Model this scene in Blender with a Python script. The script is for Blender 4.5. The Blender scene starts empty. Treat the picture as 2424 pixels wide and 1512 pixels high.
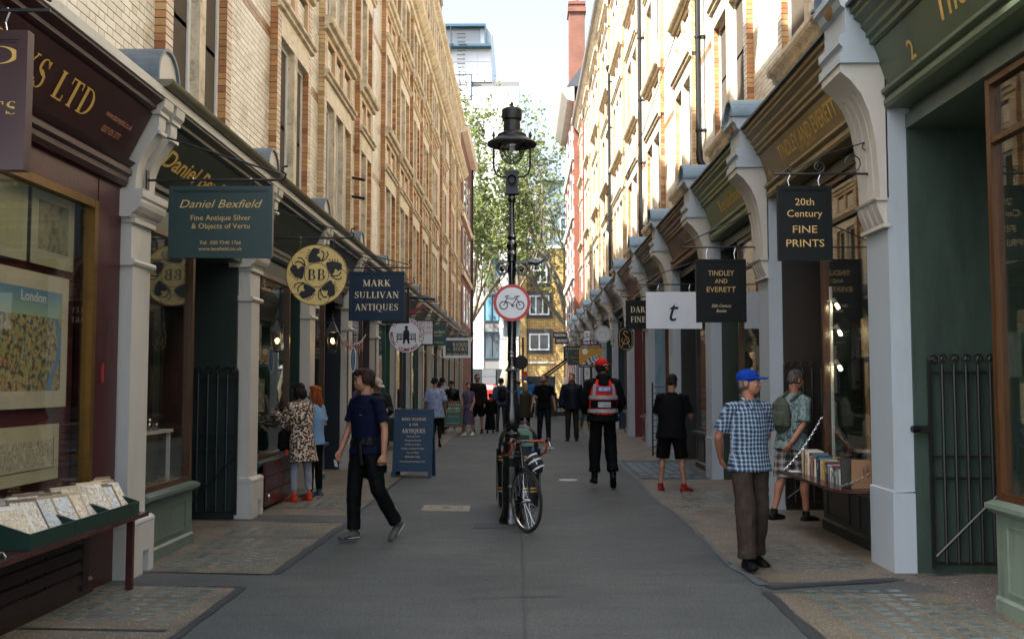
import bpy, bmesh, math, random
import numpy as np
from mathutils import Vector, Matrix, Euler, Quaternion
R = math.radians
random.seed(7)
rng = np.random.default_rng(7)
SC = bpy.context.scene
COL = SC.collection

# ---------------------------------------------------------------- camera, world, sun, exposure
F, CX, CY, VX, VY, EYE = 2357.0, 1212.0, 756.0, 1238.0, 905.0, 1.6
PITCH = math.atan((VY - CY) / F)
YAW = math.atan((VX - CX) / math.hypot(F, VY - CY))
cam_d = bpy.data.cameras.new('camera')
cam_d.sensor_fit = 'HORIZONTAL'
cam_d.sensor_width = 36.0
cam_d.lens = 36.0 * F / 2424.0
cam_d.clip_start = 0.05
cam_d.clip_end = 3000
cam = bpy.data.objects.new('camera', cam_d)
COL.objects.link(cam)
cam.location = (0, 0, EYE)
cam.rotation_euler = (math.pi / 2 + PITCH, 0, YAW)
SC.camera = cam

SUN_TO = Vector((-0.52, -0.34, 0.78)).normalized()      # towards the sun
world = bpy.data.worlds.new('World')
SC.world = world
world.use_nodes = True
wn = world.node_tree
for n in list(wn.nodes):
    wn.nodes.remove(n)
sky = wn.nodes.new('ShaderNodeTexSky')
sky.sky_type = 'NISHITA'
sky.sun_disc = False
sky.sun_elevation = math.asin(SUN_TO.z)
sky.sun_rotation = math.atan2(SUN_TO.x, SUN_TO.y)
sky.air_density = 1.0
sky.dust_density = 3.5
sky.ozone_density = 1.6
bg = wn.nodes.new('ShaderNodeBackground')
bg.inputs[1].default_value = 0.11
wo = wn.nodes.new('ShaderNodeOutputWorld')
hs_ = wn.nodes.new('ShaderNodeHueSaturation'); hs_.inputs['Saturation'].default_value = 0.8
wn.links.new(sky.outputs[0], hs_.inputs['Color']); wn.links.new(hs_.outputs[0], bg.inputs[0])
wn.links.new(bg.outputs[0], wo.inputs[0])
sun_d = bpy.data.lights.new('sun', 'SUN')
sun_d.energy = 5.0
sun_d.angle = R(0.53)
sun_d.color = (1.0, 0.98, 0.94)
sun = bpy.data.objects.new('sun', sun_d)
COL.objects.link(sun)
sun.rotation_euler = SUN_TO.to_track_quat('Z', 'Y').to_euler()
sun.location = (-20, -10, 40)
SC.view_settings.view_transform = 'Standard'
SC.view_settings.look = 'None'
SC.view_settings.exposure = 2.25
SC.view_settings.gamma = 1.0
SC.render.engine = 'CYCLES'
SC.cycles.use_denoising = True
SC.cycles.max_bounces = 8
SC.cycles.diffuse_bounces = 4
SC.cycles.glossy_bounces = 3
SC.cycles.transparent_max_bounces = 12
SC.cycles.sample_clamp_indirect = 6.0
SC.cycles.caustics_reflective = False
SC.cycles.caustics_refractive = False

# ---------------------------------------------------------------- helpers
def s2l(v):
    return v / 12.92 if v <= 0.04045 else ((v + 0.055) / 1.055) ** 2.4
def hx(h):
    h = h.lstrip('#')
    return tuple(s2l(int(h[i:i + 2], 16) / 255) for i in (0, 2, 4))
_fw = np.array([-math.sin(YAW) * math.cos(PITCH), math.cos(YAW) * math.cos(PITCH), math.sin(PITCH)])
_rt = np.array([math.cos(YAW), math.sin(YAW), 0])
_up = np.cross(_rt, _fw)
def at(px, py, Y):                                    # where a sight line through the photo meets the plane y = Y
    d = _fw * F + _rt * (px - CX) - _up * (py - CY)
    t = Y / d[1]
    return float(d[0] * t), float(EYE + d[2] * t)

def empty(name, loc=(0, 0, 0), rz=0.0, label=None, cat=None, group=None, kind=None):
    o = bpy.data.objects.new(name, None)
    COL.objects.link(o)
    o.location = loc
    o.rotation_euler = (0, 0, rz)
    o.empty_display_size = 0.1
    return tag(o, label, cat, group, kind)
def tag(o, label=None, cat=None, group=None, kind=None):
    if label: o['label'] = label
    if cat: o['category'] = cat
    if group: o['group'] = group
    if kind: o['kind'] = kind
    return o
def pmat(p):                                          # parent's matrix without waiting for the depsgraph
    m = Matrix.Translation(p.location) @ p.rotation_euler.to_matrix().to_4x4()
    if p.parent: m = pmat(p.parent) @ p.matrix_parent_inverse @ m
    return m
def adopt(o, parent, world=True):
    o.parent = parent
    if world: o.matrix_parent_inverse = pmat(parent).inverted()
    return o

class MB:
    def __init__(s):
        s.v = []; s.f = []; s.m = []
    def add(s, vs, fs, m=0):
        b = len(s.v)
        s.v.extend([tuple(map(float, v)) for v in vs])
        s.f.extend([tuple(b + i for i in f) for f in fs])
        s.m.extend([m] * len(fs))
        return s
    def box(s, x0, x1, y0, y1, z0, z1, m=0):
        x0, x1 = min(x0, x1), max(x0, x1); y0, y1 = min(y0, y1), max(y0, y1); z0, z1 = min(z0, z1), max(z0, z1)
        return s.add([(x0, y0, z0), (x1, y0, z0), (x1, y1, z0), (x0, y1, z0), (x0, y0, z1), (x1, y0, z1), (x1, y1, z1), (x0, y1, z1)],
                     [(0, 3, 2, 1), (4, 5, 6, 7), (0, 1, 5, 4), (1, 2, 6, 5), (2, 3, 7, 6), (3, 0, 4, 7)], m)
    def obox(s, c, ax, ay, az, m=0):                  # centre and three half-axis vectors
        c, ax, ay, az = map(Vector, (c, ax, ay, az))
        if ax.cross(ay).dot(az) < 0: ax = -ax
        vs = [c + ax * i + ay * j + az * k for k in (-1, 1) for i, j in ((-1, -1), (1, -1), (1, 1), (-1, 1))]
        return s.add(vs, [(0, 3, 2, 1), (4, 5, 6, 7), (0, 1, 5, 4), (1, 2, 6, 5), (2, 3, 7, 6), (3, 0, 4, 7)], m)
    def prism(s, poly, axis, a, b, m=0):              # poly in the two other axes, extruded along axis
        def mk(p, t):
            return {'x': (t, p[0], p[1]), 'y': (p[0], t, p[1]), 'z': (p[0], p[1], t)}[axis]
        n = len(poly)
        ar = sum(poly[i][0] * poly[(i + 1) % n][1] - poly[(i + 1) % n][0] * poly[i][1] for i in range(n))
        if (ar < 0) != (axis == 'y'): poly = poly[::-1]
        if a > b: a, b = b, a
        vs = [mk(p, a) for p in poly] + [mk(p, b) for p in poly]
        fs = [tuple(range(n))[::-1], tuple(range(n, 2 * n))] + [(i, (i + 1) % n, n + (i + 1) % n, n + i) for i in range(n)]
        return s.add(vs, fs, m)
    def lathe(s, prof, c=(0, 0, 0), n=16, m=0, a0=0, a1=2 * math.pi, axis='z'):
        full = abs(a1 - a0 - 2 * math.pi) < 1e-6
        k = n if full else n + 1
        vs = []
        for r, z in prof:
            for i in range(k):
                a = a0 + (a1 - a0) * i / n
                p = (r * math.cos(a), r * math.sin(a), z)
                if axis == 'x': p = (z, p[0], p[1])
                if axis == 'y': p = (p[0], z, p[1])
                vs.append((c[0] + p[0], c[1] + p[1], c[2] + p[2]))
        fs = []
        for j in range(len(prof) - 1):
            for i in range(n):
                a, b = j * k + i, j * k + (i + 1) % k
                f = (a, b, b + k, a + k)
                fs.append(f[::-1] if axis == 'y' else f)
        return s.add(vs, fs, m)
    def tube(s, pts, r, n=6, m=0, cap=True):
        pts = [Vector(p) for p in pts]
        if not hasattr(r, '__len__'): r = [r] * len(pts)
        vs = []; u = None
        for i, p in enumerate(pts):
            t = (pts[min(i + 1, len(pts) - 1)] - pts[max(i - 1, 0)])
            t = t.normalized() if t.length > 1e-9 else Vector((0, 0, 1))
            if u is None: u = t.orthogonal().normalized()
            u = (u - t * u.dot(t))
            u = u.normalized() if u.length > 1e-6 else t.orthogonal().normalized()
            w = t.cross(u)
            for k in range(n):
                a = 2 * math.pi * k / n
                vs.append(p + (u * math.cos(a) + w * math.sin(a)) * r[i])
        fs = [(j * n + i, j * n + (i + 1) % n, (j + 1) * n + (i + 1) % n, (j + 1) * n + i) for j in range(len(pts) - 1) for i in range(n)]
        if cap:
            fs += [tuple(range(n))[::-1], tuple(range((len(pts) - 1) * n, len(pts) * n))]
        return s.add(vs, fs, m)
    def build(s, name, mat=None, parent=None, smooth=False, label=None, cat=None, group=None, kind=None, world=True):
        me = bpy.data.meshes.new(name)
        me.from_pydata(s.v, [], s.f)
        mats = mat if isinstance(mat, (list, tuple)) else [mat]
        for x in mats: me.materials.append(x)
        if len(mats) > 1: me.polygons.foreach_set('material_index', s.m)
        if smooth:
            if smooth is True: me.shade_smooth()
            else:
                me.shade_smooth(); me.set_sharp_from_angle(angle=R(smooth))
        me.update()
        o = bpy.data.objects.new(name, me)
        COL.objects.link(o)
        if parent is not None: adopt(o, parent, world)
        return tag(o, label, cat, group, kind)
def copyobj(o, parent=None, loc=None):
    c = o.copy(); COL.objects.link(c)
    for k in ('label', 'category', 'group'):
        if parent is not None and k in c: del c[k]
    if parent is not None: c.parent = parent
    if loc is not None: c.location = loc
    return c

def spiral(cx, cz, r0, r1, a0, turns, n=22):           # 2D spiral points
    return [(cx + (r0 + (r1 - r0) * i / n) * math.cos(a0 + turns * 2 * math.pi * i / n),
             cz + (r0 + (r1 - r0) * i / n) * math.sin(a0 + turns * 2 * math.pi * i / n)) for i in range(n + 1)]

# ---------------------------------------------------------------- materials
MATS = {}
def nt(name):
    m = bpy.data.materials.new(name); m.use_nodes = True
    t = m.node_tree
    b = t.nodes['Principled BSDF']
    return m, t, b
def N(t, ty, **kw):
    n = t.nodes.new(ty)
    for k, v in kw.items():
        if k.startswith('i_'):
            k2 = k[2:]
            n.inputs[int(k2) if k2.isdigit() else k2].default_value = v
        else: setattr(n, k, v)
    return n
def L(t, a, b): t.links.new(a, b)
def coords(t, scale=(1, 1, 1), obj=True):
    g = N(t, 'ShaderNodeTexCoord'); mp = N(t, 'ShaderNodeMapping')
    if obj: L(t, g.outputs['Object'], mp.inputs[0])
    else:
        ge = N(t, 'ShaderNodeNewGeometry'); L(t, ge.outputs['Position'], mp.inputs[0])
    mp.inputs['Scale'].default_value = scale
    return mp.outputs[0]
def ramp(t, fac, stops):
    r = N(t, 'ShaderNodeValToRGB')
    e = r.color_ramp.elements
    while len(e) > 1: e.remove(e[-1])
    e[0].position = stops[0][0]; e[0].color = (*stops[0][1], 1)
    for p, c in stops[1:]:
        x = e.new(p); x.color = (*c, 1)
    L(t, fac, r.inputs[0])
    return r.outputs[0]
def mul(c, k): return tuple(min(1, x * k) for x in c)
def mix(t, fac, a, b, mode='MIX'):
    n = N(t, 'ShaderNodeMix', data_type='RGBA', blend_type=mode)
    for s, v in ((0, fac), (6, a), (7, b)):
        if hasattr(v, 'is_linked') or hasattr(v, 'node'): L(t, v, n.inputs[s])
        elif s == 0: n.inputs[0].default_value = v
        else: n.inputs[s].default_value = (*v, 1)
    return n.outputs[2]
def paint(name, col, rough=0.5, var=0.12, scale=3.0, bump=0.15, bscale=60.0, dirt=None, spec=0.5, metal=0.0, coat=0.0, streak=False):
    """painted / plain surface: soft tone variation, grime flecks and fine relief"""
    if name in MATS: return MATS[name]
    if isinstance(col, str): col = hx(col)
    m, t, b = nt(name)
    v = coords(t, (1, 1, 0.25) if streak else (1, 1, 1), obj=False)
    n1 = N(t, 'ShaderNodeTexNoise'); n1.inputs['Scale'].default_value = scale; n1.inputs['Detail'].default_value = 6
    n1.inputs['Roughness'].default_value = 0.65
    L(t, v, n1.inputs['Vector'])
    c = ramp(t, n1.outputs[0], [(0.25, mul(col, 1 - var * 2)), (0.5, col), (0.78, mul(col, 1 + var))])
    if dirt:
        n2 = N(t, 'ShaderNodeTexNoise'); n2.inputs['Scale'].default_value = scale * 2.3; n2.inputs['Detail'].default_value = 8
        n2.inputs['Roughness'].default_value = 0.75
        L(t, v, n2.inputs['Vector'])
        f = ramp(t, n2.outputs[0], [(0.52, (0, 0, 0)), (0.72, (0.75, 0.75, 0.75))])
        c = mix(t, f, c, hx(dirt) if isinstance(dirt, str) else dirt)
    L(t, c, b.inputs['Base Color'])
    b.inputs['Roughness'].default_value = rough
    b.inputs['Metallic'].default_value = metal
    b.inputs['Specular IOR Level'].default_value = spec
    if coat: b.inputs['Coat Weight'].default_value = coat; b.inputs['Coat Roughness'].default_value = 0.12
    if bump:
        n3 = N(t, 'ShaderNodeTexNoise'); n3.inputs['Scale'].default_value = bscale; n3.inputs['Detail'].default_value = 4
        L(t, coords(t, obj=False), n3.inputs['Vector'])
        bp = N(t, 'ShaderNodeBump'); bp.inputs['Strength'].default_value = bump; bp.inputs['Distance'].default_value = 0.01
        L(t, n3.outputs[0], bp.inputs['Height']); L(t, bp.outputs[0], b.inputs['Normal'])
    MATS[name] = m
    return m
def islands(name, stops, rough=0.4, bump=0.1, stain=None, spec=0.5, objrand=True, patch=None):
    """each loose piece of a mesh (a brick, a tile, a leaf) takes its own colour from a ramp"""
    if name in MATS: return MATS[name]
    m, t, b = nt(name)
    g = N(t, 'ShaderNodeNewGeometry')
    r = g.outputs['Random Per Island']
    if objrand:
        oi = N(t, 'ShaderNodeObjectInfo')
        a = N(t, 'ShaderNodeMath', operation='ADD'); L(t, r, a.inputs[0]); L(t, oi.outputs['Random'], a.inputs[1])
        fr = N(t, 'ShaderNodeMath', operation='FRACT'); L(t, a.outputs[0], fr.inputs[0]); r = fr.outputs[0]
    c = ramp(t, r, [(p, hx(h) if isinstance(h, str) else h) for p, h in stops])
    v = coords(t, obj=False)
    if stain:
        n2 = N(t, 'ShaderNodeTexNoise'); n2.inputs['Scale'].default_value = 1.3; n2.inputs['Detail'].default_value = 9; n2.inputs['Roughness'].default_value = 0.72
        L(t, v, n2.inputs['Vector'])
        c = mix(t, ramp(t, n2.outputs[0], [(0.5, (0, 0, 0)), (0.7, (0.7, 0.7, 0.7))]), c, hx(stain))
    L(t, c, b.inputs['Base Color'])
    b.inputs['Roughness'].default_value = rough
    b.inputs['Specular IOR Level'].default_value = spec
    if bump:
        n3 = N(t, 'ShaderNodeTexNoise'); n3.inputs['Scale'].default_value = 25; n3.inputs['Detail'].default_value = 3
        L(t, v, n3.inputs['Vector'])
        bp = N(t, 'ShaderNodeBump'); bp.inputs['Strength'].default_value = bump; bp.inputs['Distance'].default_value = 0.01
        L(t, n3.outputs[0], bp.inputs['Height']); L(t, bp.outputs[0], b.inputs['Normal'])
    MATS[name] = m
    return m
def brickmat(name, c1, c2, mortar, bw=0.225, bh=0.075, rough=0.6, plane='yz', ms=0.008, off=0.5):
    if name in MATS: return MATS[name]
    m, t, b = nt(name)
    g = N(t, 'ShaderNodeNewGeometry')
    sp = N(t, 'ShaderNodeSeparateXYZ'); L(t, g.outputs['Position'], sp.inputs[0])
    cb = N(t, 'ShaderNodeCombineXYZ')
    L(t, sp.outputs[plane[0].upper()], cb.inputs[0]); L(t, sp.outputs['Z'], cb.inputs[1])
    br = N(t, 'ShaderNodeTexBrick')
    br.offset = off
    L(t, cb.outputs[0], br.inputs['Vector'])
    br.inputs['Color1'].default_value = (*hx(c1), 1); br.inputs['Color2'].default_value = (*hx(c2), 1); br.inputs['Mortar'].default_value = (*hx(mortar), 1)
    br.inputs['Scale'].default_value = 1; br.inputs['Mortar Size'].default_value = ms
    br.inputs['Brick Width'].default_value = bw; br.inputs['Row Height'].default_value = bh
    n1 = N(t, 'ShaderNodeTexNoise'); n1.inputs['Scale'].default_value = 1.1; n1.inputs['Detail'].default_value = 8
    L(t, g.outputs['Position'], n1.inputs['Vector'])
    c = mix(t, 1.0, br.outputs[0], ramp(t, n1.outputs[0], [(0.3, (0.72, 0.7, 0.68)), (0.6, (1, 1, 1))]), 'MULTIPLY')
    L(t, c, b.inputs['Base Color'])
    b.inputs['Roughness'].default_value = rough
    bp = N(t, 'ShaderNodeBump'); bp.inputs['Strength'].default_value = 0.4; bp.inputs['Distance'].default_value = 0.006; bp.invert = True
    L(t, br.outputs['Fac'], bp.inputs['Height']); L(t, bp.outputs[0], b.inputs['Normal'])
    MATS[name] = m
    return m
def glass(name, tint=(0.92, 0.93, 0.91), ior=1.5, refl=1.0, base=0.0):
    """thin pane: clear with a Fresnel reflection"""
    if name in MATS: return MATS[name]
    m, t, b = nt(name)
    t.nodes.remove(b)
    out = t.nodes['Material Output']
    tr = N(t, 'ShaderNodeBsdfTransparent'); tr.inputs[0].default_value = (*tint, 1)
    gl = N(t, 'ShaderNodeBsdfGlossy'); gl.inputs['Roughness'].default_value = 0.0; gl.inputs[0].default_value = (refl, refl, refl, 1)
    fr = N(t, 'ShaderNodeFresnel'); gm_ = N(t, 'ShaderNodeNewGeometry'); mr_ = N(t, 'ShaderNodeMapRange'); L(t, gm_.outputs['Backfacing'], mr_.inputs[0]); mr_.inputs[3].default_value = ior; mr_.inputs[4].default_value = 1 / ior; L(t, mr_.outputs[0], fr.inputs[0])
    nz = N(t, 'ShaderNodeTexNoise'); nz.inputs['Scale'].default_value = 1.5
    L(t, coords(t, obj=False), nz.inputs['Vector'])
    bp = N(t, 'ShaderNodeBump'); bp.inputs['Strength'].default_value = 0.012; bp.inputs['Distance'].default_value = 0.02
    L(t, nz.outputs[0], bp.inputs['Height']); L(t, bp.outputs[0], gl.inputs['Normal'])
    mx = N(t, 'ShaderNodeMixShader'); ad_ = N(t, 'ShaderNodeMath', operation='ADD'); ad_.use_clamp = True; L(t, fr.outputs[0], ad_.inputs[0]); ad_.inputs[1].default_value = base
    L(t, ad_.outputs[0], mx.inputs[0]); L(t, tr.outputs[0], mx.inputs[1]); L(t, gl.outputs[0], mx.inputs[2]); L(t, mx.outputs[0], out.inputs[0])
    MATS[name] = m
    return m
def emit(name, col, s):
    if name in MATS: return MATS[name]
    m, t, b = nt(name)
    b.inputs['Base Color'].default_value = (*col, 1)
    b.inputs['Emission Color'].default_value = (*col, 1); b.inputs['Emission Strength'].default_value = s
    MATS[name] = m
    return m
def wood(name, col, rough=0.4, axis='y', spec=0.5):
    if name in MATS: return MATS[name]
    if isinstance(col, str): col = hx(col)
    m, t, b = nt(name)
    sc = {'x': (1, 14, 14), 'y': (14, 1, 14), 'z': (14, 14, 1)}[axis]
    n1 = N(t, 'ShaderNodeTexNoise'); n1.inputs['Scale'].default_value = 2.5; n1.inputs['Detail'].default_value = 6; n1.inputs['Distortion'].default_value = 0.6
    L(t, coords(t, sc, obj=False), n1.inputs['Vector'])
    L(t, ramp(t, n1.outputs[0], [(0.3, mul(col, 0.55)), (0.5, col), (0.7, mul(col, 1.35))]), b.inputs['Base Color'])
    b.inputs['Roughness'].default_value = rough; b.inputs['Specular IOR Level'].default_value = spec
    bp = N(t, 'ShaderNodeBump'); bp.inputs['Strength'].default_value = 0.15; bp.inputs['Distance'].default_value = 0.005
    L(t, n1.outputs[0], bp.inputs['Height']); L(t, bp.outputs[0], b.inputs['Normal'])
    MATS[name] = m
    return m

M_white = paint('pier paint', '#bdb9b1', 0.45, 0.05, 1.2, 0.12, 40, dirt='#aaa59a', streak=True)
M_whiteR = paint('pier paint blue', '#a2adb5', 0.45, 0.05, 1.2, 0.12, 40, dirt='#9aa2a8', streak=True)  # right piers: bluish light of the sky mixed into the paint colour
M_trimw = paint('window paint', '#d6d6d2', 0.4, 0.05, 5, 0.05, 50)
M_stone = paint('buff stone', '#d8ccb6', 0.75, 0.12, 4, 0.25, 45, dirt='#7d6442')
M_stoned = paint('weathered stone', '#ccbda2', 0.8, 0.28, 3, 0.3, 45, dirt='#4f3f2a')
M_lead = paint('lead sheet', '#6b7780', 0.45, 0.15, 6, 0.1, 30, spec=0.5, metal=0.2, dirt='#4d565c')
M_slate = paint('slate flashing', '#3b4146', 0.5, 0.15, 6, 0.15, 30)
M_iron = paint('black iron', '#0e1011', 0.42, 0.1, 8, 0.1, 80, spec=0.5)
M_ironG = paint('gloss black iron', '#070809', 0.2, 0.1, 8, 0.25, 55, spec=0.6, coat=0.5)
M_black = paint('black cloth', '#060708', 0.9, 0.15, 8, 0.2, 120, spec=0.15)
M_mortar = paint('mortar', '#4e4436', 0.9, 0.1, 8, 0.1, 60)
M_glass = glass('shop glass')
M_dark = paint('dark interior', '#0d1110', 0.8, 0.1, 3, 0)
M_brass = paint('tarnished brass', '#7a5a26', 0.35, 0.15, 12, 0.1, 60, metal=0.7)
M_oak = wood('golden wood', '#452a10', 0.3, 'z')
M_oakh = wood('golden wood rail', '#452a10', 0.3, 'y')
M_gold = paint('gold leaf', '#c9a455', 0.45, 0.08, 30, 0)
M_cream = paint('cream letters', '#d8c9a4', 0.6, 0.05, 30, 0)
M_chrome = paint('chrome', '#b5b8ba', 0.15, 0.05, 10, 0, metal=1.0)

# ---------------------------------------------------------------- lettering
_T, _t = 0.17, 0.06
def _arc(cx, cy, rx, ry, a0, a1, w0, w1, n=14):
    """band of varying width: heavy where it runs upright"""
    out = []; inn = []
    for i in range(n + 1):
        a = R(a0 + (a1 - a0) * i / n)
        w = w0 + (w1 - w0) * abs(math.cos(a)) ** 1.4
        c, s = math.cos(a), math.sin(a)
        out.append((cx + rx * c, cy + ry * s)); inn.append((cx + (rx - w) * c, cy + (ry - w * 0.75) * s))
    return [[out[i], out[i + 1], inn[i + 1], inn[i]] for i in range(n)]
def _st(x0, y0, x1, y1, w):                           # stroke as a quad
    d = math.hypot(x1 - x0, y1 - y0) or 1
    if abs(y1 - y0) >= abs(x1 - x0) * 0.3: ox, oy = w / 2 * d / max(abs(y1 - y0), 1e-6), 0
    else: ox, oy = 0, w / 2
    return [(x0 - ox, y0 - oy), (x1 - ox, y1 - oy), (x1 + ox, y1 + oy), (x0 + ox, y0 + oy)]
def _sf(x, y, w=0.3): return [(x - w / 2, y - (0.045 if y > 0.5 else 0)), (x + w / 2, y - (0.045 if y > 0.5 else 0)), (x + w / 2, y + (0 if y > 0.5 else 0.045)), (x - w / 2, y + (0 if y > 0.5 else 0.045))]
def _serif():
    T, t = _T, _t; g = {}
    I = lambda x: [_st(x, 0, x, 1, T), _sf(x, 0), _sf(x, 1)]
    g['I'] = (0.34, I(0.17))
    g['L'] = (0.66, I(0.19) + [_st(0.19, 0.03, 0.62, 0.03, t), _st(0.6, 0, 0.6, 0.24, t)])
    g['E'] = (0.68, I(0.19) + [_st(0.19, 0.03, 0.62, 0.03, t), _st(0.19, 0.97, 0.6, 0.97, t), _st(0.19, 0.52, 0.5, 0.52, t), _st(0.6, 0, 0.6, 0.24, t), _st(0.58, 0.77, 0.58, 1, t), _st(0.49, 0.42, 0.49, 0.62, t)])
    g['F'] = (0.64, I(0.19) + [_st(0.19, 0.97, 0.6, 0.97, t), _st(0.19, 0.52, 0.5, 0.52, t), _st(0.58, 0.77, 0.58, 1, t), _st(0.49, 0.42, 0.49, 0.62, t)])
    g['T'] = (0.74, I(0.37) + [_st(0.04, 0.97, 0.7, 0.97, t), _st(0.05, 0.75, 0.05, 1, t), _st(0.69, 0.75, 0.69, 1, t)])
    g['H'] = (0.86, I(0.19) + I(0.67) + [_st(0.19, 0.5, 0.67, 0.5, t)])
    g['N'] = (0.86, [_st(0.15, 0, 0.15, 1, t), _st(0.71, 0, 0.71, 1, t), _st(0.15, 1, 0.71, 0, T), _sf(0.15, 0), _sf(0.71, 1), _sf(0.1, 1, 0.2)])
    g['M'] = (1.02, [_st(0.15, 0, 0.15, 1, t), _st(0.15, 1, 0.5, 0.05, T), _st(0.5, 0.05, 0.85, 1, t), _st(0.85, 0, 0.85, 1, T), _sf(0.15, 0), _sf(0.86, 0), _sf(0.9, 1, 0.22), _sf(0.1, 1, 0.2)])
    g['A'] = (0.84, [_st(0.12, 0, 0.4, 1, t), _st(0.4, 1, 0.7, 0, T), _st(0.22, 0.34, 0.6, 0.34, t), _sf(0.12, 0, 0.24), _sf(0.7, 0, 0.28)])
    g['V'] = (0.82, [_st(0.13, 1, 0.42, 0, T), _st(0.42, 0, 0.7, 1, t), _sf(0.13, 1, 0.28), _sf(0.7, 1, 0.24)])
    g['W'] = (1.14, [_st(0.12, 1, 0.36, 0, T), _st(0.36, 0, 0.56, 0.95, t), _st(0.56, 0.95, 0.8, 0, T), _st(0.8, 0, 1.02, 1, t), _sf(0.12, 1, 0.26), _sf(0.56, 1, 0.2), _sf(1.02, 1, 0.22)])
    g['Y'] = (0.8, [_st(0.12, 1, 0.4, 0.45, T), _st(0.4, 0.45, 0.68, 1, t), _st(0.4, 0, 0.4, 0.48, T), _sf(0.12, 1, 0.26), _sf(0.68, 1, 0.22), _sf(0.4, 0)])
    g['X'] = (0.84, [_st(0.12, 1, 0.7, 0, T), _st(0.12, 0, 0.68, 1, t), _sf(0.12, 0, 0.24), _sf(0.7, 0, 0.26), _sf(0.12, 1, 0.26), _sf(0.68, 1, 0.22)])
    g['K'] = (0.84, I(0.19) + [_st(0.24, 0.42, 0.64, 1, t), _st(0.36, 0.58, 0.68, 0, T), _sf(0.66, 1, 0.22), _sf(0.7, 0, 0.26)])
    g['O'] = (0.92, _arc(0.46, 0.5, 0.42, 0.52, 0, 360, 0.05, T, 24))
    g['Q'] = (0.92, _arc(0.46, 0.5, 0.42, 0.52, 0, 360, 0.05, T, 24) + [_st(0.42, 0.02, 0.6, -0.22, 0.1), _st(0.58, -0.2, 0.95, -0.2, 0.07)])
    g['C'] = (0.86, _arc(0.46, 0.5, 0.42, 0.52, 45, 318, 0.05, T, 20) + [_st(0.78, 0.72, 0.78, 1, t)])
    g['G'] = (0.92, _arc(0.46, 0.5, 0.42, 0.52, 45, 300, 0.05, T, 20) + [_st(0.78, 0.72, 0.78, 1, t), _st(0.76, 0.05, 0.76, 0.42, T), _sf(0.76, 0.38, 0.28)])
    g['D'] = (0.9, I(0.19) + _arc(0.32, 0.5, 0.52, 0.5, -90, 90, 0.05, T, 14) + [_st(0.19, 0.03, 0.34, 0.03, t), _st(0.19, 0.97, 0.34, 0.97, t)])
    P_ = lambda: _arc(0.36, 0.75, 0.28, 0.25, -90, 90, 0.045, T * 0.9, 10) + [_st(0.19, 0.97, 0.38, 0.97, t), _st(0.19, 0.52, 0.38, 0.52, t)]
    g['P'] = (0.7, I(0.19) + P_())
    g['R'] = (0.84, I(0.19) + P_() + [_st(0.4, 0.52, 0.72, 0, T), _sf(0.74, 0, 0.24)])
    g['B'] = (0.76, I(0.19) + P_() + _arc(0.38, 0.27, 0.32, 0.27, -90, 90, 0.045, T, 10) + [_st(0.19, 0.03, 0.4, 0.03, t)])
    g['U'] = (0.86, [_st(0.19, 0.3, 0.19, 1, T), _st(0.68, 0.3, 0.68, 1, t), _sf(0.19, 1), _sf(0.68, 1, 0.24)] + _arc(0.42, 0.32, 0.31, 0.34, 180, 360, 0.05, 0.13, 14))
    g['J'] = (0.5, [_st(0.3, 0.15, 0.3, 1, T), _sf(0.3, 1)] + _arc(0.18, 0.12, 0.2, 0.2, 190, 360, 0.05, 0.12, 8))
    g['S'] = (0.62, _arc(0.31, 0.74, 0.25, 0.27, 30, 262, 0.05, 0.13, 14) + _arc(0.31, 0.26, 0.27, 0.28, -150, 82, 0.05, 0.13, 14) + [_st(0.2, 0.62, 0.46, 0.42, 0.16), _st(0.52, 0.75, 0.52, 1, t), _st(0.07, 0, 0.07, 0.25, t)])
    g['&'] = (0.95, _arc(0.36, 0.76, 0.2, 0.26, 0, 360, 0.05, 0.1, 14) + _arc(0.34, 0.26, 0.3, 0.28, 80, 330, 0.05, 0.13, 14) + [_st(0.24, 0.66, 0.8, 0, T), _st(0.62, 0.15, 0.82, 0.5, t)])
    g[' '] = (0.4, []); g['.'] = (0.25, [_st(0.1, 0, 0.1, 0.13, 0.13)]); g["'"] = (0.22, [_st(0.1, 0.75, 0.1, 1, 0.1)])
    return g
SERIF = _serif()
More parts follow.
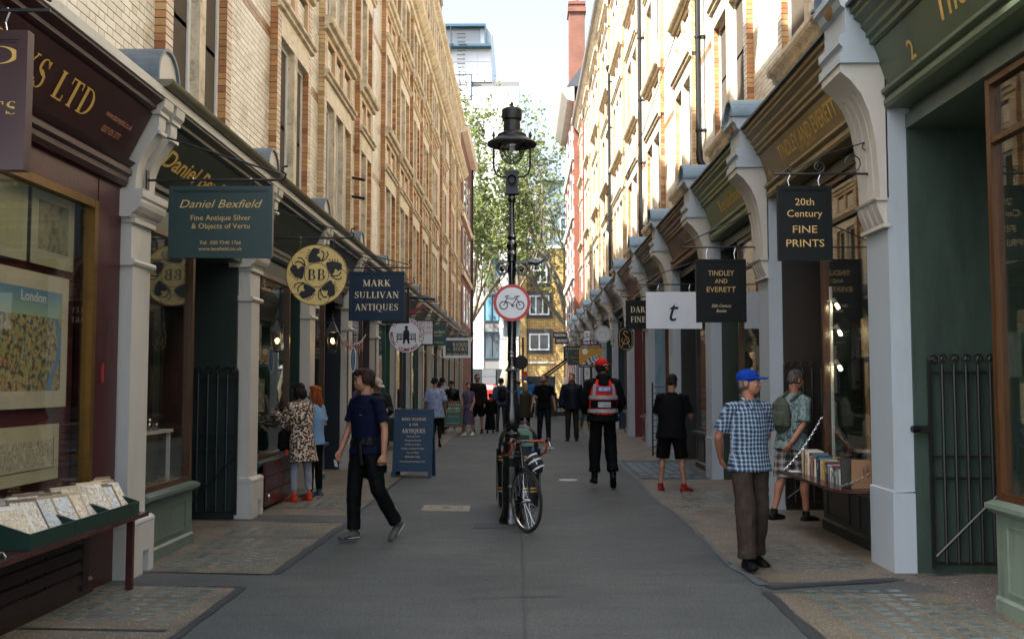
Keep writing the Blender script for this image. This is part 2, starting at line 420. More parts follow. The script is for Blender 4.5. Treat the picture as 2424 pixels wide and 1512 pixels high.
def text(s, origin, xdir, updir, height, mat, parent=None, width=None, font='sans', shear=0.0, depth=0.004, align='c', name='lettering', bold=0.0, world=True):
    """lettering as geometry lying on a surface; origin is the baseline's left, centre or right end"""
    xd = Vector(xdir).normalized(); ud = Vector(updir).normalized(); nd = xd.cross(ud).normalized()
    if font == 'serif':
        x = 0; polys = []
        for ch in s:
            w, ps = SERIF.get(ch, SERIF['I'])
            polys += [[(x + px + shear * py, py) for px, py in p] for p in ps]
            x += w + 0.07
        tot = x - 0.07
        mb = MB()
        k = height; kx = (width / tot) if width else height
        off = {'c': -tot * kx / 2, 'l': 0, 'r': -tot * kx}[align]
        for i, p in enumerate(polys):
            dz = depth * (0.9 + 0.2 * ((i * 7) % 10) / 10)
            vs = [Vector(origin) + xd * (off + a * kx) + ud * (b * k) + nd * dz for a, b in p]
            e1 = vs[1] - vs[0]; e2 = vs[2] - vs[0]
            f = (0, 1, 2, 3) if e1.cross(e2).dot(nd) > 0 else (3, 2, 1, 0)
            mb.add(vs, [f])
        return mb.build(name, mat, parent, world=world)
    cu = bpy.data.curves.new(name, 'FONT')
    cu.body = s; cu.size = 1.0; cu.shear = shear; cu.fill_mode = 'FRONT'; cu.resolution_u = 3; cu.offset = bold
    o = bpy.data.objects.new('tmp_text', cu); COL.objects.link(o)
    bpy.context.view_layer.update()
    me = bpy.data.meshes.new_from_object(o.evaluated_get(bpy.context.evaluated_depsgraph_get()))
    bpy.data.objects.remove(o); bpy.data.curves.remove(cu)
    n = len(me.vertices)
    co = np.empty(n * 3); me.vertices.foreach_get('co', co); co = co.reshape(-1, 3)
    lo, hi = co.min(0), co.max(0)
    k = height / 0.72; kx = width / (hi[0] - lo[0]) if width else k
    xs = (co[:, 0] - lo[0]) * kx
    tot = (hi[0] - lo[0]) * kx
    xs += {'c': -tot / 2, 'l': 0, 'r': -tot}[align]
    P = np.array(origin) + np.outer(xs, np.array(xd)) + np.outer(co[:, 1] * k, np.array(ud)) + np.array(nd) * depth
    me.vertices.foreach_set('co', P.ravel()); me.materials.clear(); me.materials.append(mat); me.update()
    o = bpy.data.objects.new(name, me); COL.objects.link(o)
    if parent is not None: adopt(o, parent, world)
    return o
# ---------------------------------------------------------------- ground
def ground_mats():
    m, t, b = nt('asphalt')
    v = coords(t, obj=False)
    n1 = N(t, 'ShaderNodeTexNoise'); n1.inputs['Scale'].default_value = 0.7; n1.inputs['Detail'].default_value = 8; n1.inputs['Roughness'].default_value = 0.6
    L(t, v, n1.inputs['Vector'])
    n2 = N(t, 'ShaderNodeTexNoise'); n2.inputs['Scale'].default_value = 130; n2.inputs['Detail'].default_value = 3
    L(t, v, n2.inputs['Vector'])
    n4 = N(t, 'ShaderNodeTexNoise'); n4.inputs['Scale'].default_value = 5.5; n4.inputs['Detail'].default_value = 5
    L(t, coords(t, (0.25, 1, 1), obj=False), n4.inputs['Vector'])
    c = ramp(t, n1.outputs[0], [(0.3, (0.043, 0.05, 0.049)), (0.48, (0.06, 0.067, 0.066)), (0.56, (0.066, 0.073, 0.071)), (0.7, (0.084, 0.09, 0.086))])
    c = mix(t, 1.0, c, ramp(t, n2.outputs[0], [(0.32, (0.4, 0.4, 0.4)), (0.5, (1, 1, 1)), (0.68, (1.3, 1.3, 1.3))]), 'MULTIPLY')
    n5 = N(t, 'ShaderNodeTexNoise'); n5.inputs['Scale'].default_value = 42; n5.inputs['Detail'].default_value = 5; n5.inputs['Roughness'].default_value = 0.8
    L(t, v, n5.inputs['Vector'])
    c = mix(t, 1.0, c, ramp(t, n5.outputs[0], [(0.35, (0.5, 0.5, 0.5)), (0.5, (1, 1, 1)), (0.64, (1.6, 1.6, 1.55))]), 'MULTIPLY')
    c = mix(t, 0.9, c, ramp(t, n4.outputs[0], [(0.3, (0.8, 0.8, 0.8)), (0.5, (1, 1, 1)), (0.7, (1.1, 1.1, 1.1))]), 'MULTIPLY')
    vo = N(t, 'ShaderNodeTexVoronoi'); vo.inputs['Scale'].default_value = 1.7
    L(t, v, vo.inputs['Vector'])
    gum = ramp(t, vo.outputs['Distance'], [(0.0, (1, 1, 1)), (0.018, (1, 1, 1)), (0.024, (0, 0, 0))])
    c = mix(t, gum, c, (0.17, 0.17, 0.165))
    vc = N(t, 'ShaderNodeTexVoronoi'); vc.feature = 'DISTANCE_TO_EDGE'; vc.inputs['Scale'].default_value = 0.28
    wv = N(t, 'ShaderNodeTexNoise'); wv.inputs['Scale'].default_value = 2.2; wv.inputs['Detail'].default_value = 6
    L(t, v, wv.inputs['Vector'])
    va = N(t, 'ShaderNodeMix', data_type='RGBA', blend_type='ADD'); va.inputs[0].default_value = 0.55
    L(t, v, va.inputs[6]); L(t, wv.outputs['Color'], va.inputs[7]); L(t, va.outputs[2], vc.inputs['Vector'])
    c = mix(t, ramp(t, vc.outputs['Distance'], [(0.0, (0.55, 0.55, 0.55)), (0.004, (0, 0, 0))]), c, (0.03, 0.03, 0.03))
    L(t, c, b.inputs['Base Color']); b.inputs['Roughness'].default_value = 0.72; b.inputs['Specular IOR Level'].default_value = 0.4
    bp = N(t, 'ShaderNodeBump'); bp.inputs['Strength'].default_value = 0.35; bp.inputs['Distance'].default_value = 0.004
    L(t, n2.outputs[0], bp.inputs['Height']); L(t, bp.outputs[0], b.inputs['Normal'])
    return m
M_asph = ground_mats()
def aggregate(name, c0, c1, c2):
    m, t, b = nt(name)
    v = coords(t, obj=False)
    n2 = N(t, 'ShaderNodeTexVoronoi'); n2.inputs['Scale'].default_value = 110
    L(t, v, n2.inputs['Vector'])
    n1 = N(t, 'ShaderNodeTexNoise'); n1.inputs['Scale'].default_value = 2.2; n1.inputs['Detail'].default_value = 8
    L(t, v, n1.inputs['Vector'])
    sp = N(t, 'ShaderNodeSeparateColor'); L(t, n2.outputs['Color'], sp.inputs[0])
    c = ramp(t, sp.outputs[0], [(0.0, c0), (0.55, c1), (0.9, c1), (0.97, c2)])
    c = mix(t, 1.0, c, ramp(t, n1.outputs[0], [(0.3, (0.55, 0.56, 0.58)), (0.5, (0.95, 0.95, 0.95)), (0.7, (1.15, 1.12, 1.05))]), 'MULTIPLY')
    L(t, c, b.inputs['Base Color']); b.inputs['Roughness'].default_value = 0.7
    bp = N(t, 'ShaderNodeBump'); bp.inputs['Strength'].default_value = 0.3; bp.inputs['Distance'].default_value = 0.004
    L(t, n2.outputs['Distance'], bp.inputs['Height']); L(t, bp.outputs[0], b.inputs['Normal'])
    return m
M_pave = aggregate('bound gravel paving', (0.08, 0.069, 0.05), (0.138, 0.117, 0.083), (0.34, 0.3, 0.23))
M_tar = paint('tar joint', '#2a2f31', 0.6, 0.15, 4, 0.3, 90)
M_grey = paint('grey screed', '#4e5356', 0.7, 0.12, 4, 0.3, 90)
M_tile = paint('pavement light glass', '#66706c', 0.25, 0.25, 9, 0.15, 50, dirt='#3c3f39', spec=0.6)
M_tile2 = paint('pavement light glass blue', '#5d7077', 0.3, 0.3, 9, 0.15, 50, dirt='#2f3a40', spec=0.6)

g = MB()
g.add([(-400, -60, 0), (400, -60, 0), (400, 900, 0), (-400, 900, 0)], [(0, 1, 2, 3)])
ground = g.build('road', M_asph, kind='structure')
def slab(name, poly, z, m, parent=None, kind='structure'):
    mb = MB(); n = len(poly)
    mb.add([(x, y, z) for x, y in poly] + [(x, y, -0.01) for x, y in poly], [tuple(range(n))] + [((i + 1) % n, i, n + i, n + (i + 1) % n) for i in range(n)])
    return mb.build(name, m, parent, kind=kind)
def wobble(pts, a=0.02, step=0.35):
    out = []
    for (x0, y0), (x1, y1) in zip(pts[:-1], pts[1:]):
        n = max(1, int(math.hypot(x1 - x0, y1 - y0) / step))
        for i in range(n):
            k = i / n
            out.append((x0 + (x1 - x0) * k + random.uniform(-a, a), y0 + (y1 - y0) * k))
    return out + [pts[-1]]
pl = slab('pavement', [(-3.5, -4), (-2.2, -4)] + wobble([(-2.2, 0), (-2.2, 7.87)]) + [(-3.5, 7.95)], 0.004, M_pave)
pl2 = slab('pavement', [(-4.9, 8.55), (-3.2, 8.46)] + wobble([(-2.1, 8.42), (-2.03, 11.5)]) + [(-4.9, 11.75)], 0.004, M_pave)
pl3 = slab('pavement', [(-4.9, 12.25), (-2.05, 12.1)] + wobble([(-2.05, 12.2), (-2.05, 60)], 0.03, 0.8) + [(-4.9, 60)], 0.004, M_pave)
pr = slab('pavement', [(1.86, -4)] + [(5.2, -4), (5.2, 7.75), (1.87, 7.7)] + wobble([(1.87, 7.7), (1.87, 0)])[1:], 0.004, M_pave)
pr2 = slab('pavement', wobble([(1.97, 8.14), (1.84, 8.95), (1.9, 12.1), (1.82, 14.0), (1.92, 16.6)]) + [(4.9, 16.6), (4.9, 8.3)][::1], 0.004, M_pave)
pr3 = slab('pavement', wobble([(1.92, 20.6), (1.98, 35), (2.0, 62)], 0.03, 0.8) + [(4.9, 62), (4.9, 20.6)], 0.004, M_pave)
def strip(pts, w, m=M_tar, z=0.008, name='tar_joint', parent=None):
    mb = MB()
    P_ = wobble(pts, 0.012, 0.2)
    vs = []
    for i, (x, y) in enumerate(P_):
        a = P_[max(0, i - 1)]; b_ = P_[min(len(P_) - 1, i + 1)]
        d = math.hypot(b_[0] - a[0], b_[1] - a[1]) or 1
        nx, ny = -(b_[1] - a[1]) / d, (b_[0] - a[0]) / d
        ww = w * random.uniform(0.75, 1.2) / 2
        vs += [(x + nx * ww, y + ny * ww, z), (x - nx * ww, y - ny * ww, z)]
    mb.add(vs, [(2 * i + 1, 2 * i + 3, 2 * i + 2, 2 * i) for i in range(len(P_) - 1)])
    return mb.build(name, m, parent or ground)
strip([(-3.4, 6.56), (-2.3, 6.5)], 0.05)
strip([(-2.17, 0), (-2.19, 6.4), (-2.2, 7.87)], 0.07)
strip([(-3.2, 7.95), (-2.2, 7.87)], 0.03)
strip([(-3.2, 8.5), (-2.1, 8.4)], 0.04)
strip([(-2.08, 8.42), (-2.03, 10.7), (-2.0, 11.5)], 0.1)
strip([(-3.2, 11.6), (-2.0, 11.45)], 0.03)
strip([(-2.03, 12.2), (-2.03, 24)], 0.03)
for y in (10.4, 12.75, 15.2, 17.4, 19.8, 22.5, 25.5): strip([(-3.2, y), (-2.05, y - 0.05)], 0.025)
strip([(1.84, 0), (1.85, 7.75)], 0.09)
strip([(1.92, 7.9), (3.2, 8.3), (3.6, 8.42)], 0.13)
strip([(1.82, 8.9), (1.88, 12.1), (1.8, 14.05), (1.9, 16.6)], 0.05, M_grey)
strip([(1.9, 8.0), (1.82, 8.95)], 0.09, M_grey)
strip([(1.9, 12.2), (3.1, 12.35)], 0.02)
strip([(1.98, 16.55), (3.1, 16.9)], 0.04)
strip([(1.9, 16.6), (1.92, 20.6), (1.97, 30)], 0.12, M_grey)
strip([(0.05, 2), (-0.02, 10.9)], 0.015)
for y in (7.5, 15.5): strip([(-0.4, y), (0.3, y + 0.1)], 0.012)
for x, y, w in (): slab('screed_patch', [(x - w * 0.4, y - 0.5), (x + w * 0.6, y - 0.45), (x + w * 0.5, y + 0.6), (x - w * 0.3, y + 0.5)], 0.0035, M_grey)  # pale slabs imitating patches of light on the road; list empty, none laid
slab('doormat_mosaic', [(3.25, 7.0), (4.6, 7.0), (4.6, 8.38), (3.0, 8.38), (3.2, 8.0)], 0.009, aggregate('mosaic', (0.05, 0.045, 0.042), (0.11, 0.1, 0.09), (0.42, 0.38, 0.33)))
# pavement lights
tile_me = {}
def tiles(x0, y0, nx, ny, dx, dy, w, h, parent, mt=M_tile, skip=0.0):
    key = (w, h, mt.name)
    if key not in tile_me:
        mb = MB(); a, b_ = w / 2, h / 2
        mb.add([(-a, -b_, 0), (a, -b_, 0), (a, b_, 0), (-a, b_, 0), (-a + .008, -b_ + .008, .003), (a - .008, -b_ + .008, .003), (a - .008, b_ - .008, .003), (-a + .008, b_ - .008, .003)],
               [(4, 5, 6, 7), (0, 1, 5, 4), (1, 2, 6, 5), (2, 3, 7, 6), (3, 0, 4, 7)])
        tile_me[key] = mb.build('glass_tile', mt)
        bpy.data.objects.remove(tile_me[key]) if False else None
        proto = tile_me[key]; COL.objects.unlink(proto)
    for i in range(nx):
        for j in range(ny):
            if random.random() < skip: continue
            o = bpy.data.objects.new('glass_tile', tile_me[key].data)
            COL.objects.link(o)
            o.location = (x0 + i * dx + random.uniform(-.004, .004), y0 + j * dy, 0.005)
            adopt(o, parent, world=False)
tiles(-3.22, 6.82, 6, 8, 0.158, 0.148, 0.105, 0.095, pl)
tiles(-3.22, 5.3, 6, 7, 0.158, 0.148, 0.105, 0.095, pl)
tiles(-3.1, 8.75, 6, 6, 0.158, 0.13, 0.1, 0.08, pl2)
tiles(-3.1, 9.7, 6, 5, 0.158, 0.13, 0.1, 0.08, pl2)
tiles(-3.1, 10.6, 5, 5, 0.158, 0.13, 0.1, 0.08, pl2)
tiles(-3.0, 12.9, 5, 8, 0.17, 0.16, 0.1, 0.09, pl3)
tiles(2.2, 6.42, 5, 10, 0.16, 0.152, 0.11, 0.1, pr)
tiles(3.0, 6.42, 2, 7, 0.16, 0.152, 0.11, 0.1, pr)
tiles(2.3, 8.7, 5, 8, 0.16, 0.17, 0.1, 0.09, pr2)
gp = slab('pavement_light_panel', [(1.98, 16.75), (3.05, 16.95), (3.1, 20.4), (2.02, 20.3)], 0.006, paint('cast iron panel', '#33393c', 0.5, 0.1, 8, 0.2, 60))
tiles(2.1, 17.0, 6, 13, 0.17, 0.25, 0.14, 0.17, gp, M_tile2, 0.1)
tiles(2.1, 12.9, 6, 9, 0.16, 0.22, 0.13, 0.13, pr2, M_tile, 0.15)
# covers in the road
mh = slab('manhole_frame', [(-1.28, 12.58), (-0.67, 12.52), (-0.68, 13.07), (-1.29, 13.13)], 0.006, paint('worn concrete cover', '#8b8578', 0.8, 0.2, 6, 0.3, 60, dirt='#57534b'))
ci = MB(); ci.lathe([(0.2, 0.0085), (0.215, 0.0085)], (-0.98, 12.83, 0), 24); ci.lathe([(0.0, 0.0085), (0.06, 0.0085)], (-0.98, 12.83, 0), 16)
ci.build('cover_ring', paint('cover ring', '#4f4b44', 0.8), mh)
mb = MB(); mb.lathe([(0.0, 0.008), (0.155, 0.008), (0.16, 0.001)], (0.735, 16.5, 0), 24); mb.f = [f[::-1] for f in mb.f]
mb.build('round_cover', paint('worn steel cover', '#9a9c9a', 0.5, 0.2, 12, 0.3, 60), kind='structure')
mb = MB(); mb.lathe([(0.0, 0.008), (0.14, 0.008), (0.145, 0.001)], (0.62, 24.5, 0), 24); mb.f = [f[::-1] for f in mb.f]
mb.build('round_cover', MATS['worn steel cover'], kind='structure')
mb = MB(); mb.box(-0.55, -0.02, 11.05, 11.45, 0.001, 0.007); mb.build('asphalt_patch', paint('old patch', '#3b3f40', 0.8, 0.2, 20, 0.4, 120), kind='structure')

# ---------------------------------------------------------------- the two terraces
ORANGE = [(0.0, '#8a5634'), (0.2, '#a56f46'), (0.42, '#b5834f'), (0.62, '#bd905c'), (0.8, '#ad7a4c'), (1.0, '#c8a770')]
YELLOW = [(0.0, '#a68458'), (0.35, '#bd9e70'), (0.7, '#c8b084'), (1.0, '#b09062')]
M_brO = islands('orange brick', ORANGE, 0.55, 0.12, stain='#6a4a30')
M_brY = islands('buff brick', YELLOW, 0.55, 0.12, stain='#7d6240')
M_brR = islands('red brick', [(0, '#6b2c1b'), (0.5, '#87402a'), (1, '#7b3420')], 0.6, 0.1)
M_brW = islands('cream glazed brick', [(0.0, '#c8c0ac'), (0.4, '#d6cfbe'), (0.75, '#dfd9ca'), (1.0, '#d2cab6')], 0.3, 0.08, stain='#927c5a', spec=0.6)
M_brB = islands('tan glazed brick', [(0.0, '#7f5a34'), (1.0, '#93683c')], 0.3, 0.1, spec=0.6)
M_brWfar = brickmat('cream brick far', '#d4ccb9', '#dfd9c9', '#5a5142', 0.225, 0.075, 0.35)
M_brPink = islands('pink terracotta block', [(0, '#c0a284'), (1, '#cfb392')], 0.6, 0.1)
M_brFace = islands('pale pink brick', [(0, '#b89c7e'), (0.5, '#c9b296'), (1, '#d4c0a6')], 0.4, 0.1, stain='#8a6c4c')
def dark_pane(name, base=(0.02, 0.024, 0.026)):
    m, t, b = nt(name)
    b.inputs['Roughness'].default_value = 0.02; b.inputs['Specular IOR Level'].default_value = 0.8
    n1 = N(t, 'ShaderNodeTexNoise'); n1.inputs['Scale'].default_value = 0.9; n1.inputs['Detail'].default_value = 2
    L(t, coords(t, (1, 1, 0.3), obj=False), n1.inputs['Vector'])
    oi = N(t, 'ShaderNodeObjectInfo')
    L(t, mix(t, ramp(t, oi.outputs['Random'], [(0, (0, 0, 0)), (.6, (0, 0, 0)), (.62, (.9, .9, .9))]), ramp(t, n1.outputs[0], [(0.45, base), (0.7, mul(base, 6))]), (.34, .33, .3)), b.inputs['Base Color'])
    n2 = N(t, 'ShaderNodeTexNoise'); n2.inputs['Scale'].default_value = 1.6
    L(t, coords(t, obj=False), n2.inputs['Vector'])
    bp = N(t, 'ShaderNodeBump'); bp.inputs['Strength'].default_value = 0.05; bp.inputs['Distance'].default_value = 0.02
    L(t, n2.outputs[0], bp.inputs['Height']); L(t, bp.outputs[0], b.inputs['Normal'])
    return m
M_pane = dark_pane('upper window glass')

def extr(mb, s, prof, y0, y1, m=0):
    """profile of (distance out from the street centre line, height), run along the street"""
    mb.prism([(s * x, z) for x, z in prof], 'y', y0, y1, m)
XB, XW = 3.36, 3.47
class Terrace:
    pass
def brickface(mb, s, x, y0, y1, z, m=0, d=0.007):       # one street-facing brick
    mb.box(s * x, s * (x - d), y0 + 0.004, y1 - 0.004, z + 0.0045, z + 0.0705, m)
near_bricks = []
def flemish(s, x, y0, y1, z0, z1, mb, band=None, singles=None, ylim=99):
    k0 = int(math.floor(z0 / 0.075))
    for k in range(k0, int(z1 / 0.075)):
        z = k * 0.075
        y = y0 - (0.0 if k % 2 else 0.169)
        st = True
        while y < y1 - 0.02:
            w = 0.225 if st else 0.1125
            a, b_ = max(y, y0), min(y + w, y1)
            if b_ - a > 0.02:
                if singles is not None: singles.append((s, x, a, b_, z))
                else: brickface(mb, s, x, a, b_, z, 1 if band and band(z) else 0)
            y += w; st = not st
def facade(s, bays, levels, roofz, label, wallend, near0, stones, gaps_far=30, attic=None):
    """levels: list of (sill top, head, string underside) per storey; bays: (y0, y1, number of windows)"""
    root = empty(label[0], (s * 3.6, near0, 0), label=label[1], cat='building')
    # carcass (mortar coloured wall core, split into the wall strips and the bay fronts)
    core = MB()
    core.box(s * XW, s * 9.0, near0, wallend, 3.9, roofz)
    core.build('wall', M_mortar, root)
    allz0, allz1 = 4.0, levels[-1][4]
    # gaps between bays
    ys = near0
    gapsl = []
    for (a, b_, n) in bays:
        if a > ys: gapsl.append((ys, a))
        ys = b_
    gapsl.append((ys, wallend))
    bandz = lambda z: any(abs(z - (lv[1] - 0.05)) < 0.075 for lv in levels[:-1])
    stuffb = MB(); singles = []
    far = MB()
    for (a, b_) in gapsl:
        if a < gaps_far:
            b2 = min(b_, gaps_far + 3)
            if a < 12.6 and s < 0 or (s > 0 and a < 19):
                near_part = []
                flemish(s, XW, max(a, 5.0), b2, max(allz0, 4.0), min(allz1, 4.0 + b2 * 0.55), None, singles=near_part)
                for q in near_part: singles.append(q)
            else: flemish(s, XW, a, b2, allz0, min(allz1, 3 + b2 * 0.5), stuffb, bandz)
            if b_ > b2: far.box(s * XW, s * (XW - 0.006), b2, b_, allz0, allz1)
            far.box(s * XW, s * (XW - 0.006), a, b2, min(allz1, 3 + b2 * 0.5), allz1) if 3 + b2 * 0.5 < allz1 else None
        else: far.box(s * XW, s * (XW - 0.006), a, b_, allz0, allz1)
    # the bricks that show largest become objects of their own
    def px(q):
        s_, x, a, b_, z = q
        ym = (a + b_) / 2
        sx = VX + s_ * x / ym * F; sy = VY - (z - 1.6) / ym * F
        vis = -40 < sx < 2460 and -60 < sy < 1500
        if s_ < 0 and z < 4.15: vis = False
        if s_ > 0 and z < 5.0: vis = False
        return (b_ - a) / (ym * ym) if vis else -1
    singles.sort(key=px, reverse=True)
    meshes = {}
    nm = 0
    for q in singles:
        s_, x, a, b_, z = q
        bd = bandz(z)
        if nm < 140 and px(q) > 0:
            key = (round(b_ - a, 3), bd)
            if key not in meshes:
                mb = MB(); mb.box(0, -s * 0.007, -(b_ - a) / 2 + 0.004, (b_ - a) / 2 - 0.004, 0.0045, 0.0705)
                o = mb.build('brick', M_brB if bd else M_brW); meshes[key] = o.data; COL.objects.unlink(o)
            o = bpy.data.objects.new('brick', meshes[key]); COL.objects.link(o)
            o.location = (s * x, (a + b_) / 2, z); adopt(o, root)
            nm += 1
        else: brickface(stuffb, s, x, a, b_, z, 1 if bd else 0)
    stuffb.build('brickwork', [M_brW, M_brB], root, kind='stuff')
    far.build('far_brickwork', M_brWfar, root)
    # projecting window bays
    quoin = MB(); q_mats = [M_brO, M_brY, M_brR, M_brPink, M_brFace if s < 0 else M_brW, M_mortar]
    spand = MB()
    def piece(nm, m_, *boxes):
        mb_ = MB()
        for b2_ in boxes: mb_.box(*b2_)
        mb_.build(nm, m_, root)
    frames = {}
    for bi, (y0, y1, nw) in enumerate(bays):
        qm = 2 if y0 > 52 else (0 if (bi % 3 != 2) else 1)
        for li, (sill, head, string, top, ztop) in enumerate(levels):
            zb = sill; qw = 0.2
            # quoins up the whole storey on both ends, with the returns that face the camera
            k0, k1 = int(round(zb / 0.075)), int(round(ztop / 0.075))
            qmm = qm if li == 0 else (1 if (li > 1 and qm == 0) else qm)
            for k in range(k0, k1):
                z = k * 0.075
                if string <= z < string + 0.02: continue
                for (a, b_) in ((y0, y0 + qw), (y1 - qw, y1)):
                    quoin.box(s * (XW - 0.002), s * (XB - 0.0), a, b_, z + 0.004, z + 0.071, qmm); quoin.box(s * XB, s * (XB - 0.003), a + .004, b_ - .004, z + 0.006, z + 0.069, 4)
            # body of the bay behind the bricks
            dstone_face = XB + 0.012
            quoin.box(s * (XW + 0.001), s * dstone_face, y0 + 0.008, y0 + qw - 0.008, zb, ztop, 5)
            quoin.box(s * (XW + 0.001), s * dstone_face, y1 - qw + 0.008, y1 - 0.008, zb, ztop, 5)
            # lintel band
            piece('lintel', M_stone, (s * XW, s * (XB - 0.004), y0 + qw, y1 - qw, head, string))
            # mullions and window openings
            ow = (y1 - y0 - 2 * qw)
            mw = 0.19
            w = (ow - mw * (nw - 1)) / nw
            for i in range(nw):
                a = y0 + qw + i * (w + mw)
                if i < nw - 1: piece('mullion', M_stoned, (s * (XW + 0.12), s * (XB - 0.008), a + w, a + w + mw, zb, head))
                key = (round(w, 2), round(head - zb, 2))
                if key not in frames:
                    ww, hh = w, head - zb
                    fm = MB(); f0 = 0.065
                    for (p, q) in ((0, f0), (ww - f0, ww)): fm.box(-0.05, 0.05, p, q, 0, hh)
                    fm.box(-0.05, 0.05, f0, ww - f0, hh - 0.07, hh); fm.box(-0.06, 0.05, f0, ww - f0, 0, 0.09)
                    fm.box(-0.03, 0.03, f0, ww - f0, hh * 0.52, hh * 0.52 + 0.05)
                    for (p, q) in ((f0, f0 + 0.035), (ww - f0 - 0.035, ww - f0)): fm.box(-0.02, 0.04, p, q, 0.09, hh - 0.07)
                    fo = fm.build('window', M_trimw); COL.objects.unlink(fo)
                    gm = MB(); gm.box(0.0, 0.008, f0, ww - f0, 0.05, hh - 0.05)
                    go = gm.build('pane', M_pane); COL.objects.unlink(go)
                    frames[key] = (fo.data, go.data)
                fo = bpy.data.objects.new('window', frames[key][0]); COL.objects.link(fo)
                fo.location = (s * (XW + 0.03), a, zb)
                if s > 0: pass
                else: fo.rotation_euler = (0, 0, math.pi); fo.location = (s * (XW + 0.03), a + w, zb)
                adopt(fo, root)
                if y0 < 40:
                    go = bpy.data.objects.new('pane', frames[key][1]); COL.objects.link(go); go.parent = fo
                else:
                    go = bpy.data.objects.new('pane', frames[key][1]); COL.objects.link(go); go.parent = fo
                # far jamb bricks that face the camera, behind the bay front
            # spandrel: surround with recessed glazed panels
            if top > string + 0.3:
                sp0, sp1 = string + 0.12, top - 0.16
                spand.box(s * XW, s * (XB + 0.0), y0 + qw, y1 - qw, string, sp0 + 0.1, 3)
                spand.box(s * XW, s * (XB + 0.0), y0 + qw, y1 - qw, sp1 - 0.08, top, 3)
                npn = nw
                pw = ow / npn
                spand.box(s * XW, s * (XB + 0.06), y0 + qw, y1 - qw, sp0 + 0.1, sp1 - 0.08, 0)
                for i in range(npn + 1):
                    c = y0 + qw + i * pw
                    a, b_ = max(y0 + qw, c - 0.09), min(y1 - qw, c + 0.09)
                    spand.box(s * (XB + 0.06), s * (XB + 0.001), a, b_, sp0 + 0.1, sp1 - 0.08, 3)
                if y0 < 34:
                    for i in range(npn):
                        a, b_ = y0 + qw + i * pw + 0.1, y0 + qw + (i + 1) * pw - 0.1
                        k = int((sp0 + 0.1) / 0.075) + 1
                        while k * 0.075 + 0.075 < sp1 - 0.08:
                            yy = a - (0.1 if k % 2 else 0)
                            while yy < b_:
                                p, q = max(yy, a), min(yy + 0.22, b_)
                                if q - p > 0.03: spand.box(s * (XB + 0.06), s * (XB + 0.053), p + 0.004, q - 0.004, k * 0.075 + 0.004, k * 0.075 + 0.071, 4)
                                yy += 0.225
                            k += 1
                # string moulding and sill cornice
                for pr_ in ([(XB, string - 0.02), (XB - 0.05, string), (XB - 0.05, string + 0.05), (XB - 0.09, string + 0.075), (XB - 0.09, string + 0.12), (XB, string + 0.14)],):
                    dm = MB(); extr(dm, s, pr_, y0 - 0.03, y1 + 0.03); dm.build('string_moulding', M_stoned, root)
                dm = MB(); extr(dm, s, [(XB, top - 0.16), (XB - 0.06, top - 0.14), (XB - 0.07, top - 0.07), (XB - 0.13, top - 0.05), (XB - 0.15, top), (XB - 0.15, top + 0.06), (XB, top + 0.1)], y0 - 0.05, y1 + 0.05); dm.build('sill_cornice', M_stoned, root)
    quoin.build('quoin_brickwork', q_mats, root, kind='stuff')
    spand.build('spandrel', [M_mortar, M_brY, M_brO, M_brPink, M_brW], root, kind='stuff')
    return root
LB = [(9.14, 11.24, 2), (13.35, 15.5, 2), (16.55, 19.36, 3), (20.2, 21.97, 2), (23.95, 26.1, 2), (26.83, 29.14, 2), (30.04, 32.1, 2), (32.95, 35.2, 2), (36.3, 38.9, 3), (41.1, 43.3, 2), (46.3, 48.6, 2), (51.3, 53.5, 2)]
# (sill, head, string underside, spandrel top, storey top)
LL = [(3.95, 6.42, 6.78, 7.74, 7.8), (7.8, 9.72, 10.05, 11.0, 11.06), (11.06, 12.55, 12.8, 12.81, 12.85)]
terrL = facade(-1, LB, LL, 13.0, ('terraced_building', 'long glazed-brick terrace in shade with buff stone bays and low grey pier caps'), 55.0, 2.0, 0)
LR = [(3.95, 4.9, 5.1, 5.65, 5.7), (5.7, 7.8, 8.1, 9.45, 9.5), (9.5, 11.6, 11.9, 13.2, 13.25), (13.25, 15.3, 15.6, 16.6, 16.65)]
RBs = [(10.2, 12.9, 2), (14.7, 17.4, 2), (19.5, 21.8, 2), (24.0, 26.8, 2), (28.8, 31.7, 2), (33.2, 36.7, 3), (38.6, 41.8, 2), (44.0, 47.3, 2), (50.0, 53.0, 2), (55.5, 58.5, 2)]
terrR = facade(1, RBs, LR, 16.9, ('terraced_building', 'tall sunlit cream brick terrace with blue-grey lead pier caps and black rainwater pipes'), 60.0, 2.0, 0)
# main cornices, attic storeys and roofs
mb = MB()
extr(mb, -1, [(3.5, 12.75), (3.3, 12.78), (3.28, 12.92), (3.2, 12.95), (3.05, 13.1), (3.02, 13.2), (3.5, 13.26)], 2.0, 55.03)
mb.build('cornice', M_stoned, terrL)
mb = MB(); mb.box(-3.5, -8.5, 2.0, 54.98, 13.0, 16.1); mb.build('attic_wall', M_stone, terrL)
mb = MB()
for y in np.arange(8, 54.5, 0.92):
    mb.box(-3.5, -3.4, y, y + 0.2, 13.27, 15.75)
extr(mb, -1, [(3.5, 15.75), (3.38, 15.8), (3.35, 15.95), (3.22, 16.02), (3.2, 16.2), (3.5, 16.26)], 2.0, 55.02)
for i, y in enumerate(np.arange(10, 54, 4.6)):
    mb.box(-3.55, -5.2, y, y + 0.9, 16.27, 17.0)
    extr(mb, -1, [(3.6, 17.0), (3.42, 17.03), (3.38, 17.15), (3.6, 17.2)], y - 0.1, y + 1.0)
    mb.prism([(y - 0.0, 17.2), (y + 0.9, 17.2), (y + 0.45, 17.65)], 'x', -3.6, -5.2)
mb.build('attic_dressing', M_stoned, terrL, kind='stuff')
mb = MB()
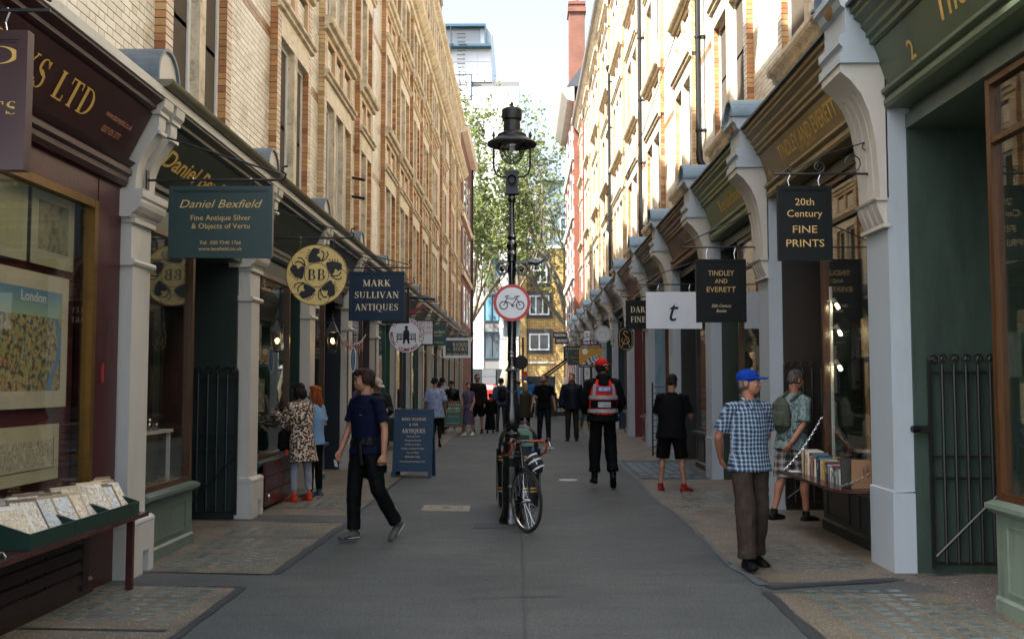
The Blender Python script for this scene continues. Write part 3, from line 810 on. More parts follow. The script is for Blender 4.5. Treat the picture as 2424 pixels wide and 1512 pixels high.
for y in np.arange(8, 54.0, 0.92):
    mb.box(-3.51, -3.53, y + 0.2, y + 0.92, 13.4, 15.6)
mb.build('attic_glazing', M_pane, terrL, kind='stuff')
mb = MB(); mb.prism([(-3.7, 16.27), (-8.4, 16.27), (-8.4, 18.4), (-5.6, 18.4)], 'y', 2, 54.9); mb.build('roof', M_slate, terrL)
M_brCh = brickmat('chimney brick', '#8a7a60', '#5a5448', '#3a342b', 0.225, 0.075, 0.8, 'xz')
M_brRx = brickmat('red brick x', '#6f311d', '#7f3d25', '#6b5a48', 0.225, 0.075, 0.7, 'xz', ms=0.012)
M_brRy = brickmat('red brick y', '#6f3320', '#803d26', '#6b4a38', 0.225, 0.075, 0.7, 'yz', ms=0.012)
for y in (33.5, 44.0):
    mb = MB(); mb.box(-3.75, -5.6, y, y + 1.1, 16.2, 19.4); o = mb.build('chimney', M_brCh, terrL)
    mb = MB(); mb.box(-3.68, -5.7, y - 0.08, y + 1.18, 19.0, 19.2); mb.box(-3.64, -5.7, y - 0.12, y + 1.22, 19.4, 19.55); mb.build('chimney_cap', M_stoned, o)
mb = MB()
extr(mb, 1, [(3.5, 16.75), (3.36, 16.8), (3.34, 16.95), (3.22, 17.0), (3.1, 17.2), (3.5, 17.3)], 2.0, 60.03)
mb.build('cornice', M_stoned, terrR)
mb = MB()
extr(mb, 1, [(3.1, 17.22), (2.98, 17.22), (2.96, 17.42), (3.12, 17.42), (3.14, 17.25)], 2.0, 60.05)
mb.build('gutter', paint('brown gutter', '#3d332b', 0.4, 0.1, 5, 0.05), terrR)
mb = MB(); mb.prism([(3.3, 17.31), (8.9, 17.31), (8.9, 20.0), (5.4, 20.0)], 'y', 2, 60.0); mb.build('roof', M_slate, terrR)
mb = MB()
for y in np.arange(30, 60, 4.8):
    mb.box(3.6, 5.2, y, y + 1.6, 17.4, 19.0)
    mb.prism([(y - 0.1, 19.0), (y + 1.7, 19.0), (y + 1.2, 19.6), (y + 0.4, 19.6)], 'x', 3.5, 5.2)
mb.build('dormer', M_stone, terrR)
for y in (37.0, 46.0, 55.0):
    mb = MB(); mb.box(3.9, 5.6, y, y + 1.1, 17.3, 21.4); o = mb.build('chimney', M_brCh, terrR)
    mb = MB(); mb.box(3.8, 5.7, y - 0.1, y + 1.2, 21.4, 21.6); mb.box(3.85, 5.7, y - 0.06, y + 1.16, 20.8, 20.95); mb.build('chimney_cap', M_stoned, o)
# rainwater pipes on the sunlit side
def downpipe(y, z0, z1, x=3.33, r=0.055, label=None, hop=False):
    t_ = empty('rainwater_pipe', (x, y, z0), label=label, cat='drainpipe', group='rainwater pipes on the sunlit terrace')
    mb = MB(); mb.tube([(x, y, z0), (x, y, z1)], r, 10); mb.build('pipe', M_iron, t_, smooth=40)
    for z in np.arange(z0 + 0.4, z1, 1.8):
        mb = MB(); mb.lathe([(r + 0.003, z - .03), (r + 0.014, z - .025), (r + 0.014, z + .025), (r + 0.003, z + .03)], (x, y, 0), 10)
        mb.box(x, x + 0.14, y - 0.09, y + 0.09, z - .012, z + .012); mb.build('pipe_collar', M_iron, t_)
    mb = MB(); mb.tube([(x, y, z0 + 0.02), (x + .01, y, z0 - 0.18), (x + 0.1, y - 0.05, z0 - 0.36)], [r * 1.2, r * 1.25, r * 0.9], 10); mb.build('pipe_shoe', M_iron, t_, smooth=40)
    if hop:
        mb = MB(); mb.lathe([(r, z1 - .05), (r + .03, z1 + .02), (r * 2.2, z1 + .12), (r * 2.2, z1 + .22)], (x, y, 0), 10); mb.build('hopper', M_iron, t_)
downpipe(18.6, 5.95, 17.2, label='thick black rainwater pipe ending in a bent shoe above a shop fascia')
downpipe(27.9, 5.6, 17.2, label='black rainwater pipe second along the sunlit wall, down to the lead caps')
downpipe(37.9, 5.6, 13.6, label='black rainwater pipe topped by a hopper below the gutter', hop=True)
mb = MB()
mb.tube([(3.3, 16.0, 9.6), (3.29, 21.5, 9.0), (3.28, 27, 8.4), (3.3, 34, 7.9), (3.3, 40, 7.6)], 0.012, 5)
tag(mb.build('cable', M_iron, smooth=True), 'thin dark cable slanting across the sunlit brick bays', 'cable')
# two iron pegs high on the shaded wall
for k, z in enumerate((5.62, 5.25)):
    mb = MB(); mb.tube([(-3.36, 19.36, z), (-3.1, 19.3, z - 0.06)], 0.03, 8)
    tag(mb.build('iron_peg', M_iron, smooth=40), ('upper' if k == 0 else 'lower') + ' black iron peg sticking out of the shaded brick bay', 'peg')
# ---------------------------------------------------------------- piers between the shops (parts of the terraces)
LP = [4.6, 8.16, 11.79, 15.1, 18.5, 22.0, 25.4, 28.9, 32.3, 35.8, 39.3, 42.8, 46.3, 49.8, 53.4]
RP = [4.3, 8.51, 12.7, 16.6, 20.9, 25.0, 29.6, 34.6, 39.5, 44.5, 50.0, 55.0, 59.4]
M_brown = paint('brown groove paint', '#5e3d22', 0.6, 0.1, 5, 0)
M_groove = paint('tan groove paint', '#8f7454', 0.6, 0.1, 5, 0)
def left_pier_meshes():
    out = {}
    w = 0.51
    mb = MB()
    hole = (0.27, 0.40)
    def pl_box(y0, y1, z0, z1): mb.box(-3.5, -3.19, y0, y1, z0, z1)
    pl_box(0, hole[0], 0, 0.42); pl_box(hole[1], w, 0, 0.42); pl_box(hole[0], hole[1], 0.19, 0.42)
    mb.box(-3.5, -3.3, hole[0], hole[1], 0, 0.19)
    mb.prism([(-3.5, 0.42), (-3.19, 0.42), (-3.185, 0.435), (-3.19, 0.455), (-3.22, 0.475), (-3.5, 0.475)], 'y', -0.005, w + 0.005)
    mb.box(-3.5, -3.26, 0.04, w - 0.04, 0.475, 2.97)
    mb.box(-3.28, -3.245, 0.04, w - 0.16, 0.475, 2.58)
    mb.prism([(-3.5, 2.57), (-3.255, 2.57), (-3.225, 2.58), (-3.215, 2.6), (-3.225, 2.625), (-3.5, 2.635)], 'y', 0.01, w - 0.01)
    out['pier'] = mb
    mb = MB()
    mb.prism([(-3.5, 2.97), (-3.25, 2.97), (-3.235, 2.99), (-3.235, 3.0), (-3.2, 3.02), (-3.17, 3.06), (-3.16, 3.1), (-3.16, 3.12), (-3.145, 3.14), (-3.145, 3.2), (-3.5, 3.2)], 'y', -0.04, w + 0.04)
    mb.box(-3.5, -3.225, 0.02, w - 0.02, 2.93, 2.97)
    out['capital'] = mb
    mb = MB()
    prof = [(-3.5, 3.2), (-3.24, 3.2), (-3.235, 3.3), (-3.225, 3.4), (-3.19, 3.5), (-3.12, 3.6), (-3.07, 3.68), (-3.05, 3.76), (-3.05, 3.84), (-3.5, 3.84)]
    for a, b_ in ((0.04, 0.19), (w - 0.19, w - 0.04)):
        mb.prism(prof, 'y', a, b_)
        mb.prism([(-3.5, 3.84), (-3.03, 3.84), (-3.03, 3.87), (-3.0, 3.9), (-2.99, 3.975), (-3.5, 3.975)], 'y', a - 0.03, b_ + 0.03)
        mb.box(-3.06, -3.035, a - 0.005, b_ + 0.005, 3.68, 3.71)
    mb.prism([(x - 0.07 if x > -3.5 else x, z) for x, z in prof], 'y', 0.19, w - 0.19)
    out['console'] = mb
    mb = MB()
    n = 14; r = 0.235; cz = 4.2
    arc = [(w / 2 + r * math.cos(math.pi * i / n), cz + r * math.sin(math.pi * i / n)) for i in range(n + 1)]
    mb.prism([(w / 2 + r, 4.05)] + arc + [(w / 2 - r, 4.05)], 'x', -3.6, -3.07)
    out['cap_face'] = mb
    mb = MB(); R1_, R2_ = r + 0.003, r + 0.03
    o1 = [(w / 2 + R2_ * math.cos(math.pi * i / n), cz + R2_ * math.sin(math.pi * i / n)) for i in range(n + 1)]
    i1 = [(w / 2 + R1_ * math.cos(math.pi * i / n), cz + R1_ * math.sin(math.pi * i / n)) for i in range(n + 1)]
    for k in range(n):
        mb.prism([o1[k], o1[k + 1], i1[k + 1], i1[k]], 'x', -3.6, -3.045)
    mb.prism([(w / 2 + R1_, 4.05), (w / 2 + R2_, 4.05), o1[0], i1[0]], 'x', -3.6, -3.045)
    mb.prism([(w / 2 - R2_, 4.05), (w / 2 - R1_, 4.05), i1[-1], o1[-1]], 'x', -3.6, -3.045)
    out['lead_cap'] = mb
    return out
def right_pier_meshes():
    out = {}
    w = 0.56
    mb = MB()
    mb.box(3.12, 3.45, 0, w, 0, 0.67)
    mb.prism([(3.12, 0.67), (3.12, 0.68), (3.135, 0.69), (3.45, 0.69)], 'y', 0, w)
    mb.box(3.137, 3.45, 0.012, w - 0.012, 0.69, 4.36)
    out['pier'] = mb
    prof = [(3.15, 3.17), (3.075, 3.17), (3.07, 3.35), (3.045, 3.7), (3.0, 3.93), (2.93, 4.1), (2.84, 4.22), (2.755, 4.29), (2.755, 4.36), (3.15, 4.36)]
    mb = MB(); gr = MB()
    e = [0.012, 0.12, 0.16, 0.26, 0.30, 0.40, 0.44, w - 0.012]
    for i in range(0, 8, 2): mb.prism(prof, 'y', e[i], e[i + 1])
    for i in range(1, 7, 2):
        mb.prism([(3.15, 3.17), (3.075, 3.17), (3.072, 3.27), (3.15, 3.27)], 'y', e[i] + .0005, e[i + 1] - .0005)
        mb.prism([(3.15, 4.14), (2.9, 4.14), (2.84, 4.22), (2.755, 4.29), (2.755, 4.36), (3.15, 4.36)], 'y', e[i] + .0005, e[i + 1] - .0005)
        gr.prism([(3.15, 3.27), (3.09, 3.27), (3.088, 3.35), (3.065, 3.7), (3.02, 3.93), (2.95, 4.1), (2.93, 4.14), (3.15, 4.14)], 'y', e[i] + .001, e[i + 1] - .001)
    # small corbels hanging under the console
    for a, b_ in ((0.03, 0.13), (0.16, 0.25), (0.30, 0.39), (0.43, w - 0.03)):
        mb.prism([(3.15, 2.96), (3.12, 2.96), (3.1, 3.0), (3.06, 3.1), (3.05, 3.17), (3.15, 3.17)], 'y', a, b_)
    mb.prism([(3.15, 2.93), (3.09, 2.93), (3.09, 2.96), (3.15, 2.96)], 'y', -0.01, w + 0.01)
    mb.prism([(3.15, 3.165), (3.04, 3.165), (3.03, 3.185), (3.15, 3.185)], 'y', 0.005, w - 0.005)
    out['console'] = mb; out['console_groove'] = gr
    mb = MB()
    mb.prism([(3.5, 4.36), (2.74, 4.36), (2.74, 4.44), (2.77, 4.46), (2.77, 4.5), (2.74, 4.53), (2.74, 4.6), (2.8, 4.63), (2.8, 4.84), (2.76, 4.87), (2.74, 4.93), (2.7, 4.96), (2.7, 5.02), (3.5, 5.02)], 'y', -0.02, w + 0.02)
    n = 14; r = 0.25
    arc = [(w / 2 + r * math.cos(math.pi * i / n), 5.02 + r * math.sin(math.pi * i / n)) for i in range(n + 1)]
    mb.prism(arc, 'x', 3.45, 2.76)
    out['entablature'] = mb
    mb = MB()
    R1_, R2_ = r + 0.004, r + 0.035
    o1 = [(w / 2 + R2_ * math.cos(math.pi * i / n), 5.024 + R2_ * math.sin(math.pi * i / n)) for i in range(n + 1)]
    i1 = [(w / 2 + R1_ * math.cos(math.pi * i / n), 5.024 + R1_ * math.sin(math.pi * i / n)) for i in range(n + 1)]
    for k in range(n): mb.prism([o1[k], o1[k + 1], i1[k + 1], i1[k]], 'x', 3.46, 2.7)
    mb.box(3.46, 2.68, -0.05, w / 2 - R1_, 5.02, 5.045); mb.box(3.46, 2.68, w / 2 + R1_, w + 0.05, 5.02, 5.045)
    out['lead_cap'] = mb
    mb = MB(); mb.lathe([(0.0, -0.04), (0.09, -0.035), (0.13, -0.01), (0.14, 0.0)], (2.757, w / 2, 4.98), 20, axis='x'); out['boss'] = mb
    return out
def place_piers(s, ys, meshes, mats, root, skipf=lambda i, k: False):
    prot = {}
    for k, mb in meshes.items():
        o = mb.build(k, mats[k], smooth=30 if k in ('boss', 'console') else False); prot[k] = o.data; COL.objects.unlink(o)
    for i, y in enumerate(ys):
        p = bpy.data.objects.new('pier', prot['pier']); COL.objects.link(p); p.location = (0, y, 0); adopt(p, root)
        for k in prot:
            if k == 'pier' or skipf(i, k): continue
            c = bpy.data.objects.new(k, prot[k]); COL.objects.link(c); c.parent = p
M_leadB = paint('blue-grey lead', '#68808f', 0.5, 0.12, 6, 0.1, 30, metal=0.1, dirt='#4c5d68')
M_bossm = paint('gilt boss', '#8a6a48', 0.5, 0.2, 6, 0.1)
place_piers(-1, LP, left_pier_meshes(), dict(pier=M_white, capital=M_white, console=M_white, cap_face=M_white, lead_cap=M_lead), terrL)
place_piers(1, RP, right_pier_meshes(), dict(pier=M_whiteR, console=M_white, console_groove=M_brown, entablature=M_whiteR, lead_cap=M_leadB, boss=M_bossm), terrR)
mb = MB()
extr(mb, -1, [(3.48, 3.976), (2.985, 3.976), (2.985, 4.05), (3.48, 4.05)], 2.0, 56.0)
mb.build('eaves_board', M_white, terrL)
mb = MB()
pts = [(0.062 * math.cos(a), 0.062 * math.sin(a)) for a in np.linspace(math.pi, 2 * math.pi, 8)]
for y0 in np.arange(8.1, 55, 1.8):
    mb.prism([(-2.97 + a, 4.115 + b_) for a, b_ in pts], 'y', y0, y0 + 1.79)
mb.build('gutter', paint('aged gutter', '#6b6650', 0.35, 0.2, 6, 0.2, dirt='#3a3a30'), terrL, smooth=40)
mb = MB(); mb.box(-3.5, -3.04, 2.0, 56.0, 4.052, 4.09); mb.build('shop_roof', M_lead, terrL)

# ---------------------------------------------------------------- shopfronts
def shopfront(s, ya, yb, nm, label, col, fas, lobcol, frame='oak', lob=0.45, texts=(), riser=None, zsill=0.62, win_split=0, group=None, pil=0):
    """s side; ya, yb between the piers; the window takes the near part, a recessed lobby the far part"""
    t_ = empty(nm, (s * 3.4, (ya + yb) / 2, 0), label=label, cat='shopfront', group=group)
    dk = lambda h: '#%02x%02x%02x' % tuple(int(int(h[i:i + 2], 16) * .6) for i in (1, 3, 5))
    Mc = paint('shop ' + col, col, 0.38, 0.14, 2, 0.15, 40, spec=0.5, streak=True, dirt=dk(col))
    Mf = paint('fascia ' + fas, fas, 0.42, 0.12, 3, 0.15, 90)
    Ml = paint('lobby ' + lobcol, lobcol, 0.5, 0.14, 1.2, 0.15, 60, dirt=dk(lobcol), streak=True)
    Mr = paint('shop ' + (riser or col), riser or col, 0.38, 0.14, 3, 0.15, 40, streak=True, dirt=dk(riser or col))
    Mo = {'oak': M_oak, 'brass': M_brass}.get(frame) or Mc
    yw = yb - (yb - ya) * lob if lob > 0 else yb - pil
    if pil: MB().box(s * 3.335, s * 3.5, yw + .001, yb - .002, 0, 3.22).build('pilaster', Mc, t_)
    zh = 3.02 if s < 0 else 3.78
    xw = 3.36
    # fascia, cornice and lower moulding
    if s < 0:
        f0, f1 = (3.30, 3.42), (3.09, 3.84)
        low = [(3.5, 3.22), (3.3, 3.22), (3.28, 3.26), (3.28, 3.3), (3.25, 3.32), (3.25, 3.36), (3.27, 3.38), (3.22, 3.42), (3.5, 3.42)]
        cor = [(3.5, 3.84), (3.12, 3.84), (3.1, 3.86), (3.06, 3.88), (3.06, 3.91), (3.0, 3.95), (3.0, 3.974), (3.5, 3.974)]
        y0f, y1f = ya + 0.002, yb - 0.002
    else:
        f0, f1 = (3.17, 4.12), (3.04, 4.50)
        low = [(3.5, 3.96), (3.14, 3.96), (3.12, 3.99), (3.12, 4.03), (3.15, 4.04), (3.15, 4.07), (3.1, 4.09), (3.1, 4.12), (3.5, 4.12)]
        cor = [(3.5, 4.5), (3.08, 4.5), (3.0, 4.52), (3.0, 4.57), (2.97, 4.58), (2.97, 4.62), (2.93, 4.66), (2.93, 4.7), (2.87, 4.74), (2.87, 4.78), (2.84, 4.79), (2.84, 4.84), (3.5, 4.86)]
        y0f, y1f = ya + 0.002, yb - 0.002
    mb = MB(); extr(mb, s, [(3.5, f0[1] + .001), f0, (f1[0], f1[1] - .001), (3.5, f1[1] - .001)], y0f, y1f); mb.build('fascia', Mf, t_)
    mb = MB(); extr(mb, s, low, y0f, y1f); mb.build('fascia_moulding', Mf, t_)
    mb = MB(); extr(mb, s, cor, y0f, y1f); mb.build('cornice', Mf, t_)
    if s > 0:
        mb = MB(); extr(mb, s, [(3.5, 4.865), (2.8, 4.845), (2.8, 4.875), (3.5, 4.95)], y0f, y1f); mb.build('slate_capping', M_slate, t_)
        mb = MB(); extr(mb, s, [(3.46, 4.95), (3.2, 4.95), (3.2, 5.06), (3.12, 5.1), (3.12, 5.16), (3.46, 5.3)], y0f, y1f); mb.build('parapet_moulding', M_stoned, t_)
    if lob > 0 and s > 0:
        mb = MB(); mb.box(s * 3.3, s * 4.6, ya + 0.01, yb - 0.005, zh + 0.001, zh + 0.12); mb.build('soffit', Mc, t_)
        mb = MB(); extr(mb, s, [(3.38, zh + .12), (3.34, zh + .12), (3.34, 3.959), (3.38, 3.959)], ya + .01, yb - .01); mb.build('frieze', Mc, t_)
    else:
        mb = MB(); mb.box(s * 3.34, s * 4.6, ya + 0.01, yb - 0.005, zh + 0.001, zh + 0.2 if s < 0 else 3.959); mb.build('soffit', Mc, t_)
    # stall riser
    mb = MB()
    extr(mb, s, [(3.5, 0), (3.30, 0), (3.30, 0.1), (3.32, 0.12), (3.32, zsill - 0.1), (3.28, zsill - 0.08), (3.24, zsill - 0.05), (3.24, zsill - 0.02), (3.3, zsill), (3.5, zsill)], ya + .003, yw)
    o = mb.build('stall_riser', Mr, t_)
    npn = max(1, int((yw - ya) / 0.75))
    pm = MB()
    for i in range(npn):
        a = ya + (yw - ya) * (i + 0.14) / npn; b_ = ya + (yw - ya) * (i + 0.86) / npn
        for (p, q, z0, z1) in ((a, b_, 0.16, 0.18), (a, b_, zsill - .17, zsill - .15), (a, a + .02, .18, zsill - .17), (b_ - .02, b_, .18, zsill - .17)):
            pm.box(s * 3.321, s * 3.308, p, q, z0, z1)
    pm.build('riser_panel', Mr, o)
    # window frame and pane
    mb = MB()
    posts = [ya + 0.035, yw - 0.035] + [ya + (yw - ya) * (k + 1) / (win_split + 1) for k in range(win_split)]
    for y in posts: mb.box(s * 3.33, s * 3.41, y - 0.032, y + 0.032, zsill, zh)
    mb.box(s * 3.332, s * 3.41, ya + .067, yw - .067, zsill, zsill + 0.05); mb.box(s * 3.332, s * 3.41, ya + .067, yw - .067, zh - 0.06, zh)
    if s > 0: mb.box(s * 3.335, s * 3.4, ya + .067, yw - .067, 3.3, 3.34)
    mb.build('window_frame', Mo, t_)
    mb = MB(); mb.box(s * 3.37, s * 3.378, ya + 0.07, yw - 0.07, zsill + 0.05, zh - 0.06); mb.build('window_pane', M_glass, t_)
    # room behind
    mb = MB()
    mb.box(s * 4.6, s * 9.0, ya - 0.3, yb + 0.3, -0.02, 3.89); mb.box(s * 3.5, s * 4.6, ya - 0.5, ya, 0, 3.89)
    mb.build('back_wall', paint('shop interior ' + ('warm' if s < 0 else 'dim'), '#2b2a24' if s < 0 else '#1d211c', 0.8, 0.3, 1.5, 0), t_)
    mb = MB(); mb.box(s * 3.4, s * 4.6, ya, yw, 0, zsill - 0.02); mb.build('display_floor', M_oakh, t_)
    r_ = random.Random(int(ya * 10) + s)
    for k in range(7 if ya < 32 and nm and not pil else 0):
        y_, z_ = r_.uniform(ya + .1, yw - .4), zsill + .1 + r_.random() * 1.5; w_, h_ = r_.uniform(.18, .38), r_.uniform(.22, .45); x_ = r_.uniform(3.5, 4.1)
        MB().box(s * x_, s * (x_ + .02), y_, y_ + w_, z_, z_ + h_).build('display_print', paint('display card %d' % (k % 4), ('#a89a7c', '#7d6a4a', '#59645f', '#8f8a7c')[k % 4], .5, .4, 9, 0), t_)
    if lob > 0:
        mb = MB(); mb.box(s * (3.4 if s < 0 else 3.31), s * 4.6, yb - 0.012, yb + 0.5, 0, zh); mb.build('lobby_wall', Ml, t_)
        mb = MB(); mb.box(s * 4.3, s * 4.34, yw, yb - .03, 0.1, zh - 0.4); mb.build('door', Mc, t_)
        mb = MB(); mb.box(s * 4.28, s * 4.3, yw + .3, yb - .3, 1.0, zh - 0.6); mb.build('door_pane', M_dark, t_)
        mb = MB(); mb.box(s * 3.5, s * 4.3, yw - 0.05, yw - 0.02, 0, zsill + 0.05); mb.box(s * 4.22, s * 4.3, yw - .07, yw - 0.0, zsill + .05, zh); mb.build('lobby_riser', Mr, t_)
        mb = MB(); mb.box(s * 3.42, s * 4.22, yw - 0.04, yw - 0.032, zsill + .05, zh); mb.build('return_pane', M_glass, t_)
    else:
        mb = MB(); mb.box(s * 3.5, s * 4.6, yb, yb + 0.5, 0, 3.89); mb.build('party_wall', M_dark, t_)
    # lettering on the sloping board
    ud = Vector((s * (f1[0] - f0[0]), 0, f1[1] - f0[1])).normalized()
    xd = Vector((0, 1, 0)) if s < 0 else Vector((0, -1, 0))
    for (st, yl, yr, zf, h, m, font, shear) in texts:   # yl, yr: near and far ends; zf fraction up the board
        k = zf * (f1[1] - f0[1]) / ud.z
        base = Vector((s * f0[0], 0, f0[1])) + ud * k
        w = yr - yl
        text(st, (base.x, (yl + yr) / 2, base.z), xd, ud, h, m, t_, width=w, font=font, shear=shear, depth=0.004, bold=0.015)
    return t_
E7 = '#7e7b73'
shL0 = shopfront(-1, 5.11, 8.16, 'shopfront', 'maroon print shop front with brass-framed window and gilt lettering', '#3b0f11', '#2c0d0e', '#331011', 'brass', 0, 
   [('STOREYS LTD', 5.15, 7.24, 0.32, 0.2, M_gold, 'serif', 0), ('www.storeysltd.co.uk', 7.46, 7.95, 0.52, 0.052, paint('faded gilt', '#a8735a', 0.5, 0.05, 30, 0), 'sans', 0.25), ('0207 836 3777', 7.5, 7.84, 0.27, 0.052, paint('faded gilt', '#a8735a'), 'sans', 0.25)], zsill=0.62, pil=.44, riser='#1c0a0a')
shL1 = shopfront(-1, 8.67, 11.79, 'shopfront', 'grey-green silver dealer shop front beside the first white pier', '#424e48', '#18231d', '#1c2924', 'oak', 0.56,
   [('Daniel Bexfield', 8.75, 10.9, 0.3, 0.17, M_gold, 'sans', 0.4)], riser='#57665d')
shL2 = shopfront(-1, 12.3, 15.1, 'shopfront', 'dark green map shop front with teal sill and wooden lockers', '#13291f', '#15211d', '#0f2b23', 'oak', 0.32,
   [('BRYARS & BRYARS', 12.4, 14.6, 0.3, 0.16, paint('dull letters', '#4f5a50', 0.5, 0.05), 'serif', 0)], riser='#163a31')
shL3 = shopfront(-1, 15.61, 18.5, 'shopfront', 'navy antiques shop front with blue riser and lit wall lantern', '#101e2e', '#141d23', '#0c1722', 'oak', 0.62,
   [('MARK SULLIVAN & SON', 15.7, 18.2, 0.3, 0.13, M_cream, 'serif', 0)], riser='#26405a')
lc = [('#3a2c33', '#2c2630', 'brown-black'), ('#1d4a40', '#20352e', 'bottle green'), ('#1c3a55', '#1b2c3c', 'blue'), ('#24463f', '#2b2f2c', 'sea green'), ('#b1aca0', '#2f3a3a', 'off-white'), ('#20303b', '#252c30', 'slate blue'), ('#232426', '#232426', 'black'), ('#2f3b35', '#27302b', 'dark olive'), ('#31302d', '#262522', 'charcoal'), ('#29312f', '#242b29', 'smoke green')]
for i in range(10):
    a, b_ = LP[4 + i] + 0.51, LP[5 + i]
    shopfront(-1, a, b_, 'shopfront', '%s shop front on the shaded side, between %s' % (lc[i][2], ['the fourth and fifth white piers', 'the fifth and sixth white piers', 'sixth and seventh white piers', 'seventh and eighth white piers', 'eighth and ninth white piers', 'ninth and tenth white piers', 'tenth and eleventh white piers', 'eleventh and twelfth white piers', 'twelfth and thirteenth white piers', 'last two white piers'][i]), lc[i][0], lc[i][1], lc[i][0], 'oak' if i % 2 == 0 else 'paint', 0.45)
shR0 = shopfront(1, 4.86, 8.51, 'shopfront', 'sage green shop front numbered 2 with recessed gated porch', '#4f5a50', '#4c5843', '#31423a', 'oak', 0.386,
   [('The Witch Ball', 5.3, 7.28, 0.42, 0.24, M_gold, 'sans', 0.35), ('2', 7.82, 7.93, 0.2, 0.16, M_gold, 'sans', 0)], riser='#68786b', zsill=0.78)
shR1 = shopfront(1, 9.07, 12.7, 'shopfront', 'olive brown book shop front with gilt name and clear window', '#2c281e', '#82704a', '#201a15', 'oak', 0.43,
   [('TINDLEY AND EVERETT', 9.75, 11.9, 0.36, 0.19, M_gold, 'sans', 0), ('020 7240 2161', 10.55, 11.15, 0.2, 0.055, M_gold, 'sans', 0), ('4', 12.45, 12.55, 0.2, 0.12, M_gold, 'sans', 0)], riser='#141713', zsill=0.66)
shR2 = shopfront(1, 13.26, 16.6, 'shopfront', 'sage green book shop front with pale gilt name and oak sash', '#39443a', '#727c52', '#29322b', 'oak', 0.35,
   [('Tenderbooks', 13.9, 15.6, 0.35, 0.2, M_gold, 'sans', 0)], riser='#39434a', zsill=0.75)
rc = [('#232321', '#6b4b2c', 'black and brown', [('NIGEL WILLIAMS', 0.1)]), ('#7390a0', '#47412f', 'pale blue', [('Stephen Poole', 0.1)]), ('#5b1f24', '#6e3a2a', 'dark red', [('Rare Books', 0.1)]), ('#1c2c3a', '#4a4438', 'navy', []), ('#1c4035', '#5b5140', 'green', []), ('#23333a', '#6b6357', 'slate', []), ('#33302c', '#57534c', 'brown', []), ('#1e2422', '#8c8578', 'black and grey', []), ('#1d1f20', '#4a4945', 'charcoal', []), ('#222624', '#3c3b38', 'soot grey', [])]
for i in range(9):
    a, b_ = RP[3 + i] + 0.56, RP[4 + i]
    tx = [(q, a + 0.6, b_ - 0.8, 0.35, 0.14, paint('dull gilt', '#8f7a50', 0.5, 0.05), 'sans', 0) for q, _ in rc[i][3]]
    shopfront(1, a, b_, 'shopfront', '%s shop front on the sunny side, %s along the row' % (rc[i][2], ['fourth', 'fifth', 'sixth', 'seventh', 'eighth', 'ninth', 'tenth', 'eleventh', 'twelfth'][i]), rc[i][0], rc[i][1], rc[i][0], 'oak' if i in (1, 2, 3) else 'paint', 0.45, tx, zsill=0.7)
# ---------------------------------------------------------------- beyond the end of the lane
M_wclad = paint('white cladding', '#e2e1de', 0.5, 0.03, 1, 0)
M_joint = paint('cladding joint', '#6c6b68', 0.8, 0.05, 1, 0)
wb = empty('office_block', (-6, 96, 0), label='white clad office block with blue framed windows and dark ground floor behind the tree', cat='office building')
def clad(mb, x0, x1, z0, z1, y, pw, ph):
    nx, nz = max(1, round((x1 - x0) / pw)), max(1, round((z1 - z0) / ph))
    for i in range(nx):
        for j in range(nz):
            mb.box(x0 + (x1 - x0) * i / nx + 0.02, x0 + (x1 - x0) * (i + 1) / nx - 0.02, y - 0.08, y, z0 + (z1 - z0) * j / nz + 0.02, z0 + (z1 - z0) * (j + 1) / nz - 0.02)
mb = MB(); mb.box(-30, -0.35, 96, 110, 2.9, 31); mb.build('wall', M_joint, wb); MB().box(-30, -3.0, 96, 110, 31.01, 36.5).build('upper_wall', M_wclad, wb)
mb = MB(); clad(mb, -30, -3.75, 2.9, 30.5, 96, 1.25, 0.95); clad(mb, -2.3, -0.4, 2.9, 30.5, 96, 0.95, 0.95); clad(mb, -3.75, -2.3, 18, 30.5, 96, 1.4, .95); clad(mb, -8.5, -3.1, 31, 34, 96, 1.3, 1.0)
mb.build('cladding_panel', M_wclad, wb, kind='stuff')
M_bglass = dark_pane('office glass', (0.03, 0.06, 0.08)); M_bframe = paint('blue-grey frame', '#30505e', 0.4, 0.05, 3, 0)
def win(par, x0, x1, z0, z1, y, fr, pane, mull=1, bars=0, fw=0.09, name='window'):
    mb = MB()
    mb.box(x0, x1, y - 0.12, y + 0.1, z0, z0 + fw); mb.box(x0, x1, y - 0.12, y + 0.1, z1 - fw, z1)
    mb.box(x0, x0 + fw, y - 0.12, y + 0.1, z0 + fw, z1 - fw); mb.box(x1 - fw, x1, y - 0.12, y + 0.1, z0 + fw, z1 - fw)
    for k in range(1, mull + 1):
        c = x0 + (x1 - x0) * k / (mull + 1); mb.box(c - fw / 2, c + fw / 2, y - 0.11, y + 0.08, z0 + fw, z1 - fw)
    for k in range(1, bars + 1):
        c = z0 + (z1 - z0) * k / (bars + 1); mb.box(x0 + fw, x1 - fw, y - 0.1, y + 0.07, c - fw / 2, c + fw / 2)
    o = mb.build(name, fr, par)
    mb = MB(); mb.box(x0 + fw * .5, x1 - fw * .5, y - 0.04, y - 0.02, z0 + fw * .5, z1 - fw * .5)
    mb.build('pane', pane, o)
    return o
M_curt = paint('net curtain behind glass', '#4d5358', 0.1, 0.35, 3, 0, streak=True, spec=0.8)
for z in np.arange(3.9, 30, 3.6):
    if z < 17: win(wb, -3.8, -2.28, z, z + 2.6, 96, M_bframe, M_curt if z < 6 else M_bglass, 1)
    if z < 22: win(wb, -6.6, -5.2, z, z + 2.6, 96, M_bframe, M_bglass, 0)
mb = MB(); mb.box(-9, -0.36, 95.95, 96.3, -0.02, 2.9); mb.build('ground_floor', paint('charcoal panel', '#1d2022', 0.5, 0.15, 0.6, 0), wb)
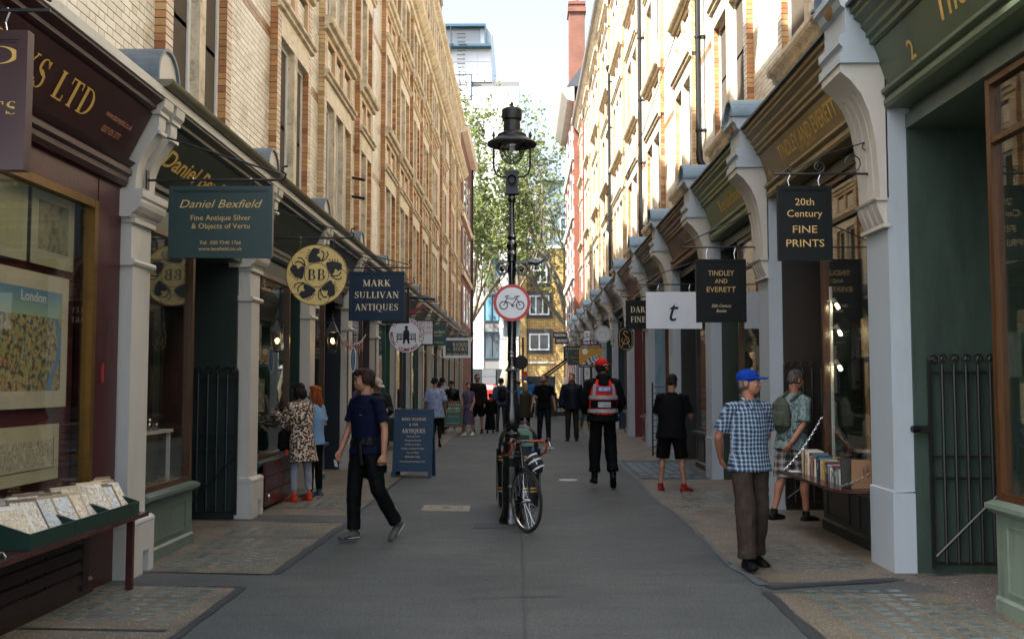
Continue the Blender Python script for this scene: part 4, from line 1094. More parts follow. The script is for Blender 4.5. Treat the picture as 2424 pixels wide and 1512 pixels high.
mb = MB(); clad(mb, -3.95, -2.6, 0, 2.88, 95.93, 1.3, 0.75); mb.build('grey_panel', paint('grey panel', '#5a5c5e', 0.5, 0.08, 1, 0), wb)
# penthouse window and balcony of the tower
ty = 96.0
mb = MB(); mb.box(-8.5, -3.62, ty - 0.7, ty + 0.3, 36.35, 36.6); mb.box(-8.5, -3.1, ty - 0.9, ty + 0.3, 34.3, 34.55)
mb.box(-3.72, -3.55, ty - 0.7, ty + .3, 34.56, 36.34); mb.build('balcony', M_bframe, wb)
mb = MB(); mb.box(-8.5, -4.2, ty - 0.05, ty + .1, 34.6, 36.3); mb.build('balcony_glazing', dark_pane('balcony glass', (0.03, 0.07, 0.12)), wb)
win(wb, -7.3, -5.0, 29.2, 31.8, 96, M_bframe, M_bglass, 0)
mb = MB()
for x in (-7.6, -7.0): mb.tube([(x, ty - 1.0, 26), (x, ty - 1.0, 36.2)], 0.05, 6)
for z in np.arange(26.2, 36.2, 0.42): mb.box(-6.4, -5.6, ty - 1.03, ty - 0.97, z, z + 0.07)
mb.build('fire_ladder', M_iron, wb)
# yellow brick block
M_yb = brickmat('yellow stock brick', '#c9a768', '#b08c50', '#6b5a3c', 0.44, 0.15, 0.8, 'xz', ms=0.02)
M_greyb = brickmat('grey stock brick', '#57565a', '#4a494c', '#3a3a3b', 0.44, 0.15, 0.8, 'xz', ms=0.02)
yb_ = empty('brick_block', (2.2, 96, 0), label='yellow brick block with white windows and a grey slate top storey', cat='apartment building')
mb = MB()
def yb_boxes():
    mb.box(-0.3, 12, 96.2, 110, 2.2, 16.2); mb.box(3.15, 3.9, 95.9, 96.2, 0, 14.6); mb.box(-0.3, 0.35, 96.0, 96.2, 0, 14.5); mb.box(4.5, 12, 96, 96.2, 0, 14.5)
yb_boxes(); mb.build('wall', M_yb, yb_)
mb = MB(); mb.box(-0.3, 12, 95.86, 96.25, 2.55, 2.67) if False else None
mb.box(-0.3, 3.13, 96.08, 96.3, 3.45, 3.57); mb.box(-0.3, 12, 95.8, 96.3, 14.55, 14.85); mb.build('string_course', M_trimw, yb_)
for (x0, x1, z0, z1, mu, b_) in ((0.6, 2.55, 4.7, 6.3, 1, 0), (0.6, 2.55, 8.1, 10.0, 2, 0), (1.0, 2.35, 11.2, 13.6, 1, 1)):
    mb = MB(); mb.box(x0 - .35, x1 + .3, 96.1, 96.2, z0 - .3, z1 + .45); mb.build('window_surround', M_greyb, yb_)
    win(yb_, x0, x1, z0, z1, 96.05, M_trimw, dark_pane('flat window glass'), mu, b_, 0.13)
mb = MB(); mb.box(0.35, 3.1, 96.1, 96.3, -0.02, 2.2); mb.build('undercroft', M_dark, yb_)
mb = MB()
for x in np.arange(0.5, 3.1, 0.18): mb.box(x, x + 0.03, 96.0, 96.05, 0.9, 2.15)
for z in (0.95, 1.4, 1.8, 2.1): mb.box(0.4, 3.1, 95.98, 96.0, z, z + .03)
mb.build('grille', M_iron, yb_)
mb = MB(); mb.prism([(96.0, 14.9), (110, 14.9), (110, 19.5), (97.0, 19.5)], 'x', -0.3, 12); mb.build('mansard_roof', paint('blue-grey slate', '#5b6a74', 0.5, 0.15, 1.2, 0), yb_)
for x0 in (0.9, 3.6):
    win(yb_, x0, x0 + 1.7, 15.2, 17.6, 96.1, M_trimw, M_bglass, 1, 1, 0.12)
mb = MB(); mb.prism([(97.2, 19.52), (109, 19.52), (106, 22), (99.5, 22)], 'x', 1.4, 12); mb.build('roof', paint('blue lead roof', '#4d6270', 0.5, 0.1, 1, 0), yb_)
# red brick corner houses that close the lane
rl = empty('corner_house', (-3.6, 62, 0), label='narrow red brick corner house with iron downpipe closing the shaded terrace', cat='house')
mb = MB(); mb.box(-3.42, -9, 55.1, 66, 0, 15.6); mb.build('wall', M_brRy, rl)
mb = MB(); extr(mb, -1, [(3.45, 15.6), (3.1, 15.7), (3.0, 15.95), (3.45, 16.0)], 55.1, 66.1)
for z in (4.2, 7.6, 10.9): extr(mb, -1, [(3.43, z), (3.3, z), (3.25, z + .25), (3.43, z + .3)], 55.1, 66.05)
mb.build('stone_band', M_stone, rl)
for y in (56.2, 59.0, 61.8):
    for z in (5.0, 8.3, 11.6):
        mb = MB(); mb.box(-3.41, -3.36, y, y + 1.2, z, z + 2.1); o = mb.build('window', M_trimw, rl)
        mb = MB(); mb.box(-3.35, -3.355, y + .1, y + 1.1, z + .1, z + 2); mb.build('pane', M_pane, o)
mb = MB(); mb.tube([(-3.3, 64.6, 0.2), (-3.3, 64.6, 15.5)], 0.07, 8); mb.build('downpipe', M_iron, rl)
rr = empty('corner_house', (3.6, 63, 0), label='red brick corner house with white stone bands and tall red chimney closing the sunlit terrace', cat='house')
mb = MB(); mb.box(3.42, 9, 60.1, 72, 0, 18.8); mb.build('wall', M_brRy, rr)
mb = MB(); extr(mb, 1, [(3.45, 18.8), (3.05, 18.9), (2.7, 19.4), (2.6, 19.6), (3.45, 19.7)], 60.1, 72.1)
for z in (4.2, 7.9, 11.6, 15.2): extr(mb, 1, [(3.43, z), (3.28, z), (3.22, z + .3), (3.43, z + .35)], 60.12, 72.05)
for y in (60.2, 63.6, 67, 70.6):
    for z in np.arange(0.2, 18, 0.9): mb.box(3.425, 3.37, y, y + 0.55, z, z + 0.42)
mb.build('stone_band', paint('white stone', '#bdb6a8', 0.6, 0.1, 2, 0), rr)
for y in (61.4, 64.7, 68.3):
    for z in (5.0, 8.6, 12.3, 15.9):
        mb = MB(); mb.box(3.41, 3.36, y, y + 1.3, z, z + 2.2); o = mb.build('window', M_trimw, rr)
        mb = MB(); mb.box(3.35, 3.355, y + .1, y + 1.2, z + .1, z + 2.1); mb.build('pane', M_pane, o)
mb = MB(); mb.box(3.25, 4.25, 62.0, 63.4, 19.7, 25.6); o = mb.build('chimney', M_brRx, rr)
mb = MB(); mb.box(3.17, 4.33, 61.9, 63.5, 25.1, 25.4); mb.box(3.2, 4.3, 61.95, 63.45, 25.6, 25.8); mb.build('chimney_band', M_brRx, o)
mb = MB(); mb.lathe([(0.2, 25.8), (0.17, 26.5), (0.2, 26.55), (0.14, 26.55)], (3.7, 62.7, 0), 12); mb.build('chimney_pot', paint('terracotta', '#a05a34', 0.7), o)
mb = MB(); mb.prism([(3.0, 19.72), (9, 19.72), (9, 22.5), (5, 22.5)], 'y', 60.1, 72); mb.build('roof', M_slate, rr)
rr.location.x -= 0.3

# plane tree
def plane_tree(base, seed, h=23, label='', spread=1.0, nleaf=9000, lean=(0.25, 0)):
    r_ = random.Random(seed)
    t_ = empty('plane_tree', base, label=label, cat='tree')
    wd = MB(); tips = []
    def grow(p, d, ln, r, lv):
        pts = [p]; rs = [r]
        n = 5
        for i in range(n):
            d = (d + Vector((r_.uniform(-.17, .17), r_.uniform(-.17, .17), r_.uniform(-.03, .12)))).normalized()
            p = p + d * ln / n
            pts.append(p); rs.append(r * (1 - 0.42 * (i + 1) / n))
            if lv >= 2: tips.append((p.copy(), lv))
        wd.tube(pts, rs, 8 if lv < 2 else 5, cap=False)
        if lv >= 5: return
        k = 3 if lv < 2 else r_.choice((2, 3))
        for j in range(k):
            q = pts[-1 if j == 0 else r_.randint(2, n)]
            ang = r_.uniform(0.35, 0.85) if j else 0.2
            ax = Vector((r_.uniform(-1, 1), r_.uniform(-1, 1), r_.uniform(-.3, .3))).normalized()
            nd = (Quaternion(ax, ang) @ d); nd.z += 0.12; nd.normalize()
            grow(q, nd, ln * r_.uniform(0.66, 0.86), rs[-1] * (0.95 if j == 0 else 0.66), lv + 1)
    grow(Vector(base), Vector((lean[0], lean[1], 1)).normalized(), h * 0.24, h * 0.017, 0)
    m = paint('plane bark', '#776e5a', 0.85, 0.3, 3, 0.3, 30, dirt='#4c4538')
    wd.build('trunk', m, t_, smooth=True)
    tw = MB()
    for i in range(130):
        p, lv = tips[r_.randrange(len(tips))]
        d = Vector((r_.uniform(-1, 1), r_.uniform(-.6, .6), r_.uniform(-.9, .25))); pts = [p]
        for j in range(6):
            d.z -= .1; pts.append(pts[-1] + d.normalized() * r_.uniform(.35, .6)); tips.append((pts[-1], 5)); tips.append((pts[-1], 5))
        tw.tube(pts, [.03, .026, .022, .018, .014, .01, .006], 4, cap=False)
    tw.build('twig', paint('plane twig', '#5d5442', .9), t_, kind='stuff')
    lf = MB()
    T_ = len(tips)
    for i in range(nleaf):
        p, lv = tips[r_.randrange(T_)]
        if lv < 4 and r_.random() < 0.6: continue
        s_ = r_.uniform(0.3, 0.9) * (0.4 + 0.12 * (5 - lv))
        c = p + Vector((r_.gauss(0, s_), r_.gauss(0, s_), r_.gauss(-0.1, s_ * .8)))
        if c.z < 8.5 or (c.x > .3 and c.z < 20 and r_.random() < .72): continue
        sz = r_.uniform(0.1, 0.2)
        a = Vector((r_.uniform(-1, 1), r_.uniform(-1, 1), r_.uniform(-.6, .6))).normalized()
        b_ = a.cross(Vector((r_.uniform(-1, 1), r_.uniform(-1, 1), r_.uniform(-1, 1)))).normalized()
        n_ = a.cross(b_)
        lf.add([c - a * sz, c - b_ * sz * .75 + n_ * .02, c - a * .1 * sz + n_ * .05, c + a * sz * 1.1, c + b_ * sz * .75 + n_ * .02], [(0, 1, 3, 2), (0, 2, 3, 4)])
    lf.build('crown', M_leaf, t_)
    return t_
def leaf_mat():
    m, t, b = nt('plane leaves')
    g_ = N(t, 'ShaderNodeNewGeometry')
    c = ramp(t, g_.outputs['Random Per Island'], [(0, (0.075, 0.095, 0.04)), (0.5, (0.14, 0.165, 0.075)), (0.85, (0.22, 0.235, 0.12)), (1, (0.3, 0.3, 0.18))])
    L(t, c, b.inputs['Base Color']); b.inputs['Roughness'].default_value = 0.5
    tl = N(t, 'ShaderNodeBsdfTranslucent'); L(t, mix(t, 1.0, c, (1.0, 1.15, 0.5), 'MULTIPLY'), tl.inputs[0])
    mx = N(t, 'ShaderNodeMixShader'); mx.inputs[0].default_value = 0.55
    L(t, b.outputs[0], mx.inputs[1]); L(t, tl.outputs[0], mx.inputs[2]); L(t, mx.outputs[0], t.nodes['Material Output'].inputs[0])
    return m
M_leaf = leaf_mat()
plane_tree((-5.6, 78, 0), 11, 29, 'tall London plane tree with light bark leaning over the end of the lane', nleaf=9500, lean=(0.3, 0.0))
plane_tree((-1.9, 90, 0), 5, 33, 'thinner plane tree directly behind the lamp lantern', nleaf=6500, lean=(0.1, 0.1))
plane_tree((5.6, 82, 0), 21, 33, 'young plane tree in front of the yellow brick block', nleaf=7500, lean=(-0.25, 0.0))
for z in (0,):
    mb = MB(); mb.box(-14, 14, 72, 74.0, 0.0, 0.12); mb.build('far_pavement', M_grey, kind='structure')

# ---------------------------------------------------------------- lamp post
LX, LY = -0.127, 11.45
lamp = empty('lamp_post', (LX, LY, 0), label='tall glossy black Victorian lamp post numbered 2 standing mid-lane', cat='street lamp')
mb = MB()
mb.lathe([(0.15, 0), (0.15, 0.05), (0.125, 0.1), (0.115, 0.16), (0.108, 0.2), (0.108, 0.72), (0.115, 0.74), (0.115, 0.78), (0.105, 0.8), (0.1, 0.86), (0.108, 0.88), (0.108, 0.91), (0.085, 0.94), (0.08, 0.97), (0.09, 0.99), (0.09, 1.02), (0.07, 1.04), (0.07, 1.06)], (LX, LY, 0), 24)
o = mb.build('pedestal', M_ironG, lamp, smooth=35)
mb = MB()
for k in range(8):
    a = k * math.pi / 4
    mb.obox((LX + 0.109 * math.cos(a), LY + 0.109 * math.sin(a), 0.45), (-math.sin(a) * .028, math.cos(a) * .028, 0), (math.cos(a) * .004, math.sin(a) * .004, 0), (0, 0, 0.2))
    mb.obox((LX + 0.117 * math.cos(a), LY + 0.117 * math.sin(a), 0.76), (-math.sin(a) * .02, math.cos(a) * .02, 0), (math.cos(a) * .005, math.sin(a) * .005, 0), (0, 0, 0.014))
mb.build('pedestal_panel', M_ironG, o)
mb = MB()
mb.lathe([(0.06, 1.06), (0.085, 1.09), (0.097, 1.14), (0.097, 1.2), (0.086, 1.3), (0.07, 1.42), (0.064, 1.44), (0.067, 1.46), (0.06, 1.48), (0.052, 1.6), (0.05, 1.7), (0.052, 1.72), (0.07, 1.73), (0.072, 1.75), (0.055, 1.77), (0.046, 1.8), (0.043, 2.2), (0.036, 3.0)], (LX, LY, 0), 24)
o = mb.build('shaft', M_ironG, lamp, smooth=35)
mb = MB()
for k in range(20):
    a = k * 2 * math.pi / 20
    mb.lathe([(0, -.011), (.009, -.005), (.009, .005), (0, .011)], (LX + 0.072 * math.cos(a), LY + 0.072 * math.sin(a), 1.74), 6)
    mb.lathe([(0, -.008), (.007, -.003), (.007, .003), (0, .008)], (LX + 0.061 * math.cos(a), LY + 0.061 * math.sin(a), 1.5), 6)
for k in range(8):
    a0 = k * math.pi / 4
    mb.tube([(LX + (0.048 - .003 * j / 6) * math.cos(a0 + j * .35), LY + (0.048 - .003 * j / 6) * math.sin(a0 + j * .35), 1.85 + j * 0.2) for j in range(7)], 0.004, 5)
mb.build('beading', M_ironG, o)
mb = MB()
mb.lathe([(0.036, 2.98), (0.055, 3.0), (0.05, 3.05), (0.06, 3.08), (0.045, 3.12), (0.062, 3.17), (0.062, 3.2), (0.04, 3.24), (0.055, 3.28), (0.035, 3.33), (0.033, 3.6), (0.03, 3.62)], (LX, LY, 0), 20)
mb.lathe([(0.03, 3.3), (0.03, 3.68), (0.045, 3.7), (0.048, 3.73), (0.034, 3.76), (0.034, 3.79)], (LX, LY, 0), 20)
mb.build('upper_shaft', M_ironG, lamp, smooth=35)
# scrolled ladder bar
mb = MB()
zt = 2.99
mb.box(LX - 0.17, LX + 0.2, LY - 0.015, LY + 0.015, zt - 0.015, zt + 0.015)
mb.tube([(LX + 0.19, LY, zt), (LX + 0.27, LY, zt - 0.015), (LX + 0.33, LY, zt + 0.0), (LX + 0.38, LY, zt + 0.04)], [0.025, 0.025, 0.022, 0.008], 8)
for q in (-1, 1):
    sp_ = spiral(LX + q * 0.105, zt - 0.085, 0.075, 0.012, math.pi / 2, -q * 1.6, 26)
    mb.tube([(a, LY, b_) for a, b_ in sp_], 0.014, 6)
    mb.lathe([(0, -.02), (.02, -.012), (.02, .012), (0, .02)], (LX + q * .105, LY, zt - .085), 10, axis='y')
mb.build('ladder_bar', M_ironG, lamp, smooth=40)
# casting box and lantern
mb = MB()
mb.box(LX - 0.07, LX + 0.07, LY - 0.06, LY + 0.06, 3.79, 4.02)
mb.box(LX - 0.078, LX + 0.078, LY - 0.066, LY + 0.066, 4.02, 4.045); mb.box(LX - 0.078, LX + 0.078, LY - 0.066, LY + 0.066, 3.775, 3.795)
mb.lathe([(0.0, -.0), (.035, -.004), (.05, -.02), (.052, -.04)], (LX, LY - .1, 3.93), 16, axis='y')
o = mb.build('gear_box', M_iron, lamp, smooth=35)
text('SUGG', (LX, LY - 0.104, 3.915), (1, 0, 0), (0, 0, 1), 0.025, M_iron, o, width=0.075)
mb = MB()
for q in (-1, 1):
    pts = [(LX + q * 0.07, LY, 3.98), (LX + q * 0.14, LY, 3.985), (LX + q * 0.19, LY, 4.02), (LX + q * 0.212, LY, 4.1), (LX + q * 0.214, LY, 4.5)]
    mb.tube(pts, 0.0125, 8)
    mb.tube([(a, LY, b_) for a, b_ in spiral(LX + q * 0.16, 4.09, 0.042, 0.006, 0 if q > 0 else math.pi, q * 1.7, 24)], 0.0045, 5)
    mb.tube([(a, LY, b_) for a, b_ in spiral(LX + q * 0.235, 4.31, 0.02, 0.004, math.pi if q > 0 else 0, -q * 1.0, 14)], 0.004, 5)
    mb.tube([(a, LY, b_) for a, b_ in spiral(LX + q * 0.19, 4.26, 0.02, 0.004, 0 if q > 0 else math.pi, q * 1.0, 14)], 0.004, 5)
    for z in (4.15, 4.22): mb.lathe([(0.012, z - .012), (0.02, z), (0.012, z + .012)], (LX + q * .214, LY, 0), 10)
    mb.lathe([(0.012, 4.45), (0.02, 4.47), (0.014, 4.5), (0.005, 4.52)], (LX + q * .214, LY, 0), 10)
mb.build('lantern_frame', M_iron, lamp, smooth=40)
mb = MB()
mb.lathe([(0.155, 4.4), (0.21, 4.385), (0.27, 4.36), (0.29, 4.355), (0.292, 4.37), (0.27, 4.395), (0.2, 4.43), (0.17, 4.445), (0.17, 4.475), (0.15, 4.49), (0.12, 4.5), (0.1, 4.52), (0.098, 4.64), (0.115, 4.655), (0.118, 4.7), (0.12, 4.73), (0.12, 4.77), (0.105, 4.785), (0.03, 4.79), (0.02, 4.8), (0.03, 4.81), (0.018, 4.825), (0.02, 4.845), (0.012, 4.865), (0, 4.875)], (LX, LY, 0), 32)
mb.build('lantern_hood', M_iron, lamp, smooth=35)
mb = MB(); mb.lathe([(0.155, 4.4), (0.14, 4.41), (0.06, 4.43), (0.0, 4.43)], (LX, LY, 0), 24); mb.build('reflector', M_white, lamp, smooth=35)
mb = MB(); mb.lathe([(0.152, 4.39), (0.157, 4.34), (0.148, 4.27), (0.122, 4.2), (0.08, 4.15), (0.0, 4.125)], (LX, LY, 0), 28)
gg_, gt_, gb_ = nt('lantern glass')
gl_ = N(gt_, 'ShaderNodeBsdfGlossy'); gl_.inputs['Roughness'].default_value = .02; tr_ = N(gt_, 'ShaderNodeBsdfTransparent'); lw_ = N(gt_, 'ShaderNodeLayerWeight'); lw_.inputs[0].default_value = .35
nz_ = N(gt_, 'ShaderNodeTexNoise'); nz_.inputs['Scale'].default_value = 16; nz_.inputs['Detail'].default_value = 3
L(gt_, mix(gt_, ramp(gt_, nz_.outputs[0], [(.45, (0, 0, 0)), (.65, (.6, .6, .6))]), ramp(gt_, lw_.outputs['Facing'], [(0, (.62, .64, .62)), (.6, (.42, .43, .4)), (1, (.06, .06, .05))]), (.3, .3, .26)), tr_.inputs[0])
ms_ = N(gt_, 'ShaderNodeMixShader'); ms_.inputs[0].default_value = .12; L(gt_, tr_.outputs[0], ms_.inputs[1]); L(gt_, gl_.outputs[0], ms_.inputs[2]); L(gt_, ms_.outputs[0], gt_.nodes['Material Output'].inputs[0])
mb.build('glass_globe', gg_, lamp, smooth=True)
mb = MB(); mb.lathe([(0, 4.27), (.022, 4.28), (.026, 4.33), (.02, 4.4)], (LX, LY, 0), 10); mb.build('bulb', paint('frosted bulb', '#cfd0cc', 0.3, 0.05, 5, 0), lamp, smooth=True)
text('2', (LX, LY - 0.0475, 1.9), (1, 0, 0), (0, 0, 1), 0.062, paint('white numeral', '#d8d8d4', 0.6), lamp, bold=0.02, depth=0.0)

# no cycling sign fixed on the post
sg = empty('road_sign', (LX, LY - 0.06, 2.5), label='round red-ringed no cycling sign with black bicycle, strapped to the lamp post', cat='road sign')
SX, SZ, SR = LX + 0.0, 2.512, 0.212
mb = MB(); mb.lathe([(0.0, 0), (SR, 0), (SR, 0.004), (0, 0.004)], (SX, LY - 0.065, SZ), 48, axis='y'); mb.build('plate', paint('sign white', '#d5d7d8', 0.35, 0.04, 8, 0), sg)
mb = MB(); mb.lathe([(SR - 0.034, -0.0015), (SR, -0.0015)], (SX, LY - 0.065, SZ), 48, axis='y'); mb.v = [v for v in mb.v]; mb.build('red_ring', paint('sign red', '#b01f22', 0.35, 0.05, 8, 0), sg)
M_sb = paint('sign black', '#0a0b0c', 0.5, 0, 3, 0)
mb = MB()
def sgt(pts, w):
    for (x0, z0), (x1, z1) in zip(pts[:-1], pts[1:]):
        d = math.hypot(x1 - x0, z1 - z0); nx, nz = -(z1 - z0) / d * w / 2, (x1 - x0) / d * w / 2
        ex, ez = (x1 - x0) / d * w * .3, (z1 - z0) / d * w * .3
        y_ = LY - 0.0672
        mb.add([(SX + x0 - ex + nx, y_, SZ + z0 - ez + nz), (SX + x1 + ex + nx, y_, SZ + z1 + ez + nz), (SX + x1 + ex - nx, y_, SZ + z1 + ez - nz), (SX + x0 - ex - nx, y_, SZ + z0 - ez - nz)], [(3, 2, 1, 0)])
for wx in (-0.094, 0.096):
    sgt([(wx + 0.044 * math.cos(a), -0.03 + 0.044 * math.sin(a)) for a in np.linspace(0, 2 * math.pi, 21)], 0.011)
sgt([(-0.094, -0.03), (-0.06, 0.042), (-0.05, 0.075), (-0.03, 0.078)], 0.009); sgt([(-0.075, 0.06), (-0.07, 0.076), (-0.045, 0.078)], 0.009)
sgt([(-0.06, 0.048), (0.055, 0.05)], 0.009); sgt([(-0.07, 0.02), (0.005, -0.025), (0.055, 0.05), (0.07, 0.072)], 0.009); sgt([(0.055, 0.05), (0.096, -0.03)], 0.008); sgt([(0.03, 0.07), (0.085, 0.075)], 0.012)
sgt([(0.005 + .012 * math.cos(a), -.03 + .012 * math.sin(a)) for a in np.linspace(0, 6.3, 9)], 0.007); sgt([(0.005, -0.03), (0.025, -0.055)], 0.007); sgt([(0.005, -.03), (0.096, -.03)], 0.004)
mb.build('bicycle_symbol', M_sb, sg)
mb = MB()
for z in (2.36, 2.66): mb.lathe([(0.05, z - .012), (0.052, z - .012), (0.052, z + .012), (.05, z + .012)], (LX, LY, 0), 20); mb.box(LX - .02, LX + .02, LY - .062, LY - .045, z - .012, z + .012)
mb.build('strap', M_chrome, sg)
mb = MB(); mb.box(LX - 0.1, LX + 0.095, LY + 0.055, LY + 0.06, 2.13, 2.36)
tag(mb.build('notice', paint('back of notice', '#b9c2c6', 0.5)), 'pale blank notice plate behind the post, just under the round sign', 'notice')

# litter bin
bx, by = -0.06, 13.05
bn = empty('litter_bin', (bx, by, 0), label='domed black litter bin with green hood and gold bands behind the lamp post', cat='litter bin')
def supr(rx, ry, z, n=32, p=3.2):
    return [(bx + rx * math.copysign(abs(math.cos(a)) ** (2 / p), math.cos(a)), by + ry * math.copysign(abs(math.sin(a)) ** (2 / p), math.sin(a)), z) for a in np.linspace(0, 2 * math.pi, n, endpoint=False)]
def loft(rings, mb, cap=True, m=0):
    n = len(rings[0]); vs = [p for r in rings for p in r]
    fs = [(j * n + i, j * n + (i + 1) % n, (j + 1) * n + (i + 1) % n, (j + 1) * n + i) for j in range(len(rings) - 1) for i in range(n)]
    if cap: fs += [tuple(range(n))[::-1], tuple(range((len(rings) - 1) * n, len(rings) * n))]
    mb.add(vs, fs, m)
M_binb = paint('bin black plastic', '#1b1e1e', 0.45, 0.1, 6, 0.1)
M_bing = paint('bin green', '#57806c', 0.4, 0.1, 5, 0)
mb = MB(); loft([supr(0.24, 0.2, 0.0), supr(0.26, 0.22, 0.03), supr(0.275, 0.235, 0.75)], mb); mb.build('body', M_binb, bn, smooth=30)
mb = MB(); loft([supr(0.262, 0.22, 0.751), supr(0.26, 0.22, 0.8), supr(0.25, 0.21, 0.88), supr(0.215, 0.18, 0.96), supr(0.16, 0.13, 1.02), supr(0.08, 0.07, 1.05)], mb); mb.build('dome', M_binb, bn, smooth=30)
mb = MB()
for z in (0.2, 0.24, 0.6, 0.64): loft([supr(0.2635 + z * .017, 0.2235 + z * .017, z), supr(0.2655 + z * .017, 0.2255 + z * .017, z + .004), supr(0.2655 + z * .017, 0.2255 + z * .017, z + .016), supr(0.2635 + z * .017, 0.2235 + z * .017, z + .02)], mb, False)
mb.build('gold_band', M_gold, bn)
mb = MB()
hood = [(-0.2, 0.79), (0.2, 0.79), (0.175, 0.95), (0.12, 1.0), (-0.12, 1.0), (-0.175, 0.95)]
mb.prism([(bx + a, z) for a, z in hood], 'y', by - 0.262, by - 0.1); mb.build('green_hood', M_bing, bn)
mb = MB(); mb.box(bx + 0.0, bx + 0.14, by - 0.266, by - 0.2625, 0.86, 0.93); mb.box(bx - .14, bx - .02, by - 0.266, by - 0.2625, 0.86, 0.93); mb.build('slot', M_sb, bn)
mb = MB(); mb.tube([(bx - 0.02, by, 1.05), (bx, by, 1.085), (bx + 0.12, by, 1.085), (bx + 0.14, by, 1.05)], 0.012, 8); mb.build('handle', M_binb, bn)
mb = MB(); mb.box(bx - 0.22, bx - 0.12, by - 0.268, by - 0.2635, 0.72, 0.775); mb.build('red_sticker', paint('sticker red', '#a8483a', 0.5), bn)
mb = MB(); mb.box(bx - 0.22, bx - 0.12, by - 0.268, by - 0.2635, 0.777, 0.8); mb.box(bx + .17, bx + .2, by - .268, by - .2635, .72, .78); mb.build('blue_sticker', paint('sticker blue', '#3a5f8f', 0.5), bn)
mb = MB(); mb.box(bx - 0.285, bx - 0.277, by - 0.2, by + 0.2, 0.1, 0.76); mb.box(bx + 0.277, bx + 0.285, by - 0.2, by + 0.2, 0.1, 0.76); mb.build('side_panel', M_binb, bn)

# ---------------------------------------------------------------- bicycle leaning on the post
bk = empty('bicycle', (0.02, 10.9, 0), label='black road bicycle with brown taped drop bars leaning against the lamp post', cat='bicycle')
fwx, fwy, WR = 0.035, 10.75, 0.335
fdir = Vector((0.10, -1, 0)).normalized()             # rear to front
wdir = Vector((0.56, -1, 0)).normalized()              # turned front wheel
M_tyre = paint('tyre rubber', '#151617', 0.75, 0.1, 20, 0.2, 100)
def wheel(c, d, name='wheel'):
    ax = Vector((-d.y, d.x, 0))
    mb = MB()
    n, k = 40, 8
    vs = []
    for i in range(n):
        a = 2 * math.pi * i / n
        rd = d * math.cos(a) + Vector((0, 0, 1)) * math.sin(a)
        for j in range(k):
            b_ = 2 * math.pi * j / k
            vs.append(Vector(c) + rd * (WR - 0.014 + 0.014 * math.cos(b_)) + ax * 0.014 * math.sin(b_))
    fs = [(i * k + j, i * k + (j + 1) % k, ((i + 1) % n) * k + (j + 1) % k, ((i + 1) % n) * k + j) for i in range(n) for j in range(k)]
    mb.add(vs, fs)
    o = mb.build(name, M_tyre, bk, smooth=True)
    mb = MB(); vs = []
    for i in range(n):
        a = 2 * math.pi * i / n
        rd = d * math.cos(a) + Vector((0, 0, 1)) * math.sin(a)
        for (rr_, w) in ((WR - .026, -.011), (WR - .045, -.009), (WR - .045, .009), (WR - .026, .011)): vs.append(Vector(c) + rd * rr_ + ax * w)
    mb.add(vs, [(i * 4 + j, i * 4 + (j + 1) % 4, ((i + 1) % n) * 4 + (j + 1) % 4, ((i + 1) % n) * 4 + j) for i in range(n) for j in range(4)])
    mb.build('rim', M_chrome, o, smooth=40)
    mb = MB()
    for i in range(28):
        a = 2 * math.pi * i / 28; a2 = a + (0.28 if i % 4 < 2 else -0.28); sd = 1 if i % 2 else -1
        r1 = d * math.cos(a) + Vector((0, 0, 1)) * math.sin(a); r0 = d * math.cos(a2) + Vector((0, 0, 1)) * math.sin(a2)
        mb.tube([Vector(c) + r0 * 0.022 + ax * 0.03 * sd, Vector(c) + r1 * (WR - .044)], 0.0016, 4)
    mb.build('spokes', M_chrome, o)
    mb = MB(); mb.tube([Vector(c) - ax * .05, Vector(c) - ax * .032, Vector(c) - ax * .03, Vector(c) + ax * .03, Vector(c) + ax * .032, Vector(c) + ax * .05], [.008, .008, .022, .022, .008, .008], 10); mb.build('hub', M_chrome, o)
    return o
fc = Vector((fwx, fwy, WR)); lean = Vector((-0.06, 0, 0))
rc_ = fc - fdir * 1.0; rc_.z = WR
wheel(fc, wdir); wheel(rc_ + Vector((0.01, 0, 0)), fdir)
hd0 = fc - fdir * 0.075 + Vector((-0.03, 0, 0.37)); hd1 = fc - fdir * 0.14 + Vector((-0.045, 0, 0.56))
bb = fc - fdir * 0.6 + Vector((-0.0, 0, -0.06)); st_ = fc - fdir * 0.76 + Vector((-0.045, 0, 0.46))
mb = MB()
mb.tube([hd0, bb], 0.016, 10); mb.tube([hd1 - Vector((0, 0, 0.04)), st_], 0.0145, 10); mb.tube([bb, st_ + Vector((0, 0, .03))], 0.0145, 10); mb.tube([hd0 - Vector((0, 0, .03)), hd1], 0.019, 10)
for q in (-1, 1):
    ax = Vector((-fdir.y, fdir.x, 0)) * q
    mb.tube([bb + ax * .03, rc_ + ax * .06], 0.009, 8); mb.tube([st_ + ax * .015, rc_ + ax * .06], 0.008, 8)
mb.build('frame', M_ironG, bk, smooth=40)
wax = Vector((-wdir.y, wdir.x, 0))
mb = MB()
for q in (-1, 1): mb.tube([hd0 + wax * .03 * q + Vector((0, 0, -.03)), fc + wdir * 0.0 + wax * .05 * q + Vector((0, 0, .1)) - wdir * .02, fc + wax * .05 * q], [.013, .01, .008], 8)
mb.tube([hd0 - wax * .04 + Vector((0, 0, -.02)), hd0 + wax * .04 + Vector((0, 0, -.02))], .014, 8)
mb.build('fork', M_ironG, bk, smooth=40)
mb = MB(); mb.tube([st_, st_ + Vector((-0.02, 0.04, 0.16))], 0.0125, 8); mb.tube([hd1, hd1 + Vector((-.005, 0, .06)), hd1 + wdir * .09 + Vector((0, 0, .065))], .013, 8); mb.build('stem', M_chrome, bk, smooth=40)
sc_ = st_ + Vector((0.0, 0.02, 0.19))
mb = MB()
n = 14
rings = []
